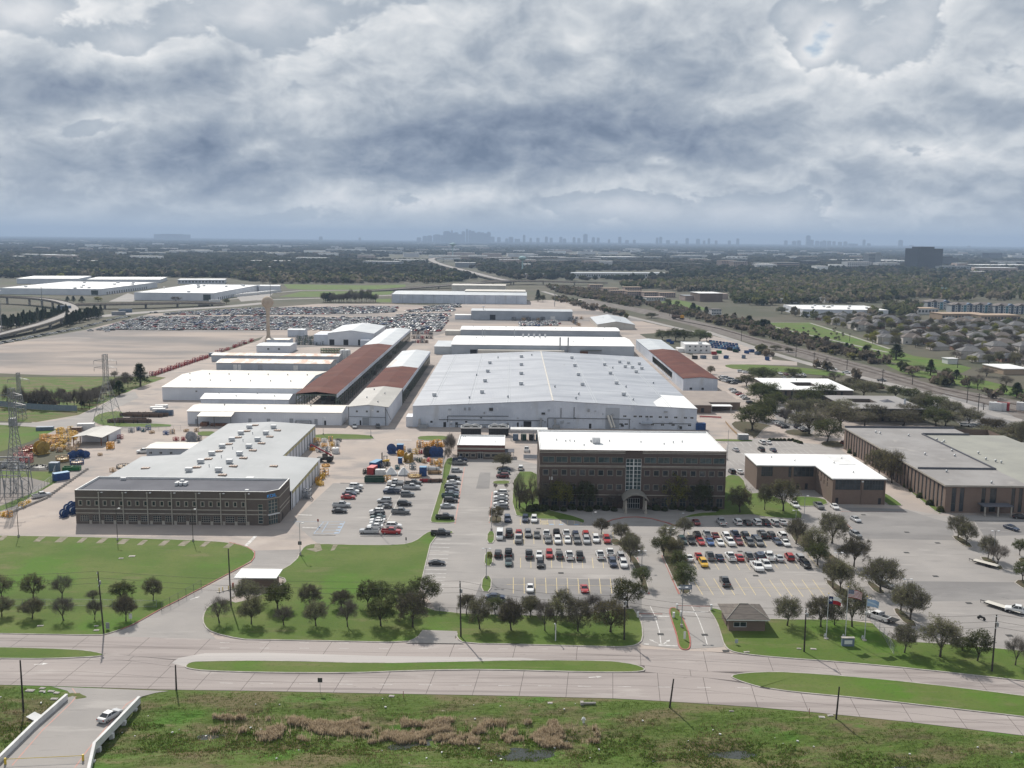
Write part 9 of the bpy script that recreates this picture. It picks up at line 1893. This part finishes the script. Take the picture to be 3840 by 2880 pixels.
def cards(name,label,pts,rad,hgt,mats,mi,per=26):
 """crowns of loose leaf clumps for the nearer woods"""
 n=len(pts);d_=rn.normal(size=(n,per,3));d_/=np.linalg.norm(d_,axis=2,keepdims=True);r_=rn.random((n,per,1))**.4;c=d_*r_*np.stack([rad,rad,hgt*.42],1)[:,None,:];c[:,:,2]+=(hgt*.56)[:,None];c[:,:,:2]+=pts[:,None,:]
 u=rn.normal(size=(n,per,3));u/=np.linalg.norm(u,axis=2,keepdims=True);w_=np.cross(u,rn.normal(size=(n,per,3)));w_/=np.linalg.norm(w_,axis=2,keepdims=True);s_=(rad[:,None,None]*.42)*(.6+.8*rn.random((n,per,1)))
 V_=np.stack([c-u*s_-w_*s_*.6,c+u*s_-w_*s_*.6,c+u*s_+w_*s_*.6,c-u*s_+w_*s_*.6],2).reshape(-1,3);nf=n*per;me=bpy.data.meshes.new(name);me.vertices.add(nf*4);me.vertices.foreach_set('co',V_.astype(np.float32).ravel());me.loops.add(nf*4);me.loops.foreach_set('vertex_index',np.arange(nf*4,dtype=np.int32));me.polygons.add(nf);me.polygons.foreach_set('loop_start',np.arange(0,nf*4,4,dtype=np.int32));me.polygons.foreach_set('loop_total',np.full(nf,4,dtype=np.int32))
 for m_ in mats:me.materials.append(m_)
 me.polygons.foreach_set('material_index',np.repeat(mi,per).astype(np.int32));me.update(calc_edges=True)
 return tag(place(name,me),label,'woods',kind='stuff')
def vec_in(pts,poly):
 x,y=pts[:,0],pts[:,1];c=np.zeros(len(pts),bool);n=len(poly);j=n-1
 for i in range(n):
  xi,yi=poly[i];xj,yj=poly[j]
  if yi!=yj:c^=((yi>y)!=(yj>y))&(x<(xj-xi)*(y-yi)/(yj-yi)+xi)
  j=i
 return c
def fill(poly,spacing):
 p=np.array(poly);a,c=p.min(0),p.max(0);n=int((c[0]-a[0])*(c[1]-a[1])/spacing**2);q_=a+(c-a)*rn.random((n,2));return q_[vec_in(q_,poly)]
OPEN=[poly_pts(fn,pts)for fn,pts in((I,[(-900,1700),(-500,470),(100,440),(160,395),(650,393),(720,400),(1330,400),(1500,400),(1870,400),(2212,455),(2700,450),(3500,440),(3700,560),(3700,1700)]),(K,[(-500,900),(-500,440),(330,470),(420,520),(700,575),(1300,690),(2212,900),(2600,1080),(2600,1700),(-500,1700)]))]
OPEN.append(neigh)
OPEN.append(poly_pts(L,[(100,760),(450,760),(1100,960),(1500,1050),(2300,1180),(3000,1500),(3000,2200),(-600,2200),(-600,730),(0,880),(300,940),(100,830)]))
OPEN.append(poly_pts(L,[(200,622),(700,615),(1060,640),(1060,700),(400,740),(200,690)]));OPEN.append(poly_pts(L,[(1320,600),(2400,590),(2400,800),(1320,780)]));OPEN.append(poly_pts(K,[(660,450),(1000,490),(1420,510),(1420,575),(860,570),(660,510)]));OPEN.append(poly_pts(K,[(1450,520),(1860,520),(1900,640),(1750,700),(1400,650),(1150,620),(1150,560)]));OPEN.append(poly_pts(J,[(1380,300),(1500,220),(2300,215),(2300,262),(1640,262),(1760,320),(2150,425),(1950,440)]));OPEN.append(poly_pts(K,[(540,350),(1360,345),(1360,410),(560,415)]))
def clear(pts):
 k=np.ones(len(pts),bool)
 for po in OPEN:k&=~vec_in(pts,po)
 return pts[k]
def thin(pts,sc_,thr,seed):
 v=np.array([mnoise.noise(Vector((p[0]*sc_,p[1]*sc_,seed)))for p in pts]);return pts[v>thr]
def mk(pts,r0,r1,h0,h1,w_):
 n=len(pts);return rn.uniform(r0,r1,n),rn.uniform(h0,h1,n),rn.choice(len(FM),n,p=w_)
W_DARK=[.26,.26,.20,.10,.14,.04];W_MIX=[.12,.18,.20,.22,.16,.12];W_BROWN=[.05,.10,.12,.40,.28,.05]
# nearer woods: rail corridor brush and wood strips
near=np.concatenate([fill(poly_pts(K,[(330,475),(820,525),(1100,600),(1100,655),(700,580),(420,525)]),7),fill(poly_pts(K,[(1100,600),(1500,680),(2212,830),(2212,900),(1300,690)]),8),fill(poly_pts(L,[(-60,825),(300,880),(700,1000),(1100,1095),(1000,1130),(500,1015),(-60,880)]),8),fill(poly_pts(L,[(1050,1100),(1400,1230),(1700,1290),(2300,1420),(2300,1470),(1700,1350),(1200,1220)]),11),fill(poly_pts(L,[(0,1010),(500,1150),(1000,1285),(1000,1300),(500,1170),(0,1030)]),12),fill(poly_pts(K,[(400,560),(700,640),(1000,715),(1000,740),(650,660),(380,590)]),9),fill(poly_pts(I,[(0,1470),(300,1400),(700,1380),(850,1440),(650,1500),(0,1480)]),11)])
cards('brush','leafless brush and scrub along the rail line',near,*mk(near,2.5,4.5,3,7.5,W_BROWN)[:2],FC,mk(near,1,2,1,2,W_BROWN)[2],22)
mid=clear(np.concatenate([fill(poly_pts(L,[(-1200,480),(0,400),(1400,400),(1450,560),(1060,600),(520,640),(200,620),(0,640),(-700,560)]),13),fill(poly_pts(L,[(1380,380),(2500,380),(2500,600),(1380,620)]),22),fill(poly_pts(I,[(-300,400),(2700,440),(2700,395),(-300,350)]),14),fill(poly_pts(J,[(0,455),(0,395),(1500,400),(1750,430),(1250,462),(500,455)]),14),fill(poly_pts(L,[(200,640),(1400,640),(1400,790),(700,780),(300,735)]),22),fill(poly_pts(L,[(1000,680),(2400,700),(2400,800),(1000,740)]),20)]))
r_,h_,m_=mk(mid,4.5,7.5,8,14,W_MIX);cards('woods','mixed woods behind the factory and the suburb',mid,r_,h_,FC,m_,20)
bandA=clear(np.concatenate([fill(poly_pts(I,[(-400,400),(-400,215),(2300,215),(2300,430)]),20),fill(poly_pts(J,[(-100,430),(-100,255),(1400,280),(1800,390),(1700,430)]),19),fill(poly_pts(K,[(-300,420),(-300,300),(2212,300),(2212,460),(1200,430)]),24),fill(poly_pts(L,[(-100,420),(-100,335),(1320,340),(2600,400),(2600,440)]),24)]))
r_,h_,m_=mk(bandA,6,11,8,17,W_DARK);blobs('woods','dense dark woods across the middle distance',bandA,r_,h_,FM,m_)
dist=3300*(30000/3300)**(rn.random(42000)**1.25);ang=rn.uniform(-.60,.62,42000);far_p=np.stack([np.tan(ang)*dist,dist],1);far_p=thin(clear(far_p),1/900,-.22,4.0);dd=far_p[:,1]
r_,h_,m_=mk(far_p,.8,1.25,8,14,W_DARK);r_=r_*np.clip(dd/420,9,60);blobs('distant_woods','flat wooded plain reaching to the horizon',far_p,r_,h_,FM,m_)
# pale buildings dotted over the plain
rp=random.Random(8)
for k in range(150):
 d_=rp.uniform(2600,8500);a_=-.5+1.02*(k+rp.random())/150;x,y=math.tan(a_)*d_,d_;w_=rp.uniform(25,140);h=rp.uniform(12,19);m_=rp.choice(['far_white','far_white','far_grey','far_pink','roof_white'])
 t=thing('distant_building','pale low building, %s from the left among the far woods'%ORD[k],'building',(x,y,0),rp.uniform(-.3,.3),'scattered pale buildings on the plain');MB().box(0,w_,0,rp.uniform(20,50),0,h).build('wall',M[m_],t);MB().box(-.5,w_+.5,-.5,30,h,h+.6).build('roof',M['roof_white'],t)
# skyline
M['sky_tower']=mat('skyline_facade',(.10,.11,.12),(.14,.15,.16),.01,coords='obj',rough=.5)
def skyline(fn,lst,label,group,w0=30,Y=18500):
 for ki,(x,yt,*w_)in enumerate(sorted(lst)):
  tp=on_plane_y(fn,x,yt,Y);wd=w_[0]if w_ else w0*rp.uniform(.8,1.3);h=max(40,tp.z);t=thing('skyscraper',label+(', %s from the left'%ORD[ki]if len(lst)>1 else ''),'skyscraper',(tp.x-wd/2,Y,0),0,group);MB().box(0,wd,0,wd,0,h*.94).build('shaft',M['sky_tower'],t);MB().box(wd*.2,wd*.8,wd*.2,wd*.8,h*.94,h).build('crown',M['sky_tower'],t)
skyline(J,[(1400,55),(1440,50,90),(1500,42,140),(1545,48),(1570,14),(1592,14),(1607,25),(1625,4,30),(1645,28),(1660,24),(1690,40,90),(1720,15),(1750,-6,45),(1775,6),(1800,12),(1825,28),(1850,20),(1880,25),(1910,32),(1930,20),(1960,60),(2015,65),(2080,75),(2115,62),(2160,78),(1350,66)],'hazy downtown skyscraper in the central skyline cluster','central skyline cluster',70)
skyline(K,[(35,62),(100,78),(145,45),(200,70),(260,70),(330,60),(370,70),(450,62),(480,76),(560,65),(600,72),(655,38,80),(720,65),(760,68),(850,82),(940,62),(1000,88),(1060,86),(1250,68),(1280,62),(1340,88),(1410,94),(1500,72),(1590,78),(1640,92),(1680,75),(1740,92),(1850,92),(1920,75)],'faint tower in the long skyline right of downtown','right skyline towers',50)
skyline(L,[(240,92),(310,95),(350,92),(428,50,70),(455,85),(500,95),(535,100),(560,92),(600,95),(640,98),(690,104),(735,100),(800,118,160),(890,85),(930,115),(1195,88),(1285,130),(1760,135)],'faint tower in the far right skyline cluster','far right skyline towers',50)
skyline(I,[(1390,38,520)],'broad hazy block on the left horizon',None);skyline(J,[(535,60,60),(860,68,40)],'single faint tower on the left horizon','left horizon towers')
# ------------------------------------------------------------------ haze
mh=bpy.data.materials.new('haze_air');mh.use_nodes=True;nh=mh.node_tree;nh.nodes.clear();ho=nh.nodes.new('ShaderNodeOutputMaterial');pv=nh.nodes.new('ShaderNodeVolumePrincipled')
pv.inputs['Color'].default_value=(0.52,0.68,0.92,1);pv.inputs['Density'].default_value=HAZE;pv.inputs['Anisotropy'].default_value=0.0
nh.links.new(pv.outputs[0],ho.inputs['Volume'])
try:mh.cycles.homogeneous_volume=True
except Exception:pass
hb=MB().box(-36000,36000,-2600,37000,-3.2,330).build('haze',mh);tag(hb,'thin blue haze over the plain','haze',kind='stuff')
